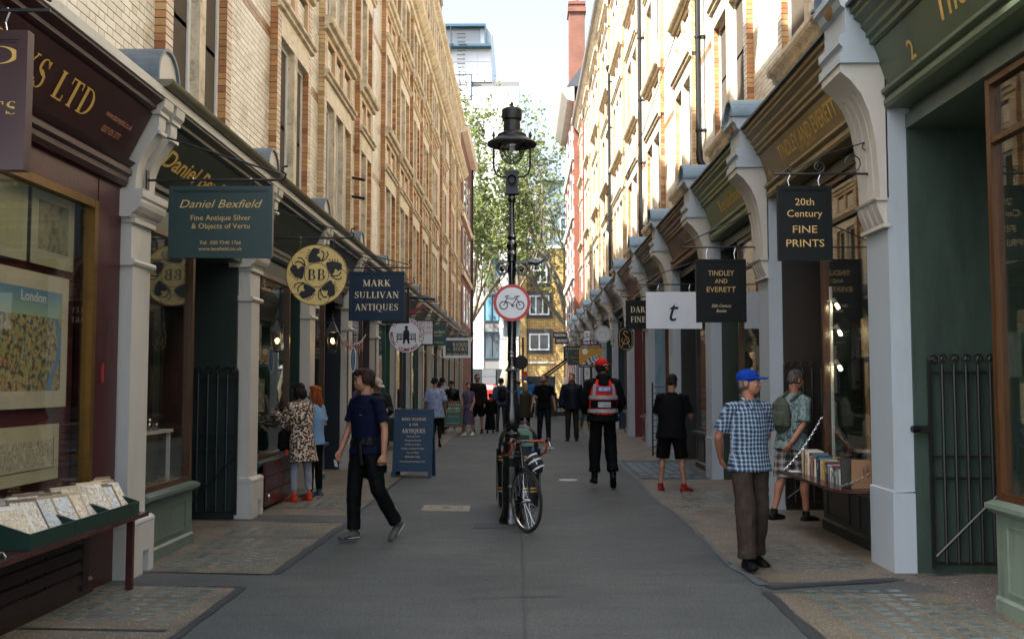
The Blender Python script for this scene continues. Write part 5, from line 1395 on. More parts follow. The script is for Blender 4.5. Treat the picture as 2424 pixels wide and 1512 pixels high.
for i in range(n):
    u_ = i / (n - 1); w = 0.018 + 0.055 * max(0, (u_ - 0.35) / 0.65) ** 0.8; 
    c = sc_ + fdir * (0.13 - 0.26 * u_) + Vector((0, 0, 0.012 * math.sin(u_ * 3) + 0.018 * (u_ > .8)))
    ax = Vector((-fdir.y, fdir.x, 0))
    rings.append([c + ax * w * math.cos(a) + Vector((0, 0, (0.02 if math.sin(a) > 0 else 0.035) * math.sin(a))) for a in np.linspace(0, 2 * math.pi, 12, endpoint=False)])
loft(rings, mb); mb.build('saddle', paint('worn saddle leather', '#202427', 0.35, 0.3, 12, 0.2, 50), bk, smooth=40)
bc = hd1 + wdir * .09 + Vector((0, 0, .07))
M_tape = paint('brown bar tape', '#8a3f1f', 0.6, 0.15, 30, 0.4, 120)
for q in (-1, 1):
    a_ = wax * q
    pts = [bc + a_ * .05, bc + a_ * .17, bc + a_ * .2 + wdir * .03, bc + a_ * .205 + wdir * .09 + Vector((0, 0, -.01)), bc + a_ * .21 + wdir * .105 + Vector((0, 0, -.06)), bc + a_ * .215 + wdir * .07 + Vector((0, 0, -.12)), bc + a_ * .22 - wdir * .04 + Vector((0, 0, -.145))]
    mb = MB(); mb.tube(pts, 0.0155, 10); mb.build('handlebar', M_tape, bk, smooth=True)
    h0 = bc + a_ * .206 + wdir * .1 + Vector((0, 0, 0.0))
    mb = MB(); mb.tube([h0, h0 + wdir * .045 + Vector((0, 0, .03)), h0 + wdir * .065 + Vector((0, 0, .015))], [.016, .018, .012], 8); o = mb.build('brake_hood', M_tyre, bk, smooth=True)
    mb = MB(); mb.tube([h0 + wdir * .06 + Vector((0, 0, .01)), h0 + wdir * .075 + a_ * .01 + Vector((0, 0, -.05)), h0 + wdir * .05 + a_ * .015 + Vector((0, 0, -.12))], [.006, .006, .004], 6); mb.build('brake_lever', M_chrome, o)
    mb = MB(); mb.tube([h0 + wdir * .06, h0 + wdir * .09 - a_ * .08 + Vector((0, 0, .02)), hd0 + wdir * .1 + Vector((0, 0, .1)), hd0 + wdir * .03], .0025, 5); mb.build('brake_cable', M_iron, bk)
mb = MB(); mb.tube([bc - wax * .06, bc + wax * .06], .013, 8); mb.build('bar_centre', M_chrome, bk)
mb = MB()
cax = Vector((-fdir.y, fdir.x, 0))
mb.lathe([(0.03, -.002), (.095, -.002), (.095, .002), (.03, .002), (.03, -.002)], tuple(bb + cax * -.045 * -1), 24, axis='x')
o = mb.build('chainring', M_chrome, bk)
mb = MB()
for q, dz in ((1, -1), (-1, 1)):
    mb.tube([bb + cax * .055 * q, bb + cax * .06 * q + Vector((0, -.02, .16 * dz))], [.012, .008], 8); mb.obox(bb + cax * .105 * q + Vector((0, -.02, .16 * dz)), cax * .04, Vector((0, .03, 0)), Vector((0, 0, .008)))
mb.build('crank', M_chrome, bk)
mb = MB(); mb.tube([hd0 - wax * .01 + wdir * .02 + Vector((0, 0, -.08)), hd0 + wdir * .035 + wax * .03 + Vector((0, 0, -.05)), hd0 + wdir * .03 + Vector((0, 0, -.01))], .007, 6); mb.build('brake_caliper', M_chrome, bk)
# bottle-blue lock and the helmet hanging from the bars
mb = MB(); mb.tube([(LX - .1, LY - .18, .78), (LX + .0, LY - .3, .8), (.04, 11.05, .77), (.07, 11.0, .7), (.05, 11.05, .66)], .008, 8)
tag(mb.build('cable_lock', paint('lock sleeve', '#2a2f38', 0.5), smooth=True), 'black cable lock looped round lamp post pedestal and bicycle', 'bicycle lock')
hm = empty('cycle_helmet', (0.2, 11.0, 0.72), label='white and black vented cycle helmet hanging behind the handlebar', cat='helmet')
hc = Vector((0.13, 10.98, 0.71)); hr = Euler((R(65), R(-25), R(15))).to_matrix()
mb = MB()
for k in range(5):
    u_ = (k - 2) / 2.2
    pts = []
    for a in np.linspace(-1.35, 1.35, 13):
        pts.append(hc + hr @ Vector((u_ * 0.072 * math.cos(a * .75), 0.11 * math.sin(a), 0.09 * math.cos(a) * math.sqrt(max(0.1, 1 - u_ * u_ * .8)))))
    mb.tube(pts, [0.005] + [0.01] * 11 + [0.005], 6)
for a in (-0.6, 0.1, 0.75):
    mb.tube([hc + hr @ Vector((0.085 * math.sin(b_) * math.cos(a * .75), 0.125 * math.sin(a), 0.1 * math.cos(a) * math.cos(b_ * .9))) for b_ in np.linspace(-1.1, 1.1, 9)], 0.012, 6)
mb.build('shell', paint('helmet white', '#c8cbcc', 0.3, 0.05, 8, 0), hm, smooth=True)
mb = MB()
rings = [[hc + hr @ Vector((0.088 * c_ * math.cos(b_), 0.122 * c_ * math.sin(b_), z)) for b_ in np.linspace(0, 2 * math.pi, 16, endpoint=False)] for c_, z in ((1, -.01), (1, .03), (.85, .065), (.5, .09), (.1, .096))]
loft(rings, mb); mb.build('liner', M_tyre, hm, smooth=True)
# ---------------------------------------------------------------- hanging signs
def framed_board(par, x0, x1, z0, z1, y, cm, fm, th=0.05, fw=0.035, name='board'):
    mb = MB(); mb.box(x0 + fw * .6, x1 - fw * .6, y - th / 2 + .012, y + th / 2 - .012, z0 + fw * .6, z1 - fw * .6); mb.build(name, cm, par)
    mb = MB()
    for (a, b_, c, d) in ((x0, x1, z0, z0 + fw), (x0, x1, z1 - fw, z1), (x0, x0 + fw, z0 + fw, z1 - fw), (x1 - fw, x1, z0 + fw, z1 - fw)):
        mb.box(a, b_, y - th / 2, y + th / 2, c, d)
    for (a, b_, c, d) in ((x0 + fw, x1 - fw, z0 + fw, z0 + fw + .012), (x0 + fw, x1 - fw, z1 - fw - .012, z1 - fw), (x0 + fw, x0 + fw + .012, z0 + fw + .012, z1 - fw - .012), (x1 - fw - .012, x1 - fw, z0 + fw + .012, z1 - fw - .012)):
        mb.box(a, b_, y - th / 2 + .006, y + th / 2 - .006, c, d)
    mb.build('frame', fm, par)
def bar_bracket(par, s, y, xwall, xend, z, stay=0.45, hook=True, hangers=(), zdrop=0.06, r=0.011, curl=False):
    mb = MB()
    mb.tube([(s * xwall, y, z), (s * xend, y, z)], r, 8)
    mb.box(s * xwall, s * (xwall - 0.012), y - .03, y + .03, z - .08, z + .08)
    if hook:
        e = -s
        pts = [(s * xend, y, z), (s * xend + e * .035, y, z + .015), (s * xend + e * .045, y, z + .05), (s * xend + e * .01, y, z + .075), (s * xend + e * .015, y, z + .11), (s * xend + e * .06, y, z + .12)]
        mb.tube(pts, r * .9, 7)
    mb.build('bracket', M_iron, par, smooth=40)
    if stay:
        mb = MB(); mb.tube([(s * xend, y, z + 0.05), (s * xwall, y, z + stay)], 0.008, 6); mb.build('stay', M_iron, par, smooth=40)
    if curl:
        mb = MB()
        d = abs(xwall - xend)
        for c_, rr in ((0.22, .09), (0.55, .055)):
            cx_ = s * (xwall - d * c_)
            mb.tube([(a, y, b_) for a, b_ in spiral(cx_, z + rr + .01, rr, .012, -math.pi / 2, s * 1.8, 26)], .006, 5)
        mb.tube([(a, y, b_) for a, b_ in spiral(s * (xwall - .06), z + .24, .055, .01, -math.pi / 2, s * 1.5, 22)], .006, 5)
        mb.tube([(s * (xwall - .01), y, z + .3), (s * (xwall - d * .5), y, z + .17), (s * (xwall - d * .85), y, z + .02)], .006, 6)
        mb.tube([(a, y, b_) for a, b_ in spiral(s * (xwall - d * .86), z + .045, .035, .008, -math.pi / 2, -s * 1.3, 18)], .006, 5)
        mb.build('scroll', M_iron, par, smooth=40)
    for hx_ in hangers:
        mb = MB(); mb.tube([(hx_, y, z + .015), (hx_ + .012, y, z - .01), (hx_ - .008, y, z - zdrop * .55), (hx_ + .004, y, z - zdrop)], .005, 6); mb.build('hanger', M_chrome, par)
def rect(px0, px1, py0, py1, Y):
    x0, z1 = at(px0, py0, Y); x1, z0 = at(px1, py1, Y)
    return x0, x1, z0, z1
def plain_sign(name, label, Y, px, cm, fm, lines, s, xwall, bracket=True, th=0.05, fw=0.035, hang=0.07, stay=0.4, hook=True, curl=False, over=0.06):
    x0, x1, z0, z1 = rect(*px, Y)
    t_ = empty(name, ((x0 + x1) / 2, Y, z1), label=label, cat='shop sign', group='hanging signs along the lane')
    if fw: framed_board(t_, x0, x1, z0, z1, Y, cm, fm, th, fw)
    else:
        mb = MB(); mb.box(x0, x1, Y - th / 2, Y + th / 2, z0, z1); mb.build('board', cm, t_)
    w, h = x1 - x0, z1 - z0
    yf = Y - th / 2 + (0.012 if fw else 0)
    for (st, cx_, cz_, hh, ww, m, font, sh) in lines:
        text(st, (x0 + w * cx_, yf, z1 - h * cz_), (1, 0, 0), (0, 0, 1), h * hh, m, t_, width=w * ww if ww else None, font=font, shear=sh, depth=0.003)
    if bracket:
        xend = (x1 if s < 0 else -x0) if False else (abs(x1) if s < 0 else abs(x0))
        xend = abs(x1) if s < 0 else x0
        hs = (x0 + w * .22, x1 - w * .22)
        bar_bracket(t_, s, Y, xwall, xend - over if s > 0 else xend - over, z1 + hang, stay, hook, hs, hang, curl=curl)
    return t_
M_gs = paint('grey-green sign', '#2a3d3a', 0.35, 0.06, 4, 0.05); M_nv = paint('navy sign', '#0a2438', 0.45, 0.08, 4, 0.05, spec=.3); M_bk = paint('black sign', '#060c0b', 0.5, 0.1, 4, 0.05, spec=.25)
M_mar = paint('maroon sign', '#35161c', 0.4, 0.1, 4, 0.1); M_wh = paint('white sign', '#d3d7dc', 0.4, 0.03, 3, 0); M_grn = paint('green sign', '#1f4740', 0.4, 0.08, 4, 0)
M_gilt = paint('pale gilt', '#c6a468', 0.5, 0.08, 30, 0); M_pale = paint('pale letters', '#cdbf9a', 0.5, 0.05, 30, 0); M_wl = paint('white letters', '#d6d8d6', 0.5, 0.03, 30, 0)
plain_sign('hanging_sign', 'grey-green framed sign reading Daniel Bexfield Fine Antique Silver', 8.35, (403, 645, 442, 611), M_gs, M_gs,
   [('Daniel Bexfield', .5, .3, .115, .8, M_gilt, 'sans', .35), ('Fine Antique Silver', .5, .475, .075, .58, M_gilt, 'serif' if False else 'sans', 0), ('& Objects of Vertu', .5, .59, .075, .56, M_gilt, 'sans', 0), ('Tel:  020 7240 1766', .5, .81, .05, .4, M_gilt, 'sans', 0), ('www.bexfield.co.uk', .5, .895, .05, .42, M_gilt, 'sans', 0)], -1, 3.2, hang=0.055, stay=0.42)
# gilt round sign
def round_sign(name, label, cx_, cy_, r_, Y, face, rim, s, xwall, hang=0.08, stay=0.4, th=0.03):
    x, z = at(cx_, cy_, Y); x2, _ = at(cx_ + r_, cy_, Y); rr = x2 - x
    t_ = empty(name, (x, Y, z), label=label, cat='shop sign', group='hanging signs along the lane')
    mb = MB(); mb.lathe([(0, -th / 2), (rr - .006, -th / 2), (rr - .006, th / 2), (0, th / 2)], (x, Y, z), 48, axis='y'); mb.build('disc', face, t_, smooth=30)
    mb = MB(); mb.lathe([(rr - .005, -th / 2 - .003), (rr + .004, -th / 2 - .003), (rr + .004, th / 2 + .003), (rr - .005, th / 2 + .003)], (x, Y, z), 48, axis='y'); mb.build('rim', rim, t_, smooth=30)
    bar_bracket(t_, s, Y, xwall, abs(x) - rr * .95 - .05 if s < 0 else x - rr - .1, z + rr + hang, stay, True, (x - rr * .55, x + rr * .55), hang + rr * .12)
    return t_, x, z, rr
M_gilt2 = paint('gilt board', '#d2b670', 0.4, 0.08, 6, 0.05, dirt='#8f7a44')
t_, X0, Z0, RR = round_sign('round_sign', 'round gilt sign lettered BB ringed by five black rearing horned horses', 750, 651, 72, 12.0, M_gilt2, M_brass, -1, 3.2)
yf = 12.0 - 0.019
mb = MB(); mb.lathe([(RR * .39, 0), (RR * .41, 0)], (X0, yf, Z0), 48, axis='y'); mb.build('ring', M_sb, t_)
text('BB', (X0, yf + .001, Z0 - RR * .17), (1, 0, 0), (0, 0, 1), RR * .36, M_sb, t_, width=RR * .6, font='serif', depth=.002)
horse = [(0.42, -.2), (.5, -.24), (.56, -.2), (.66, -.2), (.76, -.12), (.86, -.05), (.9, .03), (.86, .12), (.83, .2), (.76, .17), (.72, .2), (.68, .1), (.62, .08), (.58, .16), (.5, .2), (.42, .18)]
for k in range(5):
    a0 = math.pi / 2 + k * 2 * math.pi / 5 + .12
    mb = MB()
    P2 = lambda r__, t__: (X0 + RR * (r__ * math.cos(a0) + t__ * math.sin(a0)), yf - .001, Z0 + RR * (r__ * math.sin(a0) - t__ * math.cos(a0)))
    n_ = len(horse); vs = [P2(*p) for p in horse] + [P2(.6, -.02)]
    mb.add(vs, [((i + 1) % n_, i, n_) for i in range(n_)])
    def stk(p, w):
        for (r0, t0), (r1, t1) in zip(p[:-1], p[1:]):
            d = math.hypot(r1 - r0, t1 - t0); nr, nt_ = -(t1 - t0) / d * w, (r1 - r0) / d * w
            mb.add([P2(r0 + nr, t0 + nt_), P2(r1 + nr, t1 + nt_), P2(r1 - nr, t1 - nt_), P2(r0 - nr, t0 - nt_)], [(0, 1, 2, 3)])
    stk([(.42, .2), (.55, .3), (.68, .32), (.78, .24)], .02); stk([(.42, .22), (.5, .38), (.62, .46), (.72, .42)], .018); stk([(.84, .18), (.9, .32), (.93, .44)], .008)
    for j in range(4): stk([(.58 + j * .07, -.2 + j * .035), (.6 + j * .08, -.27 + j * .04), (.57 + j * .09, -.31 + j * .04)], .012)
    mb.build('horse_emblem', M_sb, t_)
plain_sign('hanging_sign', 'navy blue framed sign lettered MARK SULLIVAN ANTIQUES', 15.3, (827, 957, 643, 759), M_nv, M_nv,
   [('MARK', .5, .3, .13, .5, M_cream, 'serif', 0), ('SULLIVAN', .5, .54, .13, .8, M_cream, 'serif', 0), ('ANTIQUES', .5, .79, .13, .78, M_cream, 'serif', 0)], -1, 3.2, hang=.06, curl=True)
plain_sign('hanging_sign', 'dark brown-black sign with orange line, mostly hidden behind the navy sign', 18.7, (905, 968, 680, 765), paint('brown-black sign', '#1d1719', .4), M_bk, [('R', .9, .14, .07, None, M_wl, 'sans', 0)], -1, 3.2, fw=.02)
t_, x, z, rr = round_sign('round_sign', 'round white sign of a medal shop with seated soldier on a bench', 962, 793, 41.6, 22.2, M_wh, M_sb, -1, 3.2)
M_redl = paint('red letters', '#8f2226', .5, .05)
def ring_text(t_, st, x, z, rr, Y, a_start, a_step, m, h):
    for i, ch in enumerate(st):
        if ch == ' ': continue
        a = a_start + i * a_step
        ud = Vector((math.cos(a), 0, math.sin(a))); 
        if a_step > 0: ud = -ud
        xd = Vector((ud.z, 0, -ud.x))
        rb = rr * .76 if a_step < 0 else rr * .93
        text(ch, (x + rb * math.cos(a), Y - .018, z + rb * math.sin(a)), xd, ud, h, m, t_, depth=.002, bold=.02)
ring_text(t_, 'THE LONDON', x, z, rr, 22.2, R(142), R(-13.5), M_redl, .075)
ring_text(t_, 'MEDAL COMPANY LTD', x, z, rr, 22.2, R(175), R(11.8), M_redl, .075)
mb = MB(); y_ = 22.2 - .019
def fl(pts): 
    mb.add([(x + a * rr, y_, z + b_ * rr) for a, b_ in pts], [tuple(range(len(pts)))[::-1]])
for q in (-1, 1):
    fl([(q * .52 - .02, -.42), (q * .52 + .02, -.42), (q * .52 + .02, .1), (q * .52 - .02, .1)]); fl([(q * .3 - .015, -.3), (q * .3 + .015, -.3), (q * .3 + .015, -.05), (q * .3 - .015, -.05)])
for zz in (-.1, -.02, .06): fl([(-.54, zz), (.54, zz), (.54, zz + .035), (-.54, zz + .035)])
for k in range(7): fl([(-.48 + k * .15, -.22), (-.45 + k * .15, -.22), (-.45 + k * .15, -.1), (-.48 + k * .15, -.1)])
fl([(-.54, -.26), (.54, -.26), (.54, -.2), (-.54, -.2)])
fl([(-.16, -.2), (.16, -.2), (.17, .2), (.1, .3), (-.1, .3), (-.17, .2)]); fl([(-.07, .3), (.07, .3), (.08, .42), (0, .48), (-.08, .42)]); fl([(-.1, .42), (.1, .42), (.08, .52), (-.08, .52)]); fl([(-.16, -.2), (-.02, -.2), (-.1, -.5), (-.2, -.5)]); fl([(.02, -.2), (.16, -.2), (.2, -.5), (.1, -.5)])
mb.build('soldier_emblem', M_sb, t_)
plain_sign('hanging_sign', 'white sign with red capitals reading CHELSEA MILITARY ANTIQUES', 25.6, (985, 1027, 757, 817), M_wh, M_sb,
   [('CHELSEA', .5, .17, .14, .9, M_redl, 'serif', 0), ('MILITARY', .5, .37, .14, .9, M_redl, 'serif', 0), ('ANTIQUES', .5, .57, .14, .9, M_redl, 'serif', 0)], -1, 3.2, fw=.02)
sw_y = 23.4
t2 = empty('bracket_sign', (-2.4, sw_y, 3.6), label='red painted swoosh banner hung flat under two iron bars', cat='shop sign', group='hanging signs along the lane')
x0, x1, z0, z1 = rect(948, 1006, 716, 752, sw_y)
mb = MB(); pr_ = [(x0, z0 + .02), (x0, z0 + .12), (x0 + .25, z0 + .16), (x1 - .05, z1 - .05), (x1, z1 - .1), (x1 - .15, z1 - .2), (x1 - .3, z0 + .06)]; mb.prism(pr_, 'y', sw_y - .02, sw_y + .02); mb.build('board', paint('swoosh red', '#7c1e22', .35), t2)
bar_bracket(t2, -1, sw_y, 3.2, abs(x1) - .3, z1 + .02, .35, True, (), .05)
mb = MB(); mb.tube([(-3.2, sw_y - .5, z1 + .15), (x1 + .28, sw_y - .5, z1 + .03)], .035, 8); mb.build('bar', M_iron, t2)
plain_sign('hanging_sign', 'dark green auctioneers sign lettered Sworders in cream', 29.1, (1012, 1056, 768, 818), M_grn, M_grn, [('Sworders', .5, .42, .17, .86, M_cream, 'sans', 0), ('AUCTIONEERS', .5, .56, .07, .6, M_cream, 'sans', 0), ('SWORDER.CO.UK', .55, .88, .06, .6, M_cream, 'sans', 0)], -1, 3.2, fw=.02)
plain_sign('hanging_sign', 'white-framed dark blue sign reading WATKINS BOOKS with telephone number', 32.6, (1049, 1114, 800, 847), paint('dark teal sign', '#1d3742', .4), M_wh, [('WATKINS', .62, .42, .2, .55, M_pale, 'serif', 0), ('BOOKS', .62, .65, .2, .5, M_pale, 'serif', 0), ('020 7836 2182', .5, .87, .12, .72, M_pale, 'sans', 0), ('1893', .2, .6, .06, None, M_gilt, 'sans', 0)], -1, 3.2, fw=.07)
for i, (Y, xe) in enumerate(((36.0, 2.3), (39.5, 2.1), (43.0, 2.5))):
    t2 = empty('sign_bracket', (-3.2, Y, 3.4), label=['bare iron sign bracket beyond the white-framed sign', 'second bare iron sign bracket, further down the shaded row', 'farthest bare iron sign bracket on the shaded row'][i], cat='bracket')
    bar_bracket(t2, -1, Y, 3.2, xe, 3.3 + .1 * i, .5, True)
# maroon sign at the edge of the view
plain_sign('hanging_sign', 'large maroon framed sign with gold capitals, cut off beside the print shop', 5.2, (-190, 64, 78, 405), M_mar, M_mar, [('LTD', .5, .24, .13, .88, M_gold, 'serif', 0), ('PRINTS', .5, .6, .09, .86, M_gold, 'serif', 0)], -1, 3.2, fw=.05, th=.07, hang=.12, hook=False, over=.1)
# sunny side
plain_sign('hanging_sign', 'black sign with gold lettering 20th Century FINE PRINTS on a scrolled bracket', 8.8, (1839, 1970, 441, 617), M_bk, M_bk,
   [('20th', .5, .26, .095, .35, M_gilt, 'sans', 0), ('Century', .5, .415, .095, .65, M_gilt, 'sans', 0), ('FINE', .5, .63, .1, .45, M_gilt, 'sans', 0), ('PRINTS', .5, .815, .1, .7, M_gilt, 'sans', 0)], 1, 3.12, stay=0, hook=False, curl=True, hang=.11, over=.02, fw=.03)
plain_sign('hanging_sign', 'black sign lettered TINDLEY AND EVERETT 20th Century Books hung by chain', 13.1, (1647, 1767, 614, 763), M_bk, M_bk,
   [('TINDLEY', .5, .26, .085, .52, M_gilt, 'sans', 0), ('AND', .5, .38, .07, .25, M_gilt, 'sans', 0), ('EVERETT', .5, .52, .085, .58, M_gilt, 'sans', 0), ('20th Century', .5, .76, .05, .4, M_pale, 'sans', .25), ('Books', .5, .84, .05, .2, M_pale, 'sans', .25)], 1, 3.12, stay=.5, hang=.16, over=.16, fw=.035)
plain_sign('hanging_sign', 'plain white board with one black italic letter t', 17.1, (1529, 1662, 691, 778), M_wh, M_wh, [('t', .5, .79, .62, .17, M_sb, 'sans', .3)], 1, 3.12, fw=0, th=.02, stay=.45, hang=.13, over=.14)
plain_sign('hanging_sign', 'black gallery sign with cream serif capitals partly hidden by the white board', 21.3, (1481, 1576, 711, 779), M_bk, M_bk, [('DARNLEY', .52, .42, .2, .8, M_cream, 'serif', 0), ('FINE ART', .52, .76, .2, .8, M_cream, 'serif', 0)], 1, 3.12, fw=.03, hang=.08)
Y = 25.6; xc, zc = at(1481, 802, Y)
t2 = empty('oval_sign', (xc, Y, zc), label='tall black oval sign with interlaced gold letters S and A', cat='shop sign', group='hanging signs along the lane')
def stadium(w, h, n=12): return [(xc + w * math.cos(a), zc + (h - w) + w * math.sin(a)) for a in np.linspace(0, math.pi, n)] + [(xc + w * math.cos(a), zc - (h - w) + w * math.sin(a)) for a in np.linspace(math.pi, 2 * math.pi, n)]
mb = MB(); mb.prism(stadium(.2, .31), 'y', Y - .02, Y + .02); mb.build('board', M_bk, t2)
mb = MB(); so = stadium(.165, .275) ; mb.tube([(a, Y - .021, b_) for a, b_ in so + so[:1]], .006, 5)
mb.tube([(a, Y - .021, b_) for a, b_ in [(xc + .05, zc + .15), (xc + .03, zc + .2), (xc - .03, zc + .2), (xc - .055, zc + .14), (xc - .01, zc + .08), (xc + .07, zc + .02), (xc + .09, zc - .06), (xc + .04, zc - .12), (xc - .05, zc - .12), (xc - .11, zc - .05), (xc - .08, zc + .02)]], .01, 5)
mb.tube([(xc - .1, Y - .021, zc - .21), (xc, Y - .021, zc + .03), (xc + .1, Y - .021, zc - .21)], .009, 5)
mb.build('monogram', M_gilt, t2); bar_bracket(t2, 1, Y, 3.12, xc - .35, zc + .42, .35, True, (xc - .12, xc + .12), .13)
t2, x, z, rr = round_sign('round_sign', 'round pale grey sign with thin drawn rings hanging from two chains', 1427, 791, 20.2, 30.2, paint('grey disc', '#b9bdc2', .5), paint('grey rim', '#7f858a', .5), 1, 3.12, hang=.16)
mb = MB(); mb.lathe([(rr * .82, 0), (rr * .86, 0)], (x, 30.2 - .019, z), 40, axis='y'); mb.lathe([(rr * .42, 0), (rr * .45, 0)], (x, 30.2 - .019, z), 30, axis='y')
for q in (-1, 1): mb.lathe([(0, 0), (rr * .06, 0)], (x + q * rr * .18, 30.2 - .0195, z + .03), 10, axis='y')
mb.build('ring', paint('ring grey', '#3a4046', .6), t2)
M_yel = paint('yellow ochre board', '#b98a1e', .45, .05, 6, 0)
t2 = plain_sign('hanging_sign', 'ochre picture sign lettered MARCHPANE with chequered floor', 34.2, (1371, 1424, 814, 869), M_yel, M_sb, [], 1, 3.12, fw=0, th=.03, stay=.35, hang=.1)
x0, x1, z0, z1 = rect(1371, 1424, 814, 869, 34.2)
mb = MB(); mb.box(x0, x1, 34.18, 34.184, z1 - .13, z1); mb.box(x0, x1, 34.18, 34.184, z0, z0 + .1); mb.build('border', M_sb, t2)
mb = MB(); mb.box(x0, x1, 34.178, 34.1798, z1 - .035, z1); mb.build('red_border', paint('sign red dull', '#7c2420', .5), t2)
text('MARCHPANE', ((x0 + x1) / 2, 34.178, z1 - .115), (1, 0, 0), (0, 0, 1), .065, M_wl, t2, width=(x1 - x0) * .9, shear=.25)
text("CHILDREN'S BOOKS", ((x0 + x1) / 2, 34.178, z0 + .03), (1, 0, 0), (0, 0, 1), .045, M_wl, t2, width=(x1 - x0) * .92)
mb = MB(); mw = MB()
for r_ in range(6):
    for c_ in range(6):
        f = lambda u_, v_: (x0 + .02 + (x1 - x0) * (.08 + .55 * v_ + (u_ - .0) * (.8 - .62 * v_)), 34.182 - .002, z0 + .11 + .33 * v_)
        u0, u1, v0, v1 = c_ / 6, (c_ + 1) / 6, r_ / 6, (r_ + 1) / 6
        (mb if (r_ + c_) % 2 else mw).add([f(u0, v0), f(u1, v0), f(u1, v1), f(u0, v1)], [(0, 1, 2, 3)])
mb.build('dark_check', M_sb, t2); mw.build('pale_check', M_wh, t2)
mb = MB(); mb.lathe([(0, 0), (.1, 0)], (x0 + .2, 34.18, z1 - .26), 20, axis='y'); mb.build('white_spot', M_wl, t2)
mb = MB()
for k in range(46):
    a, b_ = random.uniform(x0 + .03, x1 - .05), random.uniform(z0 + .3, z1 - .17); an = random.uniform(0, 3.14)
    mb.obox((a, 34.1825, b_), (.014 * math.cos(an), 0, .014 * math.sin(an)), (0, .001, 0), (-.003 * math.sin(an), 0, .003 * math.cos(an)))
mb.build('dash', M_sb, t2)
plain_sign('hanging_sign', 'dark green sign with orange lettering Coins Banknotes Medals', 38.2, (1344, 1402, 827, 864), paint('deep green sign', '#173c35', .4), M_grn, [(w, .5, .3 + .27 * i, .16, (.4, .75, .55)[i], paint('orange letters', '#b0642a', .5), 'sans', 0) for i, w in enumerate(('Coins', 'Banknotes', 'Medals'))], 1, 3.12, fw=.02, hook=False)
plain_sign('hanging_sign', 'slate sign lettered PANTER & HALL GALLERY behind the green coin sign', 42.3, (1334, 1385, 819, 852), paint('slate sign', '#1c2f35', .4), M_bk, [('PANTER', .4, .3, .2, .62, M_pale, 'serif', 0), ('& HALL', .3, .58, .2, .4, M_pale, 'serif', 0), ('GALLERY', .4, .86, .2, .62, M_pale, 'serif', 0)], 1, 3.12, fw=.02)
for i, (w, r_, nm_) in enumerate((('STREET', (1309, 1342, 787, 799.5), 'upper'), ('BURGER', (1313, 1346, 799.8, 813.5), 'lower'))):
    plain_sign('box_sign', '%s white box sign of the burger bar reading %s' % (nm_, w), 50.0, r_, M_wh, M_sb, [(w, .5, .78, .5, .8, M_sb, 'sans', 0)], 1, 3.12, fw=.05, th=.2, hang=.05, stay=0, hook=False)
Y = 41.0; x0, x1, z0, z1 = rect(1383, 1396, 783, 898, Y)
t2 = empty('vertical_sign', ((x0 + x1) / 2, Y, z1), label='narrow white vertical sign with black capitals behind the ochre sign', cat='shop sign')
mb = MB(); mb.box(x0, x1, Y - .03, Y + .03, z0, z1); mb.build('board', M_wh, t2)
for i, ch in enumerate('SANKINS'):
    text(ch, ((x0 + x1) / 2, Y - .031, z1 - .25 - i * (z1 - z0 - .2) / 7), (1, 0, 0), (0, 0, 1), .14, M_sb, t2)
bar_bracket(t2, 1, Y, 3.12, x0 + .05, z1 + .05, 0, False, (), .05)
# small blue plaque low on the navy shop
Y = 15.9; x, z = at(836, 851, Y)
t2 = empty('oval_plaque', (x, Y, z), label='small oval blue and white plaque hanging below the bunting', cat='plaque')
mb = MB(); mb.prism([(x + .045 * math.cos(a), z + .2 * math.sin(a)) for a in np.linspace(0, 2 * math.pi, 24, endpoint=False)], 'y', Y - .01, Y + .01); mb.build('plate', M_wl, t2)
mb = MB(); mb.prism([(x + .035 * math.cos(a), z + .185 * math.sin(a)) for a in np.linspace(0, 2 * math.pi, 24, endpoint=False)], 'y', Y - .012, Y - .0101); mb.build('blue_field', paint('plaque blue', '#2b557f', .4), t2)
for k in range(6): text('SULLIVAN'[k], (x, Y - .013, z + .1 - .045 * k), (1, 0, 0), (0, 0, 1), .022, M_wl, t2)

# wall lantern and bunting
Y = 15.35; lx, lz = at(787, 798, Y)
wl = empty('wall_lantern', (-3.2, Y, 2.6), label='black wall lantern, lit, on a scrolled iron arm beside the navy shop', cat='wall lamp')
x0, z0 = at(749, 763, Y)
mb = MB(); mb.tube([(-3.19, Y, z0), (lx, Y, z0)], .01, 6); mb.box(-3.2, -3.185, Y - .02, Y + .02, z0 - .28, z0 + .02)
mb.tube([(a, Y, b_) for a, b_ in spiral(-3.1, z0 - .1, .08, .012, math.pi / 2, 1.6, 24)], .007, 5)
mb.tube([(a, Y, b_) for a, b_ in spiral(-2.98, z0 - .06, .05, .01, -math.pi / 2, 1.4, 20)], .007, 5)
mb.tube([(-3.19, Y, z0 - .26), (-3.06, Y, z0 - .22), (-2.98, Y, z0 - .12), (lx, Y, z0 - .02)], .008, 6)
mb.build('arm', M_iron, wl, smooth=40)
mb = MB(); zt = z0 - .02
mb.lathe([(.0, zt + .16), (.012, zt + .13), (.006, zt + .1), (.03, zt + .08), (.02, zt + .05), (.04, zt + .02), (.05, zt), (.12, zt - .12), (.135, zt - .135), (.12, zt - .14)], (lx, Y, 0), 4, a0=math.pi / 4, a1=math.pi / 4 + 2 * math.pi)
mb.build('lantern_roof', M_iron, wl)
zb = zt - .14
mb = MB()
for k in range(4):
    a = math.pi / 4 + k * math.pi / 2
    mb.tube([(lx + .115 * math.cos(a), Y + .115 * math.sin(a), zb), (lx + .07 * math.cos(a), Y + .07 * math.sin(a), zb - .27)], .006, 5)
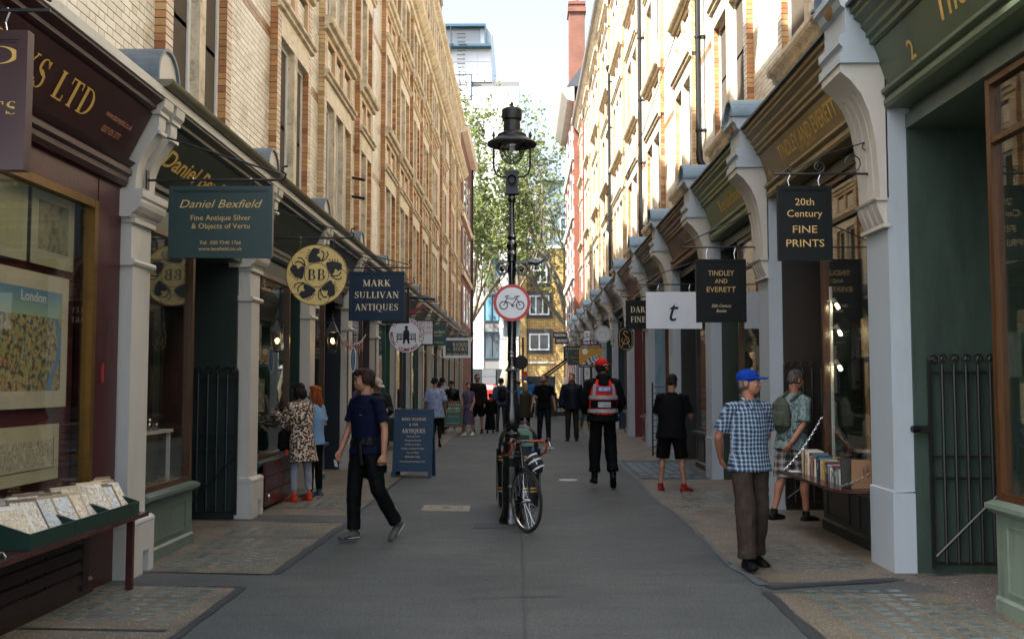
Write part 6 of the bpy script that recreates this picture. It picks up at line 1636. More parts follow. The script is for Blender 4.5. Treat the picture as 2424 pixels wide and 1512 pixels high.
mb.lathe([(.0, zb - .27), (.075, zb - .27), (.075, zb - .3), (.0, zb - .31)], (lx, Y, 0), 4, a0=math.pi / 4, a1=math.pi / 4 + 2 * math.pi)
mb.build('cage', M_iron, wl)
mb = MB(); mb.lathe([(.112, zb), (.067, zb - .268)], (lx, Y, 0), 4, a0=math.pi / 4, a1=math.pi / 4 + 2 * math.pi); mb.build('glass', glass('lantern pane', (.75, .68, .55), 1.3), wl)
mb = MB(); mb.lathe([(0, zb - .08), (.02, zb - .1), (.022, zb - .14), (0, zb - .17)], (lx, Y, 0), 10); mb.build('bulb', emit('warm bulb', (1.0, .68, .32), 14), wl, smooth=True)
bu = empty('bunting', (lx, Y, z0), label='drooping string of small red white and blue pennants tied to the wall lantern', cat='bunting')
bx1, bz1 = at(866, 792, 18.75); xl, zl = lx + .02, z0 + .0
A_, B_ = Vector((lx, Y, z0)), Vector((bx1, 18.75, bz1))
def bp_(k): return A_.lerp(B_, k) + Vector((0, 0, -1.9 * k * (1 - k) * .55))
mb = MB(); mb.tube([bp_(k / 20) for k in range(21)], .005, 5); mb.build('string', M_wl, bu)
M_pr, M_pw, M_pb = paint('pennant red', '#a12a2a', .8), paint('pennant white', '#c9c6c0', .8), paint('pennant blue', '#26385c', .8)
for i in range(13):
    k = .2 + i * .055; p = bp_(k); q = bp_(k + .045)
    mb = MB(); d = (q - p); dn = Vector((0, 0, -.22 + random.uniform(-.03, .03))); tip = p + d * .5 + dn + Vector((random.uniform(-.03, .03), 0, 0))
    off = Vector((0.004, -.004, 0))
    mb.add([p, q, tip], [(0, 1, 2)], 0)
    mb.add([p + d * .4 + off, p + d * .6 + off, tip + off], [(0, 1, 2)], 1)
    mb.add([p + dn * .25 + off * 1.2, q + dn * .25 + off * 1.2 - d * .1, q + dn * .4 + off * 1.2 - d * .15, p + dn * .4 + off * 1.2 + d * .12], [(0, 1, 2, 3)], 1)
    mb.add([p + off * .5, p + d * .3 + off * .5, p + dn * .5 + d * .2 + off * .5], [(0, 1, 2)], 2)
    mb.build('pennant', [M_pw, M_pr, M_pb], bu)
t2 = empty('wall_bracket', (-3.2, 18.75, 2.5), label='scrolled iron arm on the fourth white pier holding the bunting end', cat='bracket')
mb = MB(); mb.tube([(-3.19, 18.75, bz1), (bx1, 18.75, bz1)], .009, 6); mb.box(-3.2, -3.188, 18.73, 18.77, bz1 - .3, bz1 + .02)
mb.tube([(a, 18.75, b_) for a, b_ in spiral(-3.09, bz1 - .11, .08, .012, math.pi / 2, 1.7, 24)], .007, 5); mb.tube([(-3.19, 18.75, bz1 - .28), (-3.0, 18.75, bz1 - .2), (bx1 + .05, 18.75, bz1 - .02)], .007, 6)
mb.build('arm', M_iron, t2)

# ---------------------------------------------------------------- A-boards
def aboard(name, label, cx_, cy_, w, h, rz, cm, fm, lines, leg=.1, lean=.16, fw=.05, flat=False):
    t_ = empty(name, (cx_, cy_, 0), R(rz), label=label, cat='pavement sign', group='folding boards set out along the lane')
    a = math.atan(lean)
    up = Vector((0, math.sin(a), math.cos(a))); nr = Vector((0, math.cos(a), -math.sin(a))) * -1
    def bb_(m_, x0, x1, u0, u1, d0, d1, sgn=1):
        u_ = Vector((0, up.y * sgn, up.z)); n_ = Vector((0, nr.y * sgn, nr.z)); base = Vector((0, -sgn * (h * math.sin(a) + .0), 0))
        c = base + Vector(((x0 + x1) / 2, 0, 0)) + u_ * (u0 + u1) / 2 + n_ * (d0 + d1) / 2
        m_.obox(c, ((x1 - x0) / 2, 0, 0), n_ * ((d1 - d0) / 2), u_ * ((u1 - u0) / 2))
    for sgn in (1, -1):
        mb = MB(); bb_(mb, -w / 2 + fw * .8, w / 2 - fw * .8, leg + fw * .8, h - fw * .8, -.008, .008, sgn); mb.build('panel', cm, t_, world=False)
        mb = MB(); bb_(mb, -w / 2, w / 2, leg, leg + fw, -.014, .02, sgn); bb_(mb, -w / 2, w / 2, h - fw, h, -.014, .02, sgn); bb_(mb, -w / 2, -w / 2 + fw, leg + fw, h - fw, -.014, .02, sgn); bb_(mb, w / 2 - fw, w / 2, leg + fw, h - fw, -.014, .02, sgn)
        mb.build('frame', fm, t_, world=False)
        for q in (-1, 1):
            mb = MB(); bb_(mb, q * (w / 2 - .02) - .04, q * (w / 2 - .02) + .02 if q > 0 else q * (w / 2 - .02) + .04, 0, leg - .001, -.012, .012, sgn); mb.build('leg', fm, t_, world=False)
    base = Vector((0, -(h * math.sin(a)), 0))
    for (st, cz_, hh, ww, m, font) in lines:
        text(st, base + up * (leg + (h - leg) * (1 - cz_)) + nr * .008, (1, 0, 0), up, (h - leg) * hh, m, t_, width=w * ww, font=font, depth=.003, world=False)
    return t_
M_bb = paint('blue board', '#12354f', .4, .08, 4, .05)
aboard('folding_board', 'blue folding board listing opening hours of MARK SULLIVAN & SON ANTIQUES', -1.86, 17.1, .68, 1.16, -6, M_bb, M_bb,
   [('MARK SULLIVAN', .185, .045, .62, M_cream, 'serif'), ('& SON', .27, .04, .22, M_cream, 'serif'), ('ANTIQUES', .385, .065, .6, M_cream, 'serif'), ('Opening Hours', .45, .026, .33, M_pale, 'sans'), ('Monday to Saturday', .515, .026, .42, M_pale, 'sans'), ('10.30am to 6.30pm', .58, .026, .4, M_pale, 'sans'), ('Sundays and Bank Holidays', .645, .026, .58, M_pale, 'sans'), ('11am to 5.30pm', .71, .026, .32, M_pale, 'sans'), ('0207-836 7056', .78, .03, .38, M_pale, 'sans'), ('www.marksullivanantiques.com', .85, .024, .64, M_pale, 'sans')])
aboard('folding_board', 'green and brown folding board reading MUSIC beside the shoppers', -2.2, 31.6, .66, 1.02, 0, paint('board green', '#1d5142', .4), wood('brown board frame', '#6b4226', .5, 'z'), [('TRAVIS & EMERY', .16, .05, .7, M_pale, 'serif'), ('MUSIC', .33, .1, .74, M_pale, 'serif'), ('BOOKS ON MUSIC', .42, .045, .7, M_pale, 'serif'), ('new and secondhand', .6, .03, .5, M_pale, 'sans'), ('travisandemery', .85, .03, .6, M_pale, 'sans')], leg=.2)
aboard('folding_board', 'yellow board in a black frame on the sunny side', 2.12, 34.0, .5, 1.0, 78, paint('bright yellow', '#b9a52a', .5), M_iron, [], leg=.12)
aboard('folding_board', 'dark green board lettered Gazelle CARDS behind the security guard', 2.35, 38.6, .62, .95, 0, paint('board green dark', '#1c3c33', .4), M_grn, [('Gazelle', .4, .08, .5, M_gilt, 'sans'), ('CARDS', .6, .08, .55, M_gilt, 'sans')], leg=.12)

# ---------------------------------------------------------------- left: drop-leaf bench with map trays, riser louvres, posters
tb = empty('drop_leaf_table', (-3.1, 6.6, .55), label='maroon drop-leaf table along the print shop front, held by hinged legs', cat='table')
M_tab = paint('maroon gloss timber', '#43211d', .25, .15, 4, .1, 30, spec=.5, streak=True)
mb = MB(); mb.box(-3.3, -2.98, 5.0, 7.98, .545, .575); mb.build('leaf', M_tab, tb)
for y in (7.75, 5.9):
    mb = MB(); mb.tube([(-3.04, y, .575), (-3.04, y - .04, .61), (-3.04, y - .08, .61), (-3.04, y - .1, .575)], .006, 6); mb.box(-3.07, -3.01, y - .14, y + .04, .5755, .58); mb.build('staple', M_chrome, tb)
for y in (7.78, 5.6):
    mb = MB(); mb.box(-3.07, -3.02, y - .02, y + .02, .0, .53); mb.build('leg', M_tab, tb)
    mb = MB(); mb.box(-3.08, -3.01, y - .03, y + .03, .5305, .5445); mb.build('hinge', M_chrome, tb)
mb = MB()
for k in range(4):
    z = .1 + k * .1
    mb.prism([(-3.31, z), (-3.285, z), (-3.3, z + .07), (-3.31, z + .07)], 'y', 6.3, 7.5)
mb.box(-3.318, -3.285, 6.2, 6.3, .05, .53); mb.box(-3.318, -3.285, 7.5, 7.6, .05, .53)
mb.build('louvre', paint('louvre dark', '#1c0a0a', .5), shL0)
mb = MB(); mb.box(-3.41, -3.45, 7.74, 8.1, .62, 3.0); mb.build('display_board', paint('maroon display board', '#2e0f10', .7, .1, 2, 0), shL0)
mb = MB(); mb.box(-3.5, -3.53, 5.1, 7.7, .62, 3.0); mb.build('display_backing', paint('maroon backing', '#541c1c', .7), shL0)
mb = MB(); mb.box(-3.322, -3.335, 7.84, 7.87, 1.6, 1.75); mb.build('keyhole_plate', paint('red lock plate', '#8d2a30', .35), shL0)
M_trg = paint('dark green tray paint', '#173329', .35, .12, 8, .1, 60, dirt='#0f241d')
def tray(y0, y1, label):
    t_ = empty('map_tray', (-3.12, y0, .576), label=label, cat='tray', group='green trays of mounted maps on the maroon table')
    xb, xf = -3.29, -3.0
    mb = MB()
    mb.box(xf - .014, xf, y0, y1, .577, .677); mb.box(xb, xb + .014, y0, y1, .577, .765); mb.box(xb + .014, xf - .014, y0, y1, .577, .587)
    for y in (y0, y1 - .014): mb.prism([(xb + .0141, .587), (xf - .0141, .587), (xf - .0141, .68), (xb + .0141, .765)], 'y', y, y + .014)
    mb.build('tray_box', M_trg, t_)
    return t_
M_prints = []
def printmat(i):
    m, t, b = nt('map print %d' % i)
    v = coords(t, obj=False)
    w = N(t, 'ShaderNodeTexNoise'); w.inputs['Scale'].default_value = 9 + i * 3; w.inputs['Detail'].default_value = 8; w.inputs['Roughness'].default_value = .7; w.inputs['Distortion'].default_value = 1.5
    L(t, v, w.inputs['Vector'])
    pal = [[(.35, (.30, .27, .22)), (.47, (.62, .58, .50)), (.52, (.12, .11, .09)), (.56, (.6, .56, .48)), (.75, (.66, .62, .54))], [(.35, (.28, .36, .42)), (.48, (.5, .56, .6)), (.52, (.14, .15, .15)), (.57, (.62, .57, .47)), (.8, (.68, .66, .6))],
           [(.3, (.42, .36, .26)), (.47, (.6, .52, .38)), (.5, (.2, .16, .1)), (.55, (.64, .56, .42)), (.8, (.7, .64, .5))]][i % 3]
    L(t, ramp(t, w.outputs[0], pal), b.inputs['Base Color']); b.inputs['Roughness'].default_value = .18; b.inputs['Specular IOR Level'].default_value = .6
    return m
PR = [printmat(i) for i in range(6)]
M_card = [paint('card ' + str(i), c, .6, .1, 8, 0) for i, c in enumerate(('#b9a98c', '#8f7a5c', '#c8c4bb', '#6e5a42', '#a3937a', '#55473a', '#c2beb8'))]
tr = [tray(7.28, 7.83, 'farther half of the long green tray, filled with mounted maps beside the white pier'), tray(6.72, 7.275, 'middle green tray holding large pale mounted maps in clear sleeves'), tray(6.1, 6.715, 'nearest green tray, cut by the photo edge, packed with mounts')]
for k, (t_, y0, y1) in enumerate(zip(tr, (7.28, 6.72, 6.1), (7.83, 7.275, 6.715))):
    n_ = 17
    for i in range(n_):
        u_ = i / (n_ - 1)
        big = i in (0, 8)
        y = y0 + .03 + (i % 9) * (y1 - y0 - .26) / 9 + (0 if i < 9 else .0)
        w = random.uniform(.2, .27); hgt = random.uniform(.25, .33) * (1.1 if big else 1)
        tilt = .65 + .12 * random.random()
        # cards lean back towards the window; rows stacked from the back to the front
        row = i // 9
        xb_ = -3.03 - row * .14 - (8 - (i % 9)) * .006
        up_ = Vector((-math.sin(tilt) * .8, math.sin(tilt) * .42, math.cos(tilt) * .95)).normalized()
        side = Vector((random.uniform(-.06, .06) + .5, 1, 0)); side = (side - up_ * side.dot(up_)).normalized()
        yy = y0 + .13 + (i % 3) * (y1 - y0 - .26) / 2
        c = Vector((-3.085 - (i // 3) * .034, yy, .59)) + up_ * hgt / 2
        nrm = side.cross(up_)
        mb = MB(); mb.obox(c, side * w / 2, up_ * hgt / 2, nrm * .0025); o = mb.build('mounted_map', M_card[(i * 3 + k) % 7], t_)
        if i < 9:
            sg_ = 1 if nrm.x > 0 else -1
            mb = MB(); mb.obox(c + nrm * .0032 * sg_, side * w * .42, up_ * hgt * .42, nrm * .0005); mb.build('print', PR[(i + k) % 6], o)
# posters in the window
def poster(label, y0, y1, z0, z1, x, inner, border=.05, mount='#c4b79e'):
    t_ = empty('poster', (x, (y0 + y1) / 2, z0), label=label, cat='poster', group='mounted prints in the maroon shop window')
    mb = MB(); mb.box(x, x - .006, y0, y1, z0, z1); mb.build('mount', paint('mount ' + mount, mount, .6, .06, 3, 0), t_)
    mb = MB(); mb.box(x + .0005, x + .002, y0 + border, y1 - border, z0 + border * 1.1, z1 - border * 1.1); mb.build('print', inner, t_)
    return t_
def mapprint():
    m, t, b = nt('illustrated city map')
    g_ = N(t, 'ShaderNodeNewGeometry'); sp = N(t, 'ShaderNodeSeparateXYZ'); L(t, g_.outputs['Position'], sp.inputs[0])
    n1 = N(t, 'ShaderNodeTexNoise'); n1.inputs['Scale'].default_value = 22; n1.inputs['Detail'].default_value = 6; L(t, g_.outputs['Position'], n1.inputs['Vector'])
    v1 = N(t, 'ShaderNodeTexVoronoi'); v1.inputs['Scale'].default_value = 45; L(t, g_.outputs['Position'], v1.inputs['Vector'])
    s2 = N(t, 'ShaderNodeSeparateColor'); L(t, v1.outputs['Color'], s2.inputs[0])
    c = ramp(t, s2.outputs[0], [(0, (.05, .05, .04)), (.2, (.42, .36, .14)), (.45, (.28, .3, .16)), (.6, (.5, .4, .12)), (.8, (.4, .14, .06)), (.9, (.45, .42, .3))])
    c = mix(t, ramp(t, n1.outputs[0], [(.4, (1, 1, 1)), (.5, (0, 0, 0))]), c, (.07, .07, .055))
    # river
    rv = N(t, 'ShaderNodeMath', operation='SINE'); mz = N(t, 'ShaderNodeMath', operation='MULTIPLY'); mz.inputs[1].default_value = 7.5; L(t, sp.outputs['Z'], mz.inputs[0]); L(t, mz.outputs[0], rv.inputs[0])
    a1 = N(t, 'ShaderNodeMath', operation='MULTIPLY_ADD'); L(t, rv.outputs[0], a1.inputs[0]); a1.inputs[1].default_value = .09; a1.inputs[2].default_value = 7.28
    d1 = N(t, 'ShaderNodeMath', operation='SUBTRACT'); L(t, sp.outputs['Y'], d1.inputs[0]); L(t, a1.outputs[0], d1.inputs[1])
    ab = N(t, 'ShaderNodeMath', operation='ABSOLUTE'); L(t, d1.outputs[0], ab.inputs[0])
    lt = N(t, 'ShaderNodeMath', operation='LESS_THAN'); L(t, ab.outputs[0], lt.inputs[0]); lt.inputs[1].default_value = .035
    c = mix(t, lt.outputs[0], c, (.1, .22, .36))
    gt = N(t, 'ShaderNodeMath', operation='GREATER_THAN'); L(t, sp.outputs['Z'], gt.inputs[0]); gt.inputs[1].default_value = 2.07
    mr = N(t, 'ShaderNodeMapRange'); mr.inputs[1].default_value = 2.07; mr.inputs[2].default_value = 2.3; L(t, sp.outputs['Z'], mr.inputs[0])
    c = mix(t, gt.outputs[0], c, mix(t, mr.outputs[0], (.35, .45, .3), (.06, .2, .42)))
    L(t, c, b.inputs['Base Color']); b.inputs['Roughness'].default_value = .5
    return m
pz = 2.3
po = poster('large mounted city map poster headed London, in the maroon window', 6.28, 7.5, 1.42, 2.38, -3.45, mapprint(), .11)
text('London', (-3.446, 6.95, 2.17), (0, 1, 0), (0, 0, 1), .07, M_wl, po, width=.36, bold=.02)
M_bird = paint('bird print', '#857d5c', .6, .55, 7, 0, dirt='#1f2619')
poster('tall mounted print of birds in dark foliage above the city map', 6.9, 7.56, 2.44, 3.02, -3.45, M_bird, .1, '#aca384')
poster('pale mounted print with faint lines at the window edge', 6.05, 6.84, 2.44, 3.02, -3.45, paint('pale print', '#a59c74', .6, .08, 4, 0), .06, '#aca384')
poster('old rail map in a cream mount with a thin blue border, low in the window', 6.2, 7.36, .9, 1.3, -3.43, PR[2], .1, '#c0b392')
mb = MB(); mb.box(-3.4265, -3.428, 6.28, 7.28, .985, .99); mb.box(-3.4265, -3.428, 7.275, 7.28, .99, 1.21)
mb.build('blue_line', paint('blue line', '#1f3f5f'), bpy.data.objects['poster.003'])

# silver shop display
ds = empty('display_table', (-3.6, 9.3, .68), label='white display shelf crowded with silverware in the silver dealer window', cat='display shelf')
mb = MB(); mb.box(-3.42, -3.9, 8.75, 9.75, 1.12, 1.15); mb.box(-3.44, -3.47, 9.7, 9.73, .62, 1.12); mb.build('shelf', M_trimw, ds)
M_silver = paint('silverware', '#a5a294', .22, .1, 20, 0, metal=1.0)
for i in range(16):
    x, y = -3.45 - random.random() * .3, 8.8 + random.random() * .9
    mb = MB(); h_ = random.uniform(.04, .12)
    mb.lathe([(.0, 0), (.02, 0), (.008, h_ * .3), (.025, h_ * .7), (.018, h_), (0, h_ * 1.05)], (x, y, 1.151), 8)
    tag(mb.build('silver_cup', M_silver, smooth=True), 'small silver piece standing on the white window shelf', 'silverware', 'silver pieces on the window shelf')
for i in range(9):
    y = 8.8 + i * .1
    mb = MB(); mb.tube([(-3.44, y, .67 + .01 * (i % 2)), (-3.52, y + .12, .69)], [.012, .006], 6); mb.lathe([(0, 0), (.014, 0), (.014, .02), (0, .02)], (-3.44, y, .672), 8)
    tag(mb.build('silver_spoon', paint('gilt ware', '#b39a55', .25, .1, 9, 0, metal=.9)), 'gilt handled piece lying on the window sill', 'cutlery', 'gilt pieces along the window sill')
# brick-red lockers under the map shop window
wc = empty('shutter_box', (-3.25, 13.1, 0), label='stack of dark red-brown timber boards with metal ring under the map shop window', cat='shutter')
for k in range(3):
    mb = MB(); mb.box(-3.2, -3.236, 12.45, 13.9, .06 + k * .185, .235 + k * .185); mb.build('plank', M_tab, wc)
mb = MB(); mb.tube([(-3.19, 12.6 + .03 * math.cos(a), .16 + .04 * math.sin(a)) for a in np.linspace(0, 6.28, 12)], .006, 5); mb.build('ring', M_chrome, wc)
wc2 = empty('shutter_box', (3.25, 14.0, 0), label='three dark brown timber boards stacked under the sunny side book shop window', cat='shutter')
for k in range(3):
    mb = MB(); mb.box(3.16, 3.235, 13.35, 15.2, .08 + k * .2, .272 + k * .2); mb.build('plank', paint('brown board', '#3a2a27', .5, .15, 4, .1, streak=True), wc2)
# gallery items in the map shop window
for i, (y, z, h_) in enumerate(((12.7, 1.9, .5), (13.25, 1.9, .5), (12.9, 1.15, .5), (13.45, 1.2, .45))):
    poster(['upper', 'upper', 'lower', 'lower'][i] + ' small framed engraving in the dark green window, ' + ['near', 'far'][i % 2] + ' column', y, y + .42, z, z + h_, -3.6, PR[i], .06, '#8d8672')

# ---------------------------------------------------------------- gates
def gate(name, label, s, y, x0, x1, z1, bars, par_col=M_iron, diag=True, lowbar=.1):
    t_ = empty(name, ((x0 + x1) / 2, y, 0), label=label, cat='gate')
    mb = MB()
    for x in (x0, x1): mb.box(x - .014, x + .014, y - .014, y + .014, .06, z1 + .02)
    for z in (lowbar, z1 - .09, .8, .98): mb.box(x0 + .014, x1 - .014, y - .008, y + .008, z - .012, z + .012)
    mb.build('gate_frame', par_col, t_)
    n = bars
    for i in range(1, n + 1):
        x = x0 + (x1 - x0) * i / (n + 1)
        mb = MB(); mb.tube([(x, y - .012, lowbar), (x, y - .012, z1 - .02)], .015, 8)
        mb.tube([(a, y - .012, b_) for a, b_ in spiral(x + .015, z1 + .03, .045, .008, -math.pi * .8, -1.4, 18)], .009, 6)
        mb.build('bar', par_col, t_, smooth=40)
    for q, x in ((1, x0), (-1, x1)):
        mb = MB(); mb.tube([(a, y, b_) for a, b_ in spiral(x + q * .04, z1 + .02, .045, .012, math.pi if q > 0 else 0, -q * 1.2, 18)], .012, 6); mb.build('finial', par_col, t_, smooth=40)
    if diag:
        mb = MB(); mb.tube([(x0 + .01, y - .025, lowbar + .06), (x1 - .01, y - .025, .72)], .013, 6); mb.build('brace', par_col, t_)
    mb = MB(); mb.box(x0 - .1, x0 - .014, y - .02, y + .02, 1.18, 1.24); mb.tube([(x0 - .1, y, 1.21), (x0 - .16, y - .01, 1.21)], .03, 8); mb.build('latch', par_col, t_)
    return t_
gate('iron_gate', 'black iron gate with curled spikes standing open in the green porch', 1, 8.43, 3.42, 4.02, 1.77, 5)
gate('iron_gate', 'dark iron gate behind the man with the rucksack, in the book shop porch', 1, 12.62, 3.3, 4.1, 1.8, 6)
gate('iron_gate', 'narrow green-black iron gate open in the silver dealer porch', -1, 11.7, -3.93, -3.36, 1.72, 4)
g3 = empty('railing_gate', (3.1, 21.3, 0), label='low gate of horizontal black bars across a porch beside the security guard', cat='gate')
mb = MB()
for k in range(11): mb.box(2.75, 3.36, 21.28, 21.3, .1 + k * .14, .115 + k * .14)
mb.build('bars', M_iron, g3); mb = MB(); mb.box(3.34, 3.37, 21.26, 21.32, .05, 1.6); mb.box(2.74, 2.77, 21.26, 21.32, .05, 1.6); mb.build('post', M_iron, g3)

# ---------------------------------------------------------------- right: book table, lamps, props
bt = empty('book_shelf_table', (3.0, 10.1, .62), label='dark brown flap table hung on two chains under the book shop window', cat='table')
M_bt = paint('dark brown gloss timber', '#3b2119', .2, .15, 4, .1, 30, spec=.6, streak=True)
mb = MB(); mb.prism([(3.3, 9.1), (2.93, 9.12), (2.84, 9.25), (2.84, 11.2), (3.3, 11.2)], 'z', .6, .628); mb.build('flap', M_bt, bt)
mb = MB(); mb.box(3.24, 3.3, 9.14, 11.15, .52, .599); mb.build('rail', M_bt, bt)
def chain(par, p, q, sag=.05, r=.0035, step=.03):
    p, q = Vector(p), Vector(q); n = int((q - p).length / step); mb = MB()
    for i in range(n):
        k = (i + .5) / n; c = p.lerp(q, k) + Vector((0, 0, -sag * 4 * k * (1 - k)))
        d = (q - p).normalized(); s1 = d.cross(Vector((0, 0, 1))).normalized(); s2 = d.cross(s1)
        sd = s1 if i % 2 else s2
        pts = [c + d * step * .62 * math.cos(a) + sd * .011 * math.sin(a) for a in np.linspace(0, 2 * math.pi, 9)]
        mb.tube(pts, r, 4, cap=False)
    return mb.build('chain', M_chrome, par)
chain(bt, (2.88, 11.1, .64), (3.34, 11.2, 1.22)); chain(bt, (2.92, 9.3, .64), (3.33, 8.98, .98))
bcol = ['#1d1f20', '#c9bfa8', '#d6d3cc', '#2a2c2d', '#b8b0a0', '#8f4b2a', '#c8b070', '#d7d9da', '#b08a1e', '#6e2222', '#d8d2c4', '#33415c', '#1b1d22', '#a9a59b', '#5b6f78', '#cfcabd', '#7b6a5c', '#d8d6d0', '#9b4a2c', '#a32b22', '#22262a', '#e0dcd2', '#2e4a5a', '#3e6a66', '#d0ccc4', '#6a8a8a']
y = 10.88; i = 0
M_pg = paint('book pages', '#b9ab8c', .8, .05, 40, 0)
ordn = ['first', 'second', 'third', 'fourth', 'fifth', 'sixth', 'seventh', 'eighth', 'ninth', 'tenth', 'eleventh', 'twelfth', 'thirteenth', 'fourteenth', 'fifteenth', 'sixteenth', 'seventeenth', 'eighteenth', 'nineteenth', 'twentieth']
cname = {'#1d1f20': 'black', '#c9bfa8': 'buff', '#d6d3cc': 'off-white', '#2a2c2d': 'charcoal', '#b8b0a0': 'stone', '#8f4b2a': 'rust', '#c8b070': 'straw', '#d7d9da': 'white', '#b08a1e': 'yellow', '#6e2222': 'dark red', '#d8d2c4': 'ivory', '#33415c': 'blue', '#1b1d22': 'blue-black', '#a9a59b': 'grey', '#5b6f78': 'grey-blue', '#cfcabd': 'pale', '#7b6a5c': 'taupe', '#d8d6d0': 'chalk', '#9b4a2c': 'brick red', '#a32b22': 'red', '#22262a': 'dark grey', '#e0dcd2': 'bright white', '#2e4a5a': 'petrol blue', '#3e6a66': 'teal', '#d0ccc4': 'light grey', '#6a8a8a': 'sea green'}
def book(x, y, z, th, hh, dp, col, label, rot=None):
    t_ = empty('book', (x, y, z), label=label, cat='book', group='second-hand books on the flap table')
    if rot is not None: t_.rotation_euler = rot
    mb = MB(); mb.box(-dp / 2, -dp / 2 + .003, -th / 2, th / 2, 0, hh); mb.box(-dp / 2 + .003, dp / 2, -th / 2, -th / 2 + .003, 0, hh); mb.box(-dp / 2 + .003, dp / 2, th / 2 - .003, th / 2, 0, hh)
    mb.build('cover', paint('book ' + col, col, .45, .08, 10, 0), t_, world=False)
    mb = MB(); mb.box(-dp / 2 + .003, dp / 2 - .004, -th / 2 + .003, th / 2 - .003, .003, hh - .004); mb.build('pages', M_pg, t_, world=False)
    MB().box(-dp / 2 - .0008, -dp / 2 - .0001, -th * .3, th * .3, hh * .5, hh * .86).build('spine_label', (M_wl, M_gilt, M_sb)[int(y * 1000) % 3], t_, world=False)
    return t_
k = 0
while y > 9.55:
    th = random.uniform(.012, .034); hh = .25 - .09 * k / 36 + random.uniform(-.03, .03); col = bcol[k % len(bcol)]
    book(3.1 + random.uniform(-.015, .015), y - th / 2, .629, th, hh, .17, col, '%s book standing in the row, %s' % (cname[col], 'near the orange book pile' if y > 10.4 else ('mid-row beside %s spine' % cname[bcol[(k + 1) % len(bcol)]] if y > 9.95 else 'towards the propped cardboard folder')), (0, random.uniform(-.03, .03), 0))
    y -= th + .002; k += 1
for j, (z, cc, nm_) in enumerate(((.629, '#b8a888', 'bottom'), (.664, '#a08f74', 'second'), (.699, '#c2b59a', 'third'), (.734, '#a98a58', 'fourth'), (.769, '#9b5a24', 'top'))):
    o = book(3.06, 11.02 + random.uniform(-.01, .01), z, .032, .2 if j < 4 else .26, .15, cc, '%s book of the flat pile at the table end' % nm_, (0, 0, 0))
    o.rotation_euler = (R(90), 0, R(random.uniform(80, 100))); o.location = (3.06 + .1, 11.02, z + .016)
fo = empty('cardboard_folder', (3.12, 9.35, .63), label='brown cardboard folder lettered ISABELLAS TRIUMPH propped at the table end', cat='folder')
mb = MB(); mb.obox((3.13, 9.28, .76), (.105, 0.0, 0), (0, .006, 0), (.01, .02, .13)); mb.build('board', paint('cardboard', '#7a5b40', .8, .08, 6, 0), fo)
text('ISABELLAS', (3.16, 9.268, .76), (.08, .155, -1), (1, 0, .08), .022, M_sb, fo, width=.16, font='serif', depth=.004); text('TRIUMPH', (3.125, 9.268, .76), (.08, .155, -1), (1, 0, .08), .018, M_sb, fo, width=.13, font='serif', depth=.004)
mb = MB(); mb.obox((3.03, 9.36, .765), (.075, 0, .0), (0, .012, 0), (0, .012, .13)); tag(mb.build('album', paint('dark album', '#23241f', .5)), 'dark upright album behind the cardboard folder', 'album')
pp = MB(); pp.box(2.92, 3.03, 10.95, 11.12, .6285, .634); tag(pp.build('paper_sheet', M_wl), 'white sheet of paper lying at the far corner of the flap table', 'paper')
# spot lamps on the window upright
for i, (px_, py_) in enumerate(((1978, 722), (1984, 785), (1984, 868))):
    Y = 10.9; x, z = 3.62, at(1980, py_, 10.9)[1]
    x = at(px_, py_, Y)[0]
    t_ = empty('spot_lamp', (x, Y, z), label='%s of three lit white spot lamps behind the book shop glass' % ['highest', 'middle', 'lowest'][i], cat='spot lamp')
    mb = MB(); mb.tube([(x - .025, Y, z + .075), (x + .005, Y, z + .015)], [.02, .022], 12); mb.tube([(x - .09, Y, z + .045), (x - .01, Y, z + .04)], .006, 6); mb.build('housing', M_trimw, t_, smooth=40)
    mb = MB(); mb.tube([(x + .006, Y, z + .013), (x + .028, Y, z - .035), (x + .032, Y, z - .042)], [.013, .016, .008], 10); mb.build('bulb', emit('spot bulb', (1, .82, .5), 18), t_, smooth=True)
mb = MB(); mb.box(3.375, 3.4, 10.95, 10.98, .75, 2.65); tag(mb.build('lamp_track', M_trimw), 'white vertical track carrying the spot lamps', 'lamp track')
shf = empty('wooden_stand', (3.55, 9.9, .7), label='light wood display stand with books inside the book shop window', cat='stand')
mb = MB(); M_lw = wood('light wood', '#a8844e', .5, 'z')
for z in (1.05, 1.55): mb.box(3.45, 3.95, 9.3, 10.1, z, z + .03)
for (a, b_) in ((3.45, 9.3), (3.45, 10.07), (3.92, 10.07)): mb.box(a, a + .03, b_, b_ + .03, .66, 1.8)
mb.build('frame', M_lw, shf)
for i in range(6):
    y = 9.35 + i * .11
    tag(MB().box(3.5, 3.65, y, y + .03, 1.081, 1.081 + .2 - .02 * (i % 3)).build('book', paint('book ' + bcol[i * 3 + 2], bcol[i * 3 + 2])), 'book on the light wood stand inside the window', 'book', 'books on the stand inside the window')
# bunch of papers rack far left shops
rk = empty('print_rack', (-2.95, 24.2, 0), label='dark rack of cream prints outside the bottle green shop', cat='print rack')
mb = MB(); mb.box(-3.2, -2.7, 23.9, 24.5, .2, .75); mb.build('box', M_iron, rk)
mb = MB()
for i in range(22): mb.obox((-3.15 + .02 * i, 24.2 + random.uniform(-.08, .08), .8 + random.uniform(0, .06)), (.003, 0, 0), (0, .2, 0), (random.uniform(-.02, .02), 0, .12))
mb.build('prints', M_card[2], rk, kind='stuff')
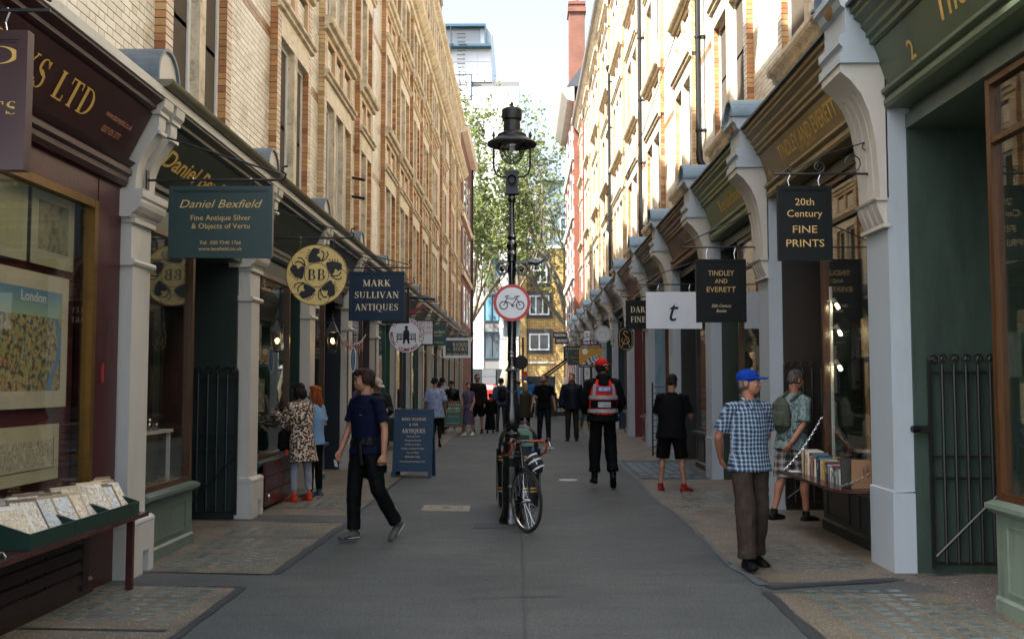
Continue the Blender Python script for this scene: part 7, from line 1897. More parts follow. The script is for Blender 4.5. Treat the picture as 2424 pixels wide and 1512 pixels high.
# cafe barriers at the far end
for i, (x0, x1, Y) in enumerate(((.55, 1.35, 44.0), (1.45, 2.1, 44.3))):
    t_ = empty('cafe_barrier', ((x0 + x1) / 2, Y, 0), label='%s black canvas barrier printed STREET BURGER' % ['near-centre', 'kerbside'][i], cat='cafe barrier')
    mb = MB(); mb.box(x0, x1, Y - .01, Y + .01, .12, .9); mb.build('canvas', M_sb, t_)
    mb = MB()
    for x in (x0, x1): mb.tube([(x, Y, 0), (x, Y, 1.0)], .02, 8)
    mb.tube([(x0, Y, .95), (x1, Y, .95)], .015, 6); mb.build('frame', M_chrome, t_)
    text('STREET', ((x0 + x1) / 2, Y - .012, .58), (1, 0, .12), (0, 0, 1), .16, M_wl, t_, width=.5); text('BURGER', ((x0 + x1) / 2, Y - .012, .33), (1, 0, .12), (0, 0, 1), .16, M_wl, t_, width=.5)
# closed awning arm poles on the sunny side
mb = MB(); mb.tube([(2.9, 47, 3.3), (.95, 47, 1.9)], .05, 6); mb.tube([(2.9, 47.4, 3.2), (1.1, 47.4, 1.85)], .04, 6); tag(mb.build('awning_arm', M_iron, kind=None), 'pair of black folded awning arms under the burger sign', 'awning', kind='thing')
# red car crossing at the end
cr = empty('parked_car', (-2.6, 84, 0), label='red car crossing behind the shoppers at the end of the lane', cat='car')
M_car = paint('red car paint', '#b52a26', .3, .03, 2, 0, coat=.8)
mb = MB()
prof = [(-4.9, .3), (-4.95, .75), (-4.6, .95), (-3.9, 1.35), (-3.3, 1.5), (-2.5, 1.48), (-1.75, 1.02), (-.9, .92), (-.55, .7), (-.55, .3)]
mb.prism(prof, 'y', 83.2, 84.8); mb.build('body', M_car, cr)
mb = MB(); mb.prism([(-4.45, .98), (-3.85, 1.32), (-3.3, 1.42), (-3.25, .98)], 'y', 83.18, 83.2); mb.prism([(-3.15, .98), (-3.15, 1.42), (-2.55, 1.4), (-1.95, 1.02)], 'y', 83.18, 83.2); mb.build('side_window', M_pane, cr)
for x in (-4.1, -1.45):
    mb = MB(); mb.lathe([(0, -.1), (.22, -.1), (.31, -.08), (.31, .1), (0, .1)], (x, 83.25, .31), 20, axis='y'); o = mb.build('wheel', M_tyre, cr)
    mb = MB(); mb.lathe([(0, -.101), (.19, -.101)], (x, 83.25, .31), 16, axis='y'); mb.build('rim', M_chrome, o)
mb = MB(); mb.box(-4.8, -4.3, 83.19, 83.2, .5, .62); mb.build('yellow_stripe', M_yel, cr)
# small far street signs
t_ = empty('street_sign_post', (.05, 60, 0), label='dark post with round black plate and red notice behind the lamp post', cat='sign post')
mb = MB(); mb.tube([(.0, 60, 0), (.0, 60, 4.3)], .06, 8); mb.build('post', M_iron, t_)
mb = MB(); mb.lathe([(0, -.02), (.42, -.02), (.42, .02), (0, .02)], (-.12, 59.9, 2.8), 28, axis='y'); mb.build('round_plate', M_sb, t_)
mb = MB(); mb.box(-.1, .25, 59.7, 59.72, 1.9, 2.25); mb.build('red_notice', paint('notice red', '#a8362f', .5), t_)
mb = MB(); mb.box(-.1, .25, 59.7, 59.72, 1.7, 1.89); mb.build('blue_notice', paint('notice blue', '#3b5f90', .5), t_)
# ---------------------------------------------------------------- people
def V3(*a): return Vector(a)
class Soup(MB):
    def ell(s, c, r, rot=None, n=12, m_=8):
        c = Vector(c); vs = []
        M = Euler(rot).to_matrix() if rot is not None and not isinstance(rot, Matrix) else rot
        for j in range(m_ + 1):
            th = math.pi * j / m_
            for i in range(n):
                a = 2 * math.pi * i / n
                p = Vector((r[0] * math.sin(th) * math.cos(a), r[1] * math.sin(th) * math.sin(a), r[2] * math.cos(th)))
                vs.append(c + (M @ p if M else p))
        fs = [(j * n + i, (j + 1) * n + i, (j + 1) * n + (i + 1) % n, j * n + (i + 1) % n) for j in range(m_) for i in range(n)]
        return s.add(vs, fs)
    def limb(s, pts, rs, n=12, ref=(0, 1, 0), m=0, flat=0):
        """tapered tube with elliptical sections (ra across ref, rb along it) and rounded ends"""
        pts = [Vector(p) for p in pts]; ref = Vector(ref); vs = []
        rs = [(r, r) if not hasattr(r, '__len__') else r for r in rs]
        t0 = (pts[0] - pts[1]).normalized(); t1 = (pts[-1] - pts[-2]).normalized()
        e_, q_ = (.04, .93) if flat else (.6, .55)
        P = [pts[0] + t0 * min(rs[0]) * e_] + pts + [pts[-1] + t1 * min(rs[-1]) * e_]
        Q = [(rs[0][0] * q_, rs[0][1] * q_)] + rs + [(rs[-1][0] * q_, rs[-1][1] * q_)]
        for i, p in enumerate(P):
            t = (P[min(i + 1, len(P) - 1)] - P[max(i - 1, 0)]).normalized()
            u = ref - t * ref.dot(t)
            u = u.normalized() if u.length > 1e-3 else t.orthogonal().normalized()
            w = t.cross(u)
            for k in range(n):
                a = 2 * math.pi * k / n
                vs.append(p + w * Q[i][0] * math.cos(a) + u * Q[i][1] * math.sin(a))
        k_ = len(P)
        fs = [(j * n + i, j * n + (i + 1) % n, (j + 1) * n + (i + 1) % n, (j + 1) * n + i) for j in range(k_ - 1) for i in range(n)]
        fs += [tuple(range(n))[::-1], tuple(range((k_ - 1) * n, k_ * n))]
        return s.add(vs, fs, m)
CLOUD = {}
def cloud(size, depth=2):
    k = (size, depth)
    if k not in CLOUD:
        t = bpy.data.textures.new('folds %g' % size, 'CLOUDS'); t.noise_scale = size; t.noise_depth = depth; CLOUD[k] = t
    return CLOUD[k]
def finish(sp, name, mat, root, vox, smooth=3, fold=0.0, fsize=0.08, stretch=None):
    o = sp.build(name, mat, root, world=False)
    o.data.shade_smooth()
    r = o.modifiers.new('union', 'REMESH'); r.mode = 'VOXEL'; r.voxel_size = vox; r.use_smooth_shade = True
    if smooth:
        q = o.modifiers.new('soften', 'SMOOTH'); q.iterations = smooth; q.factor = .5
    if fold:
        d = o.modifiers.new('folds', 'DISPLACE'); d.texture = cloud(fsize); d.strength = fold; d.mid_level = .5; d.texture_coords = 'LOCAL'
    return o
def cloth(name, col, rough=.85, var=.12, bump=.5, fsc=9, weave=0):
    if name in MATS: return MATS[name]
    if isinstance(col, str): col = hx(col)
    m, t, b = nt(name)
    v = coords(t)
    n1 = N(t, 'ShaderNodeTexNoise'); n1.inputs['Scale'].default_value = fsc; n1.inputs['Detail'].default_value = 3; n1.inputs['Distortion'].default_value = 1.2
    L(t, coords(t, (1, 1, .55)), n1.inputs['Vector'])
    c = ramp(t, n1.outputs[0], [(.3, mul(col, 1 - var)), (.7, mul(col, 1 + var))])
    L(t, c, b.inputs['Base Color']); b.inputs['Roughness'].default_value = rough; b.inputs['Specular IOR Level'].default_value = .25
    b.inputs['Specular IOR Level'].default_value = .12
    bp = N(t, 'ShaderNodeBump'); bp.inputs['Strength'].default_value = bump; bp.inputs['Distance'].default_value = .03
    L(t, n1.outputs[0], bp.inputs['Height']); L(t, bp.outputs[0], b.inputs['Normal'])
    m['colour'] = c.node.name; MATS[name] = m
    return m
def skinmat(name, col):
    if name in MATS: return MATS[name]
    m, t, b = nt(name); col = hx(col)
    n1 = N(t, 'ShaderNodeTexNoise'); n1.inputs['Scale'].default_value = 14; n1.inputs['Detail'].default_value = 5; L(t, coords(t), n1.inputs['Vector'])
    L(t, ramp(t, n1.outputs[0], [(.3, mul(col, .85)), (.5, col), (.7, (min(1, col[0] * 1.12), col[1] * .98, col[2] * .95))]), b.inputs['Base Color'])
    b.inputs['Roughness'].default_value = .5; b.inputs['Subsurface Weight'].default_value = .12; b.inputs['Subsurface Radius'].default_value = (.012, .004, .002)
    b.inputs['Subsurface Scale'].default_value = 1.0
    MATS[name] = m
    return m
def hairmat(name, col):
    if name in MATS: return MATS[name]
    m, t, b = nt(name); col = hx(col)
    n1 = N(t, 'ShaderNodeTexNoise'); n1.inputs['Scale'].default_value = 34; n1.inputs['Detail'].default_value = 4; n1.inputs['Distortion'].default_value = .8; L(t, coords(t, (1, 1, .22)), n1.inputs['Vector'])
    L(t, ramp(t, n1.outputs[0], [(.32, mul(col, .4)), (.52, col), (.72, mul(col, 1.8))]), b.inputs['Base Color'])
    b.inputs['Roughness'].default_value = .7; b.inputs['Specular IOR Level'].default_value = .2
    bp = N(t, 'ShaderNodeBump'); bp.inputs['Strength'].default_value = .8; bp.inputs['Distance'].default_value = .012
    L(t, n1.outputs[0], bp.inputs['Height']); L(t, bp.outputs[0], b.inputs['Normal'])
    MATS[name] = m
    return m
def plaid(name, base, dark, light, sx=26, sz=22):
    m, t, b = nt(name); v = coords(t); sp = N(t, 'ShaderNodeSeparateXYZ'); L(t, v, sp.inputs[0])
    def st(out, f, lo, ph=0):
        a = N(t, 'ShaderNodeMath', operation='MULTIPLY_ADD'); L(t, out, a.inputs[0]); a.inputs[1].default_value = f; a.inputs[2].default_value = ph
        fr = N(t, 'ShaderNodeMath', operation='FRACT'); L(t, a.outputs[0], fr.inputs[0])
        l = N(t, 'ShaderNodeMath', operation='LESS_THAN'); L(t, fr.outputs[0], l.inputs[0]); l.inputs[1].default_value = lo
        return l.outputs[0]
    def tone(f, k):
        q = N(t, 'ShaderNodeMath', operation='MULTIPLY'); L(t, f, q.inputs[0]); q.inputs[1].default_value = k; return q.outputs[0]
    n1 = N(t, 'ShaderNodeTexNoise'); n1.inputs['Scale'].default_value = 8; L(t, v, n1.inputs['Vector'])
    ad = N(t, 'ShaderNodeMath', operation='MULTIPLY_ADD'); L(t, n1.outputs[0], ad.inputs[0]); ad.inputs[1].default_value = .02; L(t, sp.outputs['X'], ad.inputs[2])
    az = N(t, 'ShaderNodeMath', operation='MULTIPLY_ADD'); L(t, n1.outputs[0], az.inputs[0]); az.inputs[1].default_value = .025; L(t, sp.outputs['Z'], az.inputs[2])
    c = mix(t, tone(st(ad.outputs[0], sx, .42), .75), hx(base), hx(dark))
    c = mix(t, tone(st(az.outputs[0], sz, .4), .7), c, hx(dark))
    c = mix(t, tone(st(ad.outputs[0], sx, .1, .35), .8), c, hx(light)); c = mix(t, tone(st(az.outputs[0], sz, .1, .35), .7), c, hx(light))
    L(t, c, b.inputs['Base Color']); b.inputs['Roughness'].default_value = .85; b.inputs['Specular IOR Level'].default_value = .2
    n2 = N(t, 'ShaderNodeTexNoise'); n2.inputs['Scale'].default_value = 10; L(t, v, n2.inputs['Vector'])
    bp = N(t, 'ShaderNodeBump'); bp.inputs['Strength'].default_value = .5; bp.inputs['Distance'].default_value = .03; L(t, n2.outputs[0], bp.inputs['Height']); L(t, bp.outputs[0], b.inputs['Normal'])
    MATS[name] = m; return m
def blotch(name, stops, scale, vor=False, rough=.8):
    m, t, b = nt(name); v = coords(t)
    if vor:
        n0 = N(t, 'ShaderNodeTexNoise'); n0.inputs['Scale'].default_value = 20; L(t, v, n0.inputs['Vector'])
        mx_ = N(t, 'ShaderNodeMix', data_type='RGBA', blend_type='ADD'); mx_.inputs[0].default_value = .035; L(t, v, mx_.inputs[6]); L(t, n0.outputs['Color'], mx_.inputs[7])
        n1 = N(t, 'ShaderNodeTexVoronoi'); n1.inputs['Scale'].default_value = scale; L(t, mx_.outputs[2], n1.inputs['Vector']); f = n1.outputs['Distance']
    else:
        n1 = N(t, 'ShaderNodeTexNoise'); n1.inputs['Scale'].default_value = scale; n1.inputs['Detail'].default_value = 5; n1.inputs['Distortion'].default_value = 1.5; L(t, v, n1.inputs['Vector']); f = n1.outputs[0]
    L(t, ramp(t, f, [(p, hx(c)) for p, c in stops]), b.inputs['Base Color']); b.inputs['Roughness'].default_value = rough
    n2 = N(t, 'ShaderNodeTexNoise'); n2.inputs['Scale'].default_value = 9; L(t, v, n2.inputs['Vector'])
    bp = N(t, 'ShaderNodeBump'); bp.inputs['Strength'].default_value = .5; bp.inputs['Distance'].default_value = .03; L(t, n2.outputs[0], bp.inputs['Height']); L(t, bp.outputs[0], b.inputs['Normal'])
    MATS[name] = m; return m
M_eye = paint('eye white', '#b9b2a8', .3, 0, 3, 0); M_iris = paint('iris', '#16110d', .2, 0, 3, 0)

def nv(v): return Vector(v).normalized()
def person(label, loc, rz, H=1.75, vox=.008, skin='#a8765a', top=None, bottom=None, shoes=None, hair=None, hat=None, coat=None, skirt=None, hood=None, beard=None,
           pose=None, head=(0, 0), lean=(0, 0), fat=1.0, female=False, eyes=False, glasses=False, group='people in the lane', trims=None):
    """local frame: x = the person's right, y = ahead, z = up. pose: arm/leg directions as vectors"""
    p = dict(RA=((.18, -.05, -1), (.1, .25, -1)), LA=((-.18, .05, -1), (-.1, .3, -1)), RL=((.06, .05, -1), (.03, -.03, -1), (.15, 1, 0)), LL=((-.06, -.05, -1), (-.03, -.1, -1), (-.15, 1, 0)), RH=.6, LH=.6)
    p.update(pose or {})
    s = H / 1.75
    root = empty('person', loc, R(rz), label=label, cat='person', group=group)
    sw = .155 if female else .178
    hipz = .92
    legs = {}
    for q, k in ((1, 'RL'), (-1, 'LL')):
        th, sh, ft = p[k]
        hp = V3(q * .088, 0, hipz); kn = hp + nv(th) * .43; an = kn + nv(sh) * .42
        legs[q] = [hp, kn, an, nv(ft)]
    low = min(a[2].z - .075 - max(0, -a[3].z) * .16 for a in legs.values())
    dz = -low
    for q in legs: legs[q][:3] = [v + V3(0, 0, dz) for v in legs[q][:3]]
    P0 = V3(0, 0, hipz + dz)
    lx_, ly_ = lean
    spine = lambda z: V3(lx_ * (z / .55) , ly_ * (z / .55), 0) + P0 + V3(0, 0, z)      # z above the hips
    arms = {}
    for q, k in ((1, 'RA'), (-1, 'LA')):
        ua, fa = p[k][:2]
        shp = spine(.475) + V3(q * sw, -.01, 0); el = shp + nv(ua) * .29; wr = el + nv(fa) * .25
        arms[q] = (shp, el, wr, nv(p[k][2]) if len(p[k]) > 2 else nv(fa))
    S_ = lambda v: v * s
    body = Soup()
    def TL(sp, pts, rs, **k): sp.limb([S_(v) for v in pts], [(r * s, r * s) if not hasattr(r, '__len__') else (r[0] * s, r[1] * s) for r in rs], **k)
    TL(body, [spine(-.02), spine(.12), spine(.3), spine(.44), spine(.52)], [(.15, .1), (.12 * fat, .085 * fat), (.145, .1), (.15, .09), (.06, .055)])
    neck = spine(.54); hy, hp_ = R(head[0]), R(head[1])
    hc = spine(.54) + V3(0, .018, .155)
    HR = Euler((hp_, 0, hy)).to_matrix()
    TL(body, [spine(.5), hc + HR @ V3(0, -.02, -.06)], [.056 if not female else .047, .052 if not female else .044])
    for q in (1, -1):
        a, b_, c, d = arms[q]
        TL(body, [a, a.lerp(b_, .35), b_, b_.lerp(c, .3), c], [.05, .046, .036, .038, .026])
        # hand: palm, four fingers, thumb
        cu = p['RH'] if q > 0 else p['LH']
        ref = V3(0, 1, 0) if abs(d.y) < .8 else V3(0, 0, 1)
        inn = V3(-q, 0, 0); inn = (inn - d * inn.dot(d)).normalized(); fwd = d.cross(inn).normalized() * (1 if q < 0 else -1)
        if fwd.y < 0 and abs(d.y) < .8: fwd = -fwd
        pm = c + d * .05
        TL(body, [c, c + d * .03, c + d * .085], [(.024, .02), (.038, .018), (.04, .015)], ref=inn)
        for f_, (off, ln) in enumerate(((.03, .072), (.01, .082), (-.01, .076), (-.03, .06))):
            b0 = c + d * .085 + fwd * off
            d1 = (d * math.cos(cu * .7) + inn * math.sin(cu * .7)); d2 = (d * math.cos(cu * 1.7) + inn * math.sin(cu * 1.7))
            TL(body, [b0 - d * .02, b0 + d1 * ln * .5, b0 + d1 * ln * .5 + d2 * ln * .5], [.0095, .009, .0075], n=8)
        TL(body, [c + d * .025 + fwd * .025, c + d * .055 + fwd * .05 + inn * .012, c + d * .085 + fwd * .052 + inn * .028], [.013, .011, .009], n=8)
    for q in (1, -1):
        a, b_, c, d = legs[q]
        bk_ = V3(0, -1, 0); lg = .78 if bottom and bottom[0] != 'shorts' else 1
        TL(body, [a, a.lerp(b_, .5), b_, b_.lerp(c, .3) + bk_ * .012, b_.lerp(c, .6), c], [(.072, .08), (.062, .066), .05 * lg, (.052 * lg, .058 * lg), .041 * lg, .033 * lg])
        ft = d; u9 = V3(0, 0, 1); u9 = (u9 - ft * u9.dot(ft)).normalized()
        TL(body, [c - u9 * .03 - ft * .02, c - u9 * .045 + ft * .07, c - u9 * .06 + ft * .12], [(.028, .028), (.028, .018), (.024, .01)], ref=(0, 0, 1))
    # head
    HC = S_(hc)
    def hp3(v): return HC + (HR @ Vector(v)) * s
    def hell(sp, c, r, n=16, m_=12): sp.ell(hp3(c), tuple(x * s for x in r), HR, n, m_)
    hell(body, (0, -.012, .035), (.074, .092, .083)); hell(body, (0, .02, -.02), (.064, .072, .09)); hell(body, (0, .045, -.068), (.038, .036, .034))
    hell(body, (0, .087, -.012), (.011, .018, .028)); hell(body, (0, .097, -.03), (.014, .013, .01)); hell(body, (0, .08, .022), (.05, .012, .012))
    for q in (1, -1):
        hell(body, (q * .032, .07, -.022), (.022, .018, .018)); hell(body, (q * .077, -.01, -.005), (.009, .02, .03), 10, 8)
    hell(body, (0, .085, -.058), (.022, .01, .007)); hell(body, (0, .083, -.067), (.018, .01, .006))
    bo = finish(body, 'body', skinmat('skin ' + skin, skin), root, vox, 2)
    if eyes:
        for q in (1, -1):
            mb = Soup(); mb.ell(hp3((q * .031, .078, .004)), (.012 * s, .008 * s, .007 * s), HR, 10, 8); e = mb.build('eye', M_eye, root, smooth=True, world=False)
            mb = Soup(); mb.ell(hp3((q * .031, .0845, .004)), (.0055 * s, .003 * s, .006 * s), HR, 8, 6); mb.build('iris', M_iris, e, smooth=True, world=False)
            mb = Soup(); mb.ell(hp3((q * .032, .088, .021)), (.019 * s, .006 * s, .0045 * s), HR, 10, 6); mb.build('eyebrow', hairmat('hair ' + (hair[1] if hair else '#2a1d14'), hair[1] if hair else '#2a1d14'), root, smooth=True, world=False)
        mb = Soup(); mb.ell(hp3((0, .0925, -.0625)), (.02 * s, .004 * s, .0045 * s), HR, 10, 6); mb.build('lips', skinmat('lip tone', '#8a4a42'), root, smooth=True, world=False)
    if glasses:
        mb = MB(); mb.obox(hp3((0, .1, .008)), HR @ V3(.062 * s, 0, 0), HR @ V3(0, .003 * s, 0), HR @ V3(0, 0, .012 * s)); mb.build('sunglasses', M_sb, root, world=False)
    # hair
    if hair:
        kind, hcol = hair; hs = Soup(); hm_ = hairmat('hair ' + hcol, hcol)
        if kind != 'bald':
            hell(hs, (0, -.022, .046), (.08, .094, .084)); 
        if kind in ('short', 'crop'):
            for q in (1, -1): hell(hs, (q * .066, -.03, .0), (.014, .055, .05))
            hell(hs, (0, -.07, -.02), (.06, .035, .05))
        if kind == 'mop':
            for q in (1, -1): hell(hs, (q * .07, -.02, .01), (.02, .06, .055))
            hell(hs, (0, -.075, -.02), (.065, .035, .06)); hell(hs, (0, .02, .095), (.075, .085, .035)); hell(hs, (.0, .075, .085), (.06, .028, .022)); hell(hs, (-.04, .08, .066), (.028, .018, .018))
        if kind == 'bob':
            for q in (1, -1): hell(hs, (q * .072, -.015, -.03), (.026, .06, .095))
            hell(hs, (0, -.07, -.04), (.08, .05, .1)); hell(hs, (0, .05, .1), (.07, .04, .03))
        if kind == 'long':
            for q in (1, -1): hell(hs, (q * .066, -.01, -.07), (.03, .045, .15))
            hell(hs, (0, -.065, -.09), (.08, .045, .17)); hell(hs, (0, .04, .1), (.07, .04, .03))
        if kind == 'curly':
            for k in range(26):
                a, b2 = random.uniform(0, 6.28), random.uniform(-.3, 1.4)
                hell(hs, (.085 * math.cos(b2) * math.cos(a), -.03 + .085 * math.cos(b2) * math.sin(a) * (1 if math.sin(a) < 0 else .5), .03 + .09 * math.sin(b2)), (.03, .03, .03), 8, 6)
        if kind == 'bun':
            hell(hs, (0, -.07, -.01), (.06, .04, .06)); hell(hs, (0, -.115, .02), (.04, .04, .04))
        if kind != 'bald': finish(hs, 'hair', hm_, root, max(vox, .006), 2, .008 if kind in ('short', 'crop') else .016, .03)
    if beard:
        mb = Soup()
        for a in np.linspace(-1.25, 1.25, 9): hell(mb, (.06 * math.sin(a), .022 + .05 * math.cos(a), -.065), (.018, .016, .026), 8, 6)
        hell(mb, (0, .094, -.047), (.024, .006, .006)); hell(mb, (0, .075, -.09), (.03, .02, .022))
        finish(mb, 'beard', hairmat('hair ' + beard, beard), root, max(vox, .005), 1, .004, .02)
    if hat:
        hk, hcol = hat; mb = Soup(); hm2 = cloth('hat ' + hcol, hcol, .8, .1, .2)
        hell(mb, (0, -.014, .055), (.086, .106, .078)); hell(mb, (0, -.012, .04), (.088, .108, .03))
        o = finish(mb, 'cap', hm2, root, max(vox * .8, .005), 2)
        mb = MB(); rings = []
        for i in range(9):
            a = -1.15 + 2.3 * i / 8
            x_, y_ = .082 * math.sin(a), .045 + .04 * math.cos(a)
            o1 = V3(.078 * math.sin(a), .08 + .095 * math.cos(a), .03 - .012 * abs(math.sin(a)) ** 2 + .004)
            rings.append([V3(x_, y_, .043), o1, o1 + V3(0, 0, .006), V3(x_, y_, .052)])
        loft([[hp3(q) for q in r_] for r_ in rings], mb); mb.build('peak', hm2, o, smooth=40, world=False)
        if hk == 'check':
            mb = MB()
            for i in range(22):
                a = 2 * math.pi * i / 22
                for j in range(2):
                    if (i + j) % 2 or math.sin(a) > .2 or math.sin(a) < -.75: continue
                    pts = []
                    for (aa, zz) in ((a, 0), (a + .285, 0), (a + .285, 1), (a, 1)): pts.append(hp3((.0905 * math.cos(aa), -.012 + .1105 * math.sin(aa), .032 + .009 * (zz + j))))
                    mb.add(pts, [(0, 1, 2, 3)])
            mb.build('check_band', M_wl, o, world=False)
    F_ = .014 if vox < .008 else .01
    # trousers, shorts
    if bottom:
        kind, bm, fr = bottom; sp = Soup()
        TL(sp, [spine(-.06), spine(.0), spine(.1)], [(.14 * max(1, fat * .95), .105), (.155 * max(1, fat * .97), .115), (.14 * fat, .1 * fat)])
        for q in (1, -1):
            a, b_, c, d = legs[q]
            g_ = {'slim': .9, 'loose': 1.36, 'shorts': 1.2, 'straight': 1.12}[kind]
            if kind == 'shorts':
                e = a.lerp(b_, fr); TL(sp, [a, a.lerp(b_, .4), e], [(.092, .104), (.09 * g_, .098 * g_), (.084 * g_, .09 * g_)], flat=1)
            else:
                e = b_.lerp(c, fr)
                gt_ = min(g_, 1.04); ks = [(.09 * gt_, .102 * gt_), (.085 * gt_, .092 * gt_), (.068 * g_, .072 * g_), (.064 * g_, .07 * g_), (.056 * g_, .062 * g_), (.056 * g_ * (1.1 if g_ > 1 else .9), .062 * g_ * (1.1 if g_ > 1 else .9))]
                TL(sp, [a, a.lerp(b_, .5), b_, b_.lerp(e, .33), b_.lerp(e, .7), e], ks, flat=1)
        finish(sp, 'shorts' if kind == 'shorts' else 'trousers', bm, root, vox, 2, F_ * 1.3, .09)
    if skirt:
        sm, zt, zb, wt, wb_ = skirt; sp = Soup()
        TL(sp, [spine(zt), spine((zt + zb) / 2), P0 + V3(0, 0, zb)], [(wt, wt * .75), ((wt + wb_) / 2, (wt + wb_) / 2 * .78), (wb_, wb_ * .8)], n=20, flat=1)
        finish(sp, 'skirt', sm, root, vox, 2, F_ * 1.6, .07)
    def torso(sp, hem, e, hemw=1.0, open_=False):
        W = .95 if female else 1.0
        TL(sp, [spine(hem), spine(.1), spine(.3), spine(.42), spine(.5), spine(.545)],
           [((.176 * fat + e) * hemw, (.132 * fat + e) * hemw), (.15 * fat * W + e, .112 * fat + e), (.168 * W * (fat * .5 + .5) + e, .118 + e), (.165 * W + e, .1 + e), (.11 + e * .5, .075 + e * .4), (.066 + e * .3, .064 + e * .3)], n=20, flat=1)
    def sleeves(sp, fr, e, flare=1.0):
        for q in (1, -1):
            a, b_, c, d = arms[q]
            a0 = a.lerp(spine(.52), .4)
            if fr <= 1: TL(sp, [a0, a, a.lerp(b_, fr * .6), a.lerp(b_, fr)], [.045 + e * .4, .052 + e, .05 + e, (.052 + e) * flare], flat=1)
            else: TL(sp, [a0, a, a.lerp(b_, .5), b_, b_.lerp(c, (fr - 1) * .5), b_.lerp(c, fr - 1)], [.045 + e * .4, .052 + e, .05 + e, .046 + e, .044 + e, .038 + e])
    if top:
        tm, hem, fr, e = top; sp = Soup(); torso(sp, hem, e, 1.03); sleeves(sp, fr, e, 1.08 if fr <= 1 else 1)
        finish(sp, 'shirt' if fr <= 1 else 'jumper', tm, root, vox, 2, F_, .1)
    if coat:
        tm, hem, fr, e, hw = coat; sp = Soup(); torso(sp, hem, e, hw); 
        if fr > 0: sleeves(sp, fr, e)
        if hood: TL(sp, [spine(.5) + V3(0, -.07, .03), spine(.56) + V3(0, -.05, .05)], [(.09, .05), (.075, .045)]); TL(sp, [spine(.55) + V3(-.07, .02, 0), spine(.56) + V3(-.06, -.06, .02), spine(.56) + V3(.06, -.06, .02), spine(.55) + V3(.07, .02, 0)], [.03, .035, .035, .03])
        finish(sp, 'coat', tm, root, vox, 2, F_ * 1.3, .09)
    if shoes:
        scol, sole, boot = shoes
        for q in (1, -1):
            a, b_, c, d = legs[q]; up_ = V3(0, 0, 1); up_ = (up_ - d * up_.dot(d)).normalized()
            bs = c - up_ * .05
            sp = Soup(); TL(sp, [bs - d * .045 + up_ * .0, bs + d * .05 - up_ * .0, bs + d * .13 - up_ * .012, bs + d * .17 - up_ * .015], [(.04, .042), (.045, .044), (.046, .034), (.036, .022)], ref=up_)
            TL(sp, [bs + up_ * .01, c + (b_ - c).normalized() * (.16 if boot else .035)], [.046, .05 if boot else .044])
            o = finish(sp, 'boot' if boot else 'shoe', cloth('shoe ' + scol, scol, .5, .15, .3), root, max(vox * .8, .005), 2)
            sp = Soup(); TL(sp, [bs - d * .05 - up_ * .022, bs + d * .06 - up_ * .024, bs + d * .16 - up_ * .024], [(.042, .012), (.046, .011), (.04, .009)], ref=up_)
            finish(sp, 'sole', cloth('sole ' + sole, sole, .6, .1, .1), o, max(vox * .7, .005), 1)
    root['_s'] = s
    info = dict(root=root, legs=legs, arms=arms, spine=spine, s=s, hp3=hp3, TL=TL, hc=hc, HR=HR, P0=P0)
    del root['_s']
    return info
def backpack(I, col, w=.14, h=.22, d=.08, z=.3, label=None, col2=None):
    s = I['s']; root = I['root']; c = I['spine'](z) + V3(0, -.12 - d, 0)
    t_ = empty('rucksack', (0, 0, 0), label=label, cat='rucksack')
    t_.location = root.location; t_.rotation_euler = root.rotation_euler
    sp = Soup(); sp.ell(tuple(c * s), (w * s, d * 1.1 * s, h * s), None, 16, 12); sp.limb([(c + V3(0, 0, -h * .6)) * s, (c + V3(0, 0, h * .6)) * s], [(w * s, d * s), (w * .9 * s, d * s)], n=16)
    sp.limb([(c + V3(0, -d * .9, -h * .55)) * s, (c + V3(0, -d * .9, .02)) * s], [(w * .75 * s, d * .5 * s)] * 2, n=12)
    finish(sp, 'bag_body', cloth('pack ' + col, col, .75, .15, .4), t_, .009, 2, .01, .06)
    mb = MB()
    for q in (-1, 1):
        a = [I['spine'](.36) + V3(q * .1, -.14, .1), I['spine'](.53) + V3(q * .105, -.02, .04), I['spine'](.42) + V3(q * .12, .125, 0), I['spine'](.2) + V3(q * .15, .06, 0), I['spine'](.12) + V3(q * .14, -.12, 0)]
        mb.tube([v * s for v in a], .017 * s, 6)
    mb.build('strap', cloth('pack ' + col, col), t_, smooth=True, world=False)
    return t_

C = cloth
# 1 man in the blue cap
M_plaid = plaid('blue check shirt', '#6b7f92', '#0c1626', '#9fb0c0', 31, 27)
I = person('man in blue cap and blue checked shirt walking towards us, hands behind his back', (1.97, 8.75, 0), 200, 1.7, .0055, '#9c6a52', top=(M_plaid, -.08, .75, .016), bottom=('loose', C('brown cords', '#38302a', .85, .2, .7, 7), .98), shoes=('#0f0f10', '#141414', False),
           hair=('short', '#5d5650'), hat=('plain', '#0a3388'), fat=1.08, head=(42, 4), eyes=True,
           pose=dict(RA=((.3, -.35, -1), (-.35, -.45, -.65)), LA=((-.3, -.35, -1), (.35, -.45, -.65)), RL=((.04, .22, -1), (.02, .06, -1), (.2, 1, .08)), LL=((-.05, -.06, -1), (-.04, -.22, -1), (-.15, 1, -.2))), group='people near the camera')
mb = MB(); s_ = I['s']
for k in range(7): mb.lathe([(0, 0), (.006, .001), (.006, .004), (0, .005)], tuple(I['spine'](.02 + .07 * k) * s_ + V3(0, (.152 if k < 4 else .145) * s_, 0)), 8, axis='y')
mb.build('button', M_sb, I['root'], world=False)
sp = Soup(); I['TL'](sp, [I['spine'](.535) + V3(-.075, .03, .02), I['spine'](.54) + V3(-.05, -.06, .04), I['spine'](.54) + V3(.05, -.06, .04), I['spine'](.535) + V3(.075, .03, .02), I['spine'](.47) + V3(.03, .11, .0)], [.016] * 5)
finish(sp, 'collar', M_plaid, I['root'], .006, 1)
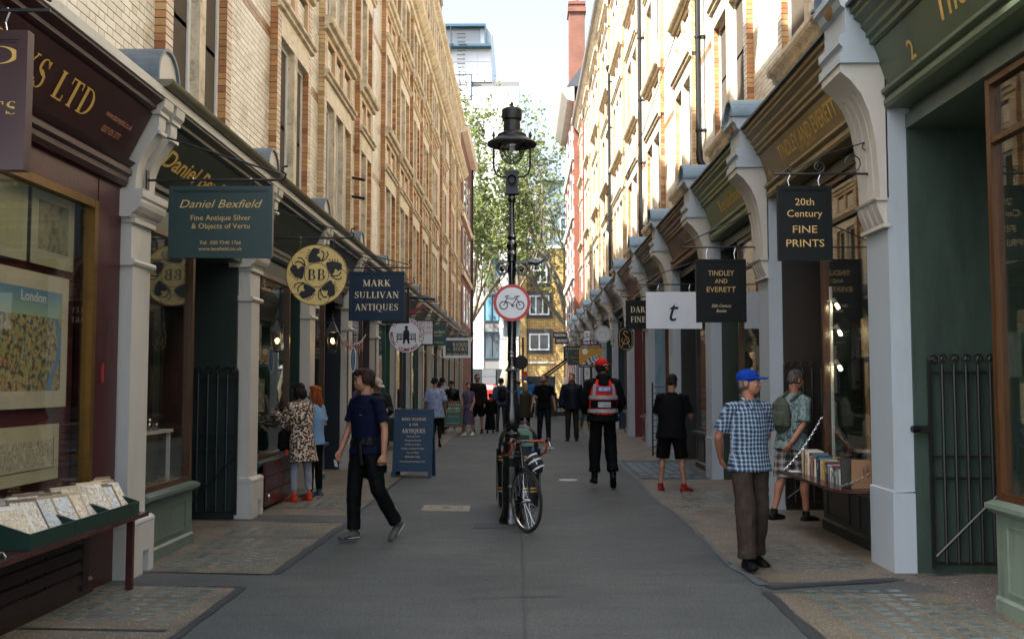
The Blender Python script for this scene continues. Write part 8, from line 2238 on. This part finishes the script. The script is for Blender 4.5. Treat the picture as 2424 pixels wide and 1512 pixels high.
# 2 young man in navy t-shirt
I = person('young man with tousled brown hair in navy t-shirt, jacket tied at his waist, striding past', (-1.6, 10.15, 0), 140, 1.71, .0055, '#a3745a', top=(C('navy tee', '#080f26', .85, .12, .5, 7), -.05, .72, .014), bottom=('straight', C('black track trousers', '#060708', .7, .2, .6, 6), .97), shoes=('#4a4b48', '#b9b3a6', False),
           hair=('mop', '#2b1a10'), fat=.98, head=(-36, -2), eyes=True,
           pose=dict(RA=((.22, .1, -1), (.05, .45, -1)), LA=((-.25, -.12, -1), (-.08, .12, -1)), RL=((.03, .14, -1), (.0, .0, -1), (.1, 1, .02)), LL=((-.14, -.12, -1), (-.12, -.6, -1), (-.05, .75, -.65)), RH=1.0, LH=1.1), group='people near the camera')
sp = Soup(); Sx = I['spine']
I['TL'](sp, [Sx(.0) + V3(-.0, .02, .02), Sx(.1)], [(.175, .13), (.165, .122)], n=18)
I['TL'](sp, [Sx(.0) + V3(.1, -.1, 0), Sx(-.15) + V3(.12, -.15, 0), Sx(-.33) + V3(.14, -.17, 0)], [(.1, .03), (.13, .035), (.11, .03)])
I['TL'](sp, [Sx(.06) + V3(-.06, .13, 0), Sx(-.08) + V3(-.09, .15, 0), Sx(-.16) + V3(-.1, .14, 0)], [(.035, .025)] * 3)
I['TL'](sp, [Sx(.0) + V3(-.05, -.1, 0), Sx(-.2) + V3(-.06, -.14, 0), Sx(-.26) + V3(-.02, -.14, 0)], [(.11, .03), (.13, .03), (.1, .03)])
finish(sp, 'tied_jacket', C('black shell jacket', '#090a0b', .5, .2, .8, 9), I['root'], .007, 2, .018, .06)
text('Columbia', (I['spine'](.34) * I['s'] + V3(-.085, .133, 0) * I['s']), (-1, .12, 0), (0, 0, 1), .014, M_gilt, I['root'], width=.05, depth=.006, world=False)
a = I['arms'][1]; mb = MB(); mb.obox((a[2] + a[3] * .14) * I['s'], (.02, 0, 0), (0, .004, .0), (.0, .01, .035)); tag(mb.build('paper_slip', M_wl, world=False), None); o = bpy.data.objects['paper_slip']; o.location = I['root'].location; o.rotation_euler = I['root'].rotation_euler; tag(o, 'folded white paper slip in the hand of the young man in navy', 'paper')
# 3 security guard seen from behind
M_hv = C('red vest', '#cf2a20', .6, .08, .3, 8); M_blk = C('black workwear', '#060708', .8, .2, .6, 7)
I = person('security guard from behind in red cap and red vest with silver bands', (1.21, 15.15, 0), 3, 1.87, .0065, '#8a5f48', top=(M_blk, -.06, 2.0, .03), bottom=('loose', M_blk, .82), shoes=('#0d0d0e', '#0d0d0e', True), hair=('crop', '#1a1613'), hat=('check', '#b3211d'), beard='#1a1613', head=(-48, 2), fat=1.12,
           pose=dict(RA=((.32, .1, -1), (-.2, .95, -.5)), LA=((-.32, .1, -1), (.2, .95, -.5)), RL=((.06, .1, -1), (.04, -.28, -1), (.15, .8, -.75)), LL=((-.06, .02, -1), (-.03, -.04, -1), (-.1, 1, 0))), hood=None, group='people near the camera')
Sx, s_ = I['spine'], I['s']
sp = Soup(); I['TL'](sp, [Sx(.03), Sx(.1), Sx(.3), Sx(.42), Sx(.49)], [(.205, .168), (.2, .165), (.212, .158), (.2, .142), (.14, .11)], n=22)
vest = finish(sp, 'vest', M_hv, I['root'], .007, 2, .006, .1)
sp = Soup(); I['TL'](sp, [Sx(.54) + V3(-.07, .02, 0), Sx(.55) + V3(-.055, -.07, .02), Sx(.55) + V3(.055, -.07, .02), Sx(.54) + V3(.07, .02, 0)], [.04, .045, .045, .04]); I['TL'](sp, [Sx(.45) + V3(0, -.12, 0), Sx(.55) + V3(0, -.08, .02)], [(.08, .03), (.07, .03)])
finish(sp, 'hood', M_blk, I['root'], .008, 2, .01, .05)
def band(z0, z1, m, e, x0=-math.pi, x1=math.pi, name='reflective_band', par=None):
    mb = MB(); rings = []
    for j in range(2):
        z = (z0, z1)[j]; k = max(0, (z - .42) / .07)
        wa, wb2 = (.216 - .04 * max(0, k)) + e, (.172 - .02 * max(0, k)) + e
        rings.append([(Sx(z) + V3(wa * math.sin(x0 + (x1 - x0) * i / 24), -wb2 * math.cos(x0 + (x1 - x0) * i / 24), 0)) * s_ for i in range(25)])
    n_ = 25; mb.add(rings[0] + rings[1], [(i, i + 1, n_ + i + 1, n_ + i) for i in range(24)])
    return mb.build(name, m, par or vest, smooth=True, world=False)
M_refl = paint('silver reflective tape', '#8f979b', .35, .2, 20, .2, 60); M_bluet = paint('vest blue patch', '#1f55a5', .5, .1, 9, 0)
band(.06, .11, M_refl, .004); band(.125, .235, M_blk, .003, -1.0, 1.0, 'black_panel'); band(.25, .3, M_refl, .004)
band(.135, .21, M_refl, .006, -.42, .42, 'grey_panel')
for q in (-1, 1): band(.3, .46, M_refl, .0045, q * .72 - .12, q * .72 + .12, 'shoulder_tape')
band(.355, .425, M_bluet, .006, -.5, .5, 'blue_patch')
text('SECURITY', Sx(.368) * s_ + V3(0, -.188 * s_, 0), (1, 0, 0), (0, 0, 1), .05, M_wl, vest, width=.175, depth=.008, bold=.02, world=False)
# 4 man in black t-shirt and shorts
person('man in black t-shirt and black shorts with red trainers standing with his back to us', (2.2, 14.85, 0), -22, 1.73, .0065, '#99705c', top=(C('black tee', '#060709', .85, .15, .5, 7), -.14, .85, .022), bottom=('shorts', C('black shorts', '#070708', .85, .15, .5, 6), 1.0), shoes=('#7a1f1b', '#a9a59b', False), hair=('crop', '#15110f'), fat=1.22, head=(-10, -22), lean=(.0, .06),
       pose=dict(RA=((.35, .15, -1), (-.15, 1, -.05)), LA=((-.3, .25, -1), (.3, 1, -.05)), RL=((.14, .02, -1), (.08, -.02, -1), (.6, 1, 0)), LL=((-.12, 0, -1), (-.08, -.03, -1), (-.1, 1, 0))), group='people near the camera')
# 5 rucksack man
M_haw = blotch('green leaf shirt', [(.35, '#2b3b3e'), (.46, '#5c7273'), (.52, '#8fa19c'), (.6, '#3b4f50'), (.7, '#6d8280')], 14)
M_pl2 = plaid('grey check shorts', '#8b8782', '#2c2b2d', '#a9a5a0', 12, 11)
I = person('man with grey-green rucksack and leaf print shirt looking into the book shop window', (3.14, 11.75, 0), -62, 1.76, .0065, '#9c6c54', top=(M_haw, -.1, .9, .022), bottom=('shorts', M_pl2, .98), shoes=('#171717', '#1b1a19', False), hair=('crop', '#4a4542'), fat=1.12, head=(-8, -24), lean=(0, .07), eyes=False,
       pose=dict(RA=((.15, -.25, -1), (-.1, -.6, -.75)), LA=((-.15, .05, -1), (.5, -.5, -.8)), RL=((.05, .22, -1), (.02, .0, -1), (.1, 1, 0)), LL=((-.05, -.12, -1), (-.03, -.32, -1), (-.15, 1, 0))), group='people near the camera')
backpack(I, '#4a5145', .14, .21, .07, label='grey-green rucksack worn by the man at the book shop window')
# 6, 7 two women at the map shop window
M_leo = blotch('leopard print', [(.0, '#4a2e1e'), (.22, '#4a2e1e'), (.28, '#0d0908'), (.5, '#0d0908'), (.56, '#b7a08c'), (.8, '#c4b09c')], 33, True)
I = person('woman in leopard print coat, grey leggings and red flat shoes at the map shop window', (-3.0, 13.55, 0), 52, 1.6, .0065, '#a87c66', bottom=('slim', C('grey leggings', '#8f8f9b', .8, .15, .4), .78), shoes=('#b3361f', '#7a2a18', False), coat=(M_leo, -.34, 1.9, .035, 1.12), hair=('bob', '#1c120f'), female=True, head=(8, -12), lean=(0, .07),
       pose=dict(RA=((.2, .25, -1), (-.2, 1, .3)), LA=((-.2, .5, -1), (.1, 1, .65)), RL=((.03, -.03, -1), (.02, -.08, -1), (.1, 1, 0)), LL=((-.04, .08, -1), (-.02, -.02, -1), (-.1, 1, 0))), group='people near the camera')
bg_ = empty('handbag', (0, 0, 0), label='black shoulder bag with red key fob carried by the woman in leopard print', cat='handbag'); bg_.location = I['root'].location; bg_.rotation_euler = I['root'].rotation_euler
sp = Soup(); c = I['spine'](-.1) + V3(-.18, .16, 0); sp.limb([c + V3(0, 0, .1), c + V3(0, 0, -.1)], [(.09, .06), (.11, .07)]); finish(sp, 'bag_body', M_blk, bg_, .009, 2, .01, .05)
mb = MB(); mb.tube([I['spine'](-.05) + V3(-.2, .12, 0), I['spine'](.2) + V3(-.06, -.16, 0), I['spine'](.44) + V3(.1, -.12, 0), I['spine'](.5) + V3(.12, .0, 0)], .012, 6); mb.build('strap', M_sb, bg_, smooth=True, world=False)
mb = MB(); mb.box(c.x - .05, c.x - .02, c.y - .1, c.y - .085, c.z - .2, c.z - .12); mb.build('key_fob', paint('fob red', '#c0321e', .5), bg_, world=False)
person('girl with straight ginger hair in pale blue t-shirt beside the leopard coat', (-2.93, 14.1, 0), 75, 1.56, .0065, '#b98a72', top=(C('pale blue tee', '#6f8fae', .85, .1, .4, 7), -.1, .75, .018), bottom=('slim', C('black leggings', '#0b0c0e', .8), .92), shoes=('#3a4a52', '#b5b5b0', False), hair=('long', '#7a3c16'), female=True, head=(5, -6), fat=.92,
       pose=dict(RA=((.2, -.15, -1), (-.25, 1, .05)), LA=((-.2, .1, -1), (.25, 1, .05)), RL=((.04, 0, -1), (.02, -.05, -1), (.1, 1, 0)), LL=((-.04, .06, -1), (-.02, 0, -1), (-.1, 1, 0))), group='people near the camera')
# 8 old man behind the young man
person('older man in pale cap and dark jacket partly hidden behind the young man in navy', (-2.62, 17.9, 0), 200, 1.68, .009, '#9b6d57', top=(C('dark wax jacket', '#17191a', .6, .2, .6, 8), -.15, 1.9, .04), bottom=('straight', C('blue jeans', '#1d2b45', .8), .97), shoes=('#141414', '#1d1d1d', False), hair=('short', '#8a857e'), hat=('plain', '#a59f92'), head=(30, -25), pose=dict(RA=((.2, .2, -1), (-.4, 1, .1)), LA=((-.2, .2, -1), (.4, 1, .1))))
# mid-distance people
M_flo = blotch('blue floral top', [(.38, '#7f8fb0'), (.5, '#8c9cbd'), (.55, '#2f3550'), (.6, '#8493b3'), (.68, '#9a6a6a')], 16)
I = person('woman with curly dark hair in pale blue floral top walking away with a red bag', (-2.17, 24.6, 0), 8, 1.66, .011, '#8f6650', top=(M_flo, -.2, .95, .035), bottom=('slim', M_blk, .95), shoes=('#16181a', '#b9b7b0', False), hair=('curly', '#120e0d'), fat=1.25, female=True, head=(-25, 0), pose=dict(RA=((.35, -.1, -1), (.15, .35, -1)), LA=((-.3, .1, -1), (-.15, .25, -1)), RL=((.05, -.1, -1), (.02, -.75, -1), (.1, .4, -1)), LL=((-.05, .1, -1), (-.02, -.03, -1), (0, 1, 0))))
rb = empty('shopping_bag', (-1.86, 24.65, .95), label='red woven shopping bag held by the woman in floral top', cat='bag')
mb = Soup(); mb.limb([(-1.84, 24.7, .98), (-1.84, 24.7, .75)], [(.13, .06), (.16, .07)]); finish(mb, 'bag_body', blotch('red woven', [(.4, '#a32a1c'), (.55, '#c24a36'), (.62, '#c9a79a')], 22), rb, .012, 1)
mb = MB(); mb.tube([(-1.95, 24.7, .98), (-1.92, 24.7, 1.14), (-1.84, 24.7, 1.2), (-1.76, 24.7, 1.14), (-1.73, 24.7, .98)], .008, 5); mb.build('handle', M_pr, rb)
fz = .012
person('young person in flat black cap, leather jacket and white tee facing the camera', (-2.38, 33.2, 0), 184, 1.66, fz, '#a87d66', top=(C('white tee', '#b9b9b6'), -.08, .7, .01), coat=(C('black leather', '#0d0e0f', .35), -.05, 2.0, .03, 1.0), bottom=('straight', C('blue jeans', '#1d2b45'), .9), shoes=('#8f8c84', '#a9a69d', False), hair=('short', '#1c1512'), hat=('plain', '#131415'), pose=dict(RA=((.25, .1, -1), (-.2, 1, .3))))
person('person with big dark curls and check shirt behind the floral top', (-2.75, 33.9, 0), 30, 1.76, fz, '#7d5a46', top=(C('pale check', '#8b8a92'), -.1, 2.0, .03), bottom=('straight', M_blk, .95), shoes=('#222', '#333', False) if False else ('#222222', '#333333', False), hair=('curly', '#0f0c0b'))
person('person in dark cap and check jacket between the floral top and the leather jacket', (-2.62, 31.0, 0), -10, 1.64, fz, '#a07660', top=(C('dark check', '#2c3242'), -.1, 2.0, .03), bottom=('straight', M_blk, .95), shoes=('#222222', '#333333', False), hair=('short', '#1c1512'), hat=('plain', '#16181c'))
M_dr = blotch('purple print dress', [(.4, '#2a2338'), (.55, '#352c47'), (.62, '#8a829a')], 60)
I = person('woman in purple print dress and white plimsolls holding a black rucksack', (-1.66, 30.4, 0), 150, 1.6, .011, '#a37862', top=(M_dr, -.02, .5, .016), skirt=(M_dr, .05, -.55, .15, .2), shoes=('#c9c7c2', '#cfcdc8', False), hair=('bun', '#2a1812'), female=True, fat=1.08, head=(40, 0), pose=dict(RA=((.3, .1, -1), (-.5, .7, -.6)), LA=((-.3, .1, -1), (.1, .6, -1))))
hb = empty('handbag', (-1.85, 30.1, .8), label='dark grey rucksack held low by the woman in the purple dress', cat='handbag')
sp = Soup(); sp.limb([(-1.86, 30.0, .95), (-1.88, 30.0, .72)], [(.13, .08), (.18, .1)]); finish(sp, 'bag_body', C('grey leather', '#23272a', .5), hb, .014, 2)
person('tall man in dark coat, black shorts and dark glasses behind the purple dress', (-1.45, 31.8, 0), 165, 1.88, fz, '#9c6f5a', top=(C('dark brown coat', '#17130f'), -.1, 1.95, .04), bottom=('shorts', M_blk, 1.0), shoes=('#111112', '#c9c7c2', False), hair=('crop', '#241a15'), glasses=True, head=(35, 0), fat=1.1)
I = person('child seen from behind in long black cloak with red hood lining', (-1.04, 31.8, 0), 5, 1.27, .011, '#8a5f4c', coat=(C('black cloak', '#08080a', .85), -.02, 2.0, .05, 1.0), skirt=(C('black cloak', '#08080a', .85), .1, -.78, .17, .25), shoes=('#111112', '#111112', False), hair=('short', '#2f1a12'))
sp = Soup(); I['TL'](sp, [I['spine'](.52) + V3(-.1, 0, 0), I['spine'](.5) + V3(-.04, -.1, 0), I['spine'](.5) + V3(.04, -.1, 0), I['spine'](.52) + V3(.1, 0, 0)], [.035] * 4); finish(sp, 'red_hood', C('red lining', '#b02818'), I['root'], .01, 1)
I = person('man in grey hooded denim jacket and black rucksack facing down the lane', (-.72, 32.6, 0), 15, 1.76, fz, '#8f6650', top=(C('denim jacket', '#3c4b5e'), -.05, 2.0, .035), bottom=('slim', C('grey jeans', '#2b3440'), .95), shoes=('#222222', '#a9a69d', False), hair=('crop', '#1a1412'), hood=True, head=(30, 0))
backpack(I, '#14161a', .15, .24, .08, label='black rucksack on the back of the man in the hooded denim jacket')
sp = Soup(); I['TL'](sp, [I['spine'](.53) + V3(-.09, .02, 0), I['spine'](.53) + V3(-.05, -.09, .02), I['spine'](.53) + V3(.05, -.09, .02), I['spine'](.53) + V3(.09, .02, 0)], [.04] * 4); finish(sp, 'hood', C('grey hood', '#8a8b8f'), I['root'], .012, 1)
person('woman with long fair hair in a quilted olive body warmer behind the lamp post', (.06, 29.6, 0), 20, 1.62, .011, '#a37862', top=(C('blue sleeves', '#56707f'), .0, 1.9, .02), coat=(C('olive quilt', '#2c2a1f', .6, .3, .9, 14), -.3, 0, .06, 1.1), bottom=('slim', M_blk, .95), shoes=('#171717', '#171717', True), hair=('long', '#8a765a'), female=True, fat=1.1)
M_bt3 = C('black tee plain', '#060708')
I = person('bearded man in black t-shirt and jeans with long hair tied back, carrying a black bag', (.58, 27.4, 0), 178, 1.84, .0095, '#a3745e', top=(M_bt3, -.08, .7, .016), bottom=('straight', C('charcoal jeans', '#15181c'), .97), shoes=('#111112', '#111112', True), hair=('bun', '#3a2214'), beard='#4a2b18', head=(-35, 0), fat=1.02, eyes=False,
       pose=dict(RA=((.3, .15, -1), (.25, .2, -1)), LA=((-.25, -.1, -1), (-.15, .1, -1)), RL=((.05, .02, -1), (.05, -.05, -1), (.15, 1, 0)), LL=((-.04, .12, -1), (-.02, 0, -1), (-.1, 1, 0))))
kb = empty('carrier_bag', (.2, 27.2, .8), label='crumpled black bag and coat hanging from the bearded man\'s hand', cat='bag')
sp = Soup(); sp.limb([(.22, 27.25, .82), (.18, 27.25, .6), (.22, 27.25, .36)], [(.05, .05), (.13, .09), (.17, .1)]); finish(sp, 'bag_body', C('black nylon', '#0c0d0f', .5, .3, .9, 14), kb, .012, 1, .04, .08)
person('man in navy hooded jacket and brown trousers walking towards us beside the bearded man', (1.35, 27.6, 0), 172, 1.86, .0095, '#a87c64', coat=(C('navy shell', '#0c131d', .55, .2, .6), -.1, 1.95, .045, 1.0), hood=True, top=(M_bt3, .1, .7, .01), bottom=('straight', C('brown trousers', '#2a2620'), .97), shoes=('#1b1a18', '#2b2a28', False), hair=('crop', '#4a3526'), beard='#5a4230', head=(-15, 0), fat=1.08,
       pose=dict(RA=((.25, .1, -1), (.05, .3, -1)), LA=((-.25, -.1, -1), (-.05, .2, -1)), RL=((.03, .08, -1), (.02, -.02, -1), (.1, 1, 0)), LL=((-.03, -.06, -1), (-.02, -.15, -1), (-.1, 1, 0))))
far = [(.42, 52, 1.75, '#1f5f9e', 'blue top and blue cap', ('plain', '#1c4f9a')), (.75, 47, 1.3, '#20242a', 'dark top, bald', None), (1.0, 47.5, 1.25, '#2d4a6a', 'blue shirt', None), (1.2, 46.8, 1.3, '#24384e', 'denim shirt', None), (1.5, 48, 1.35, '#2a2a2c', 'black jacket', None), (-.35, 55, 1.7, '#1f2730', 'dark coat in the road', None), (-.2, 50, 1.68, '#3a6f8a', 'teal top behind the lamp post', None)]
for i, (x, y, h_, c_, d_, ht) in enumerate(far):
    person('far-off person in %s near the end of the lane' % d_, (x, y, 0), 60 * i, h_, .018, '#a3745e', top=(C('far top ' + c_, c_), -.1, 1.9, .03), bottom=('straight', C('far trousers', '#1b1e24'), .95), shoes=('#171717', '#171717', False), hair=('crop', '#3a2a1e'), hat=ht, group='small figures at the end of the lane')
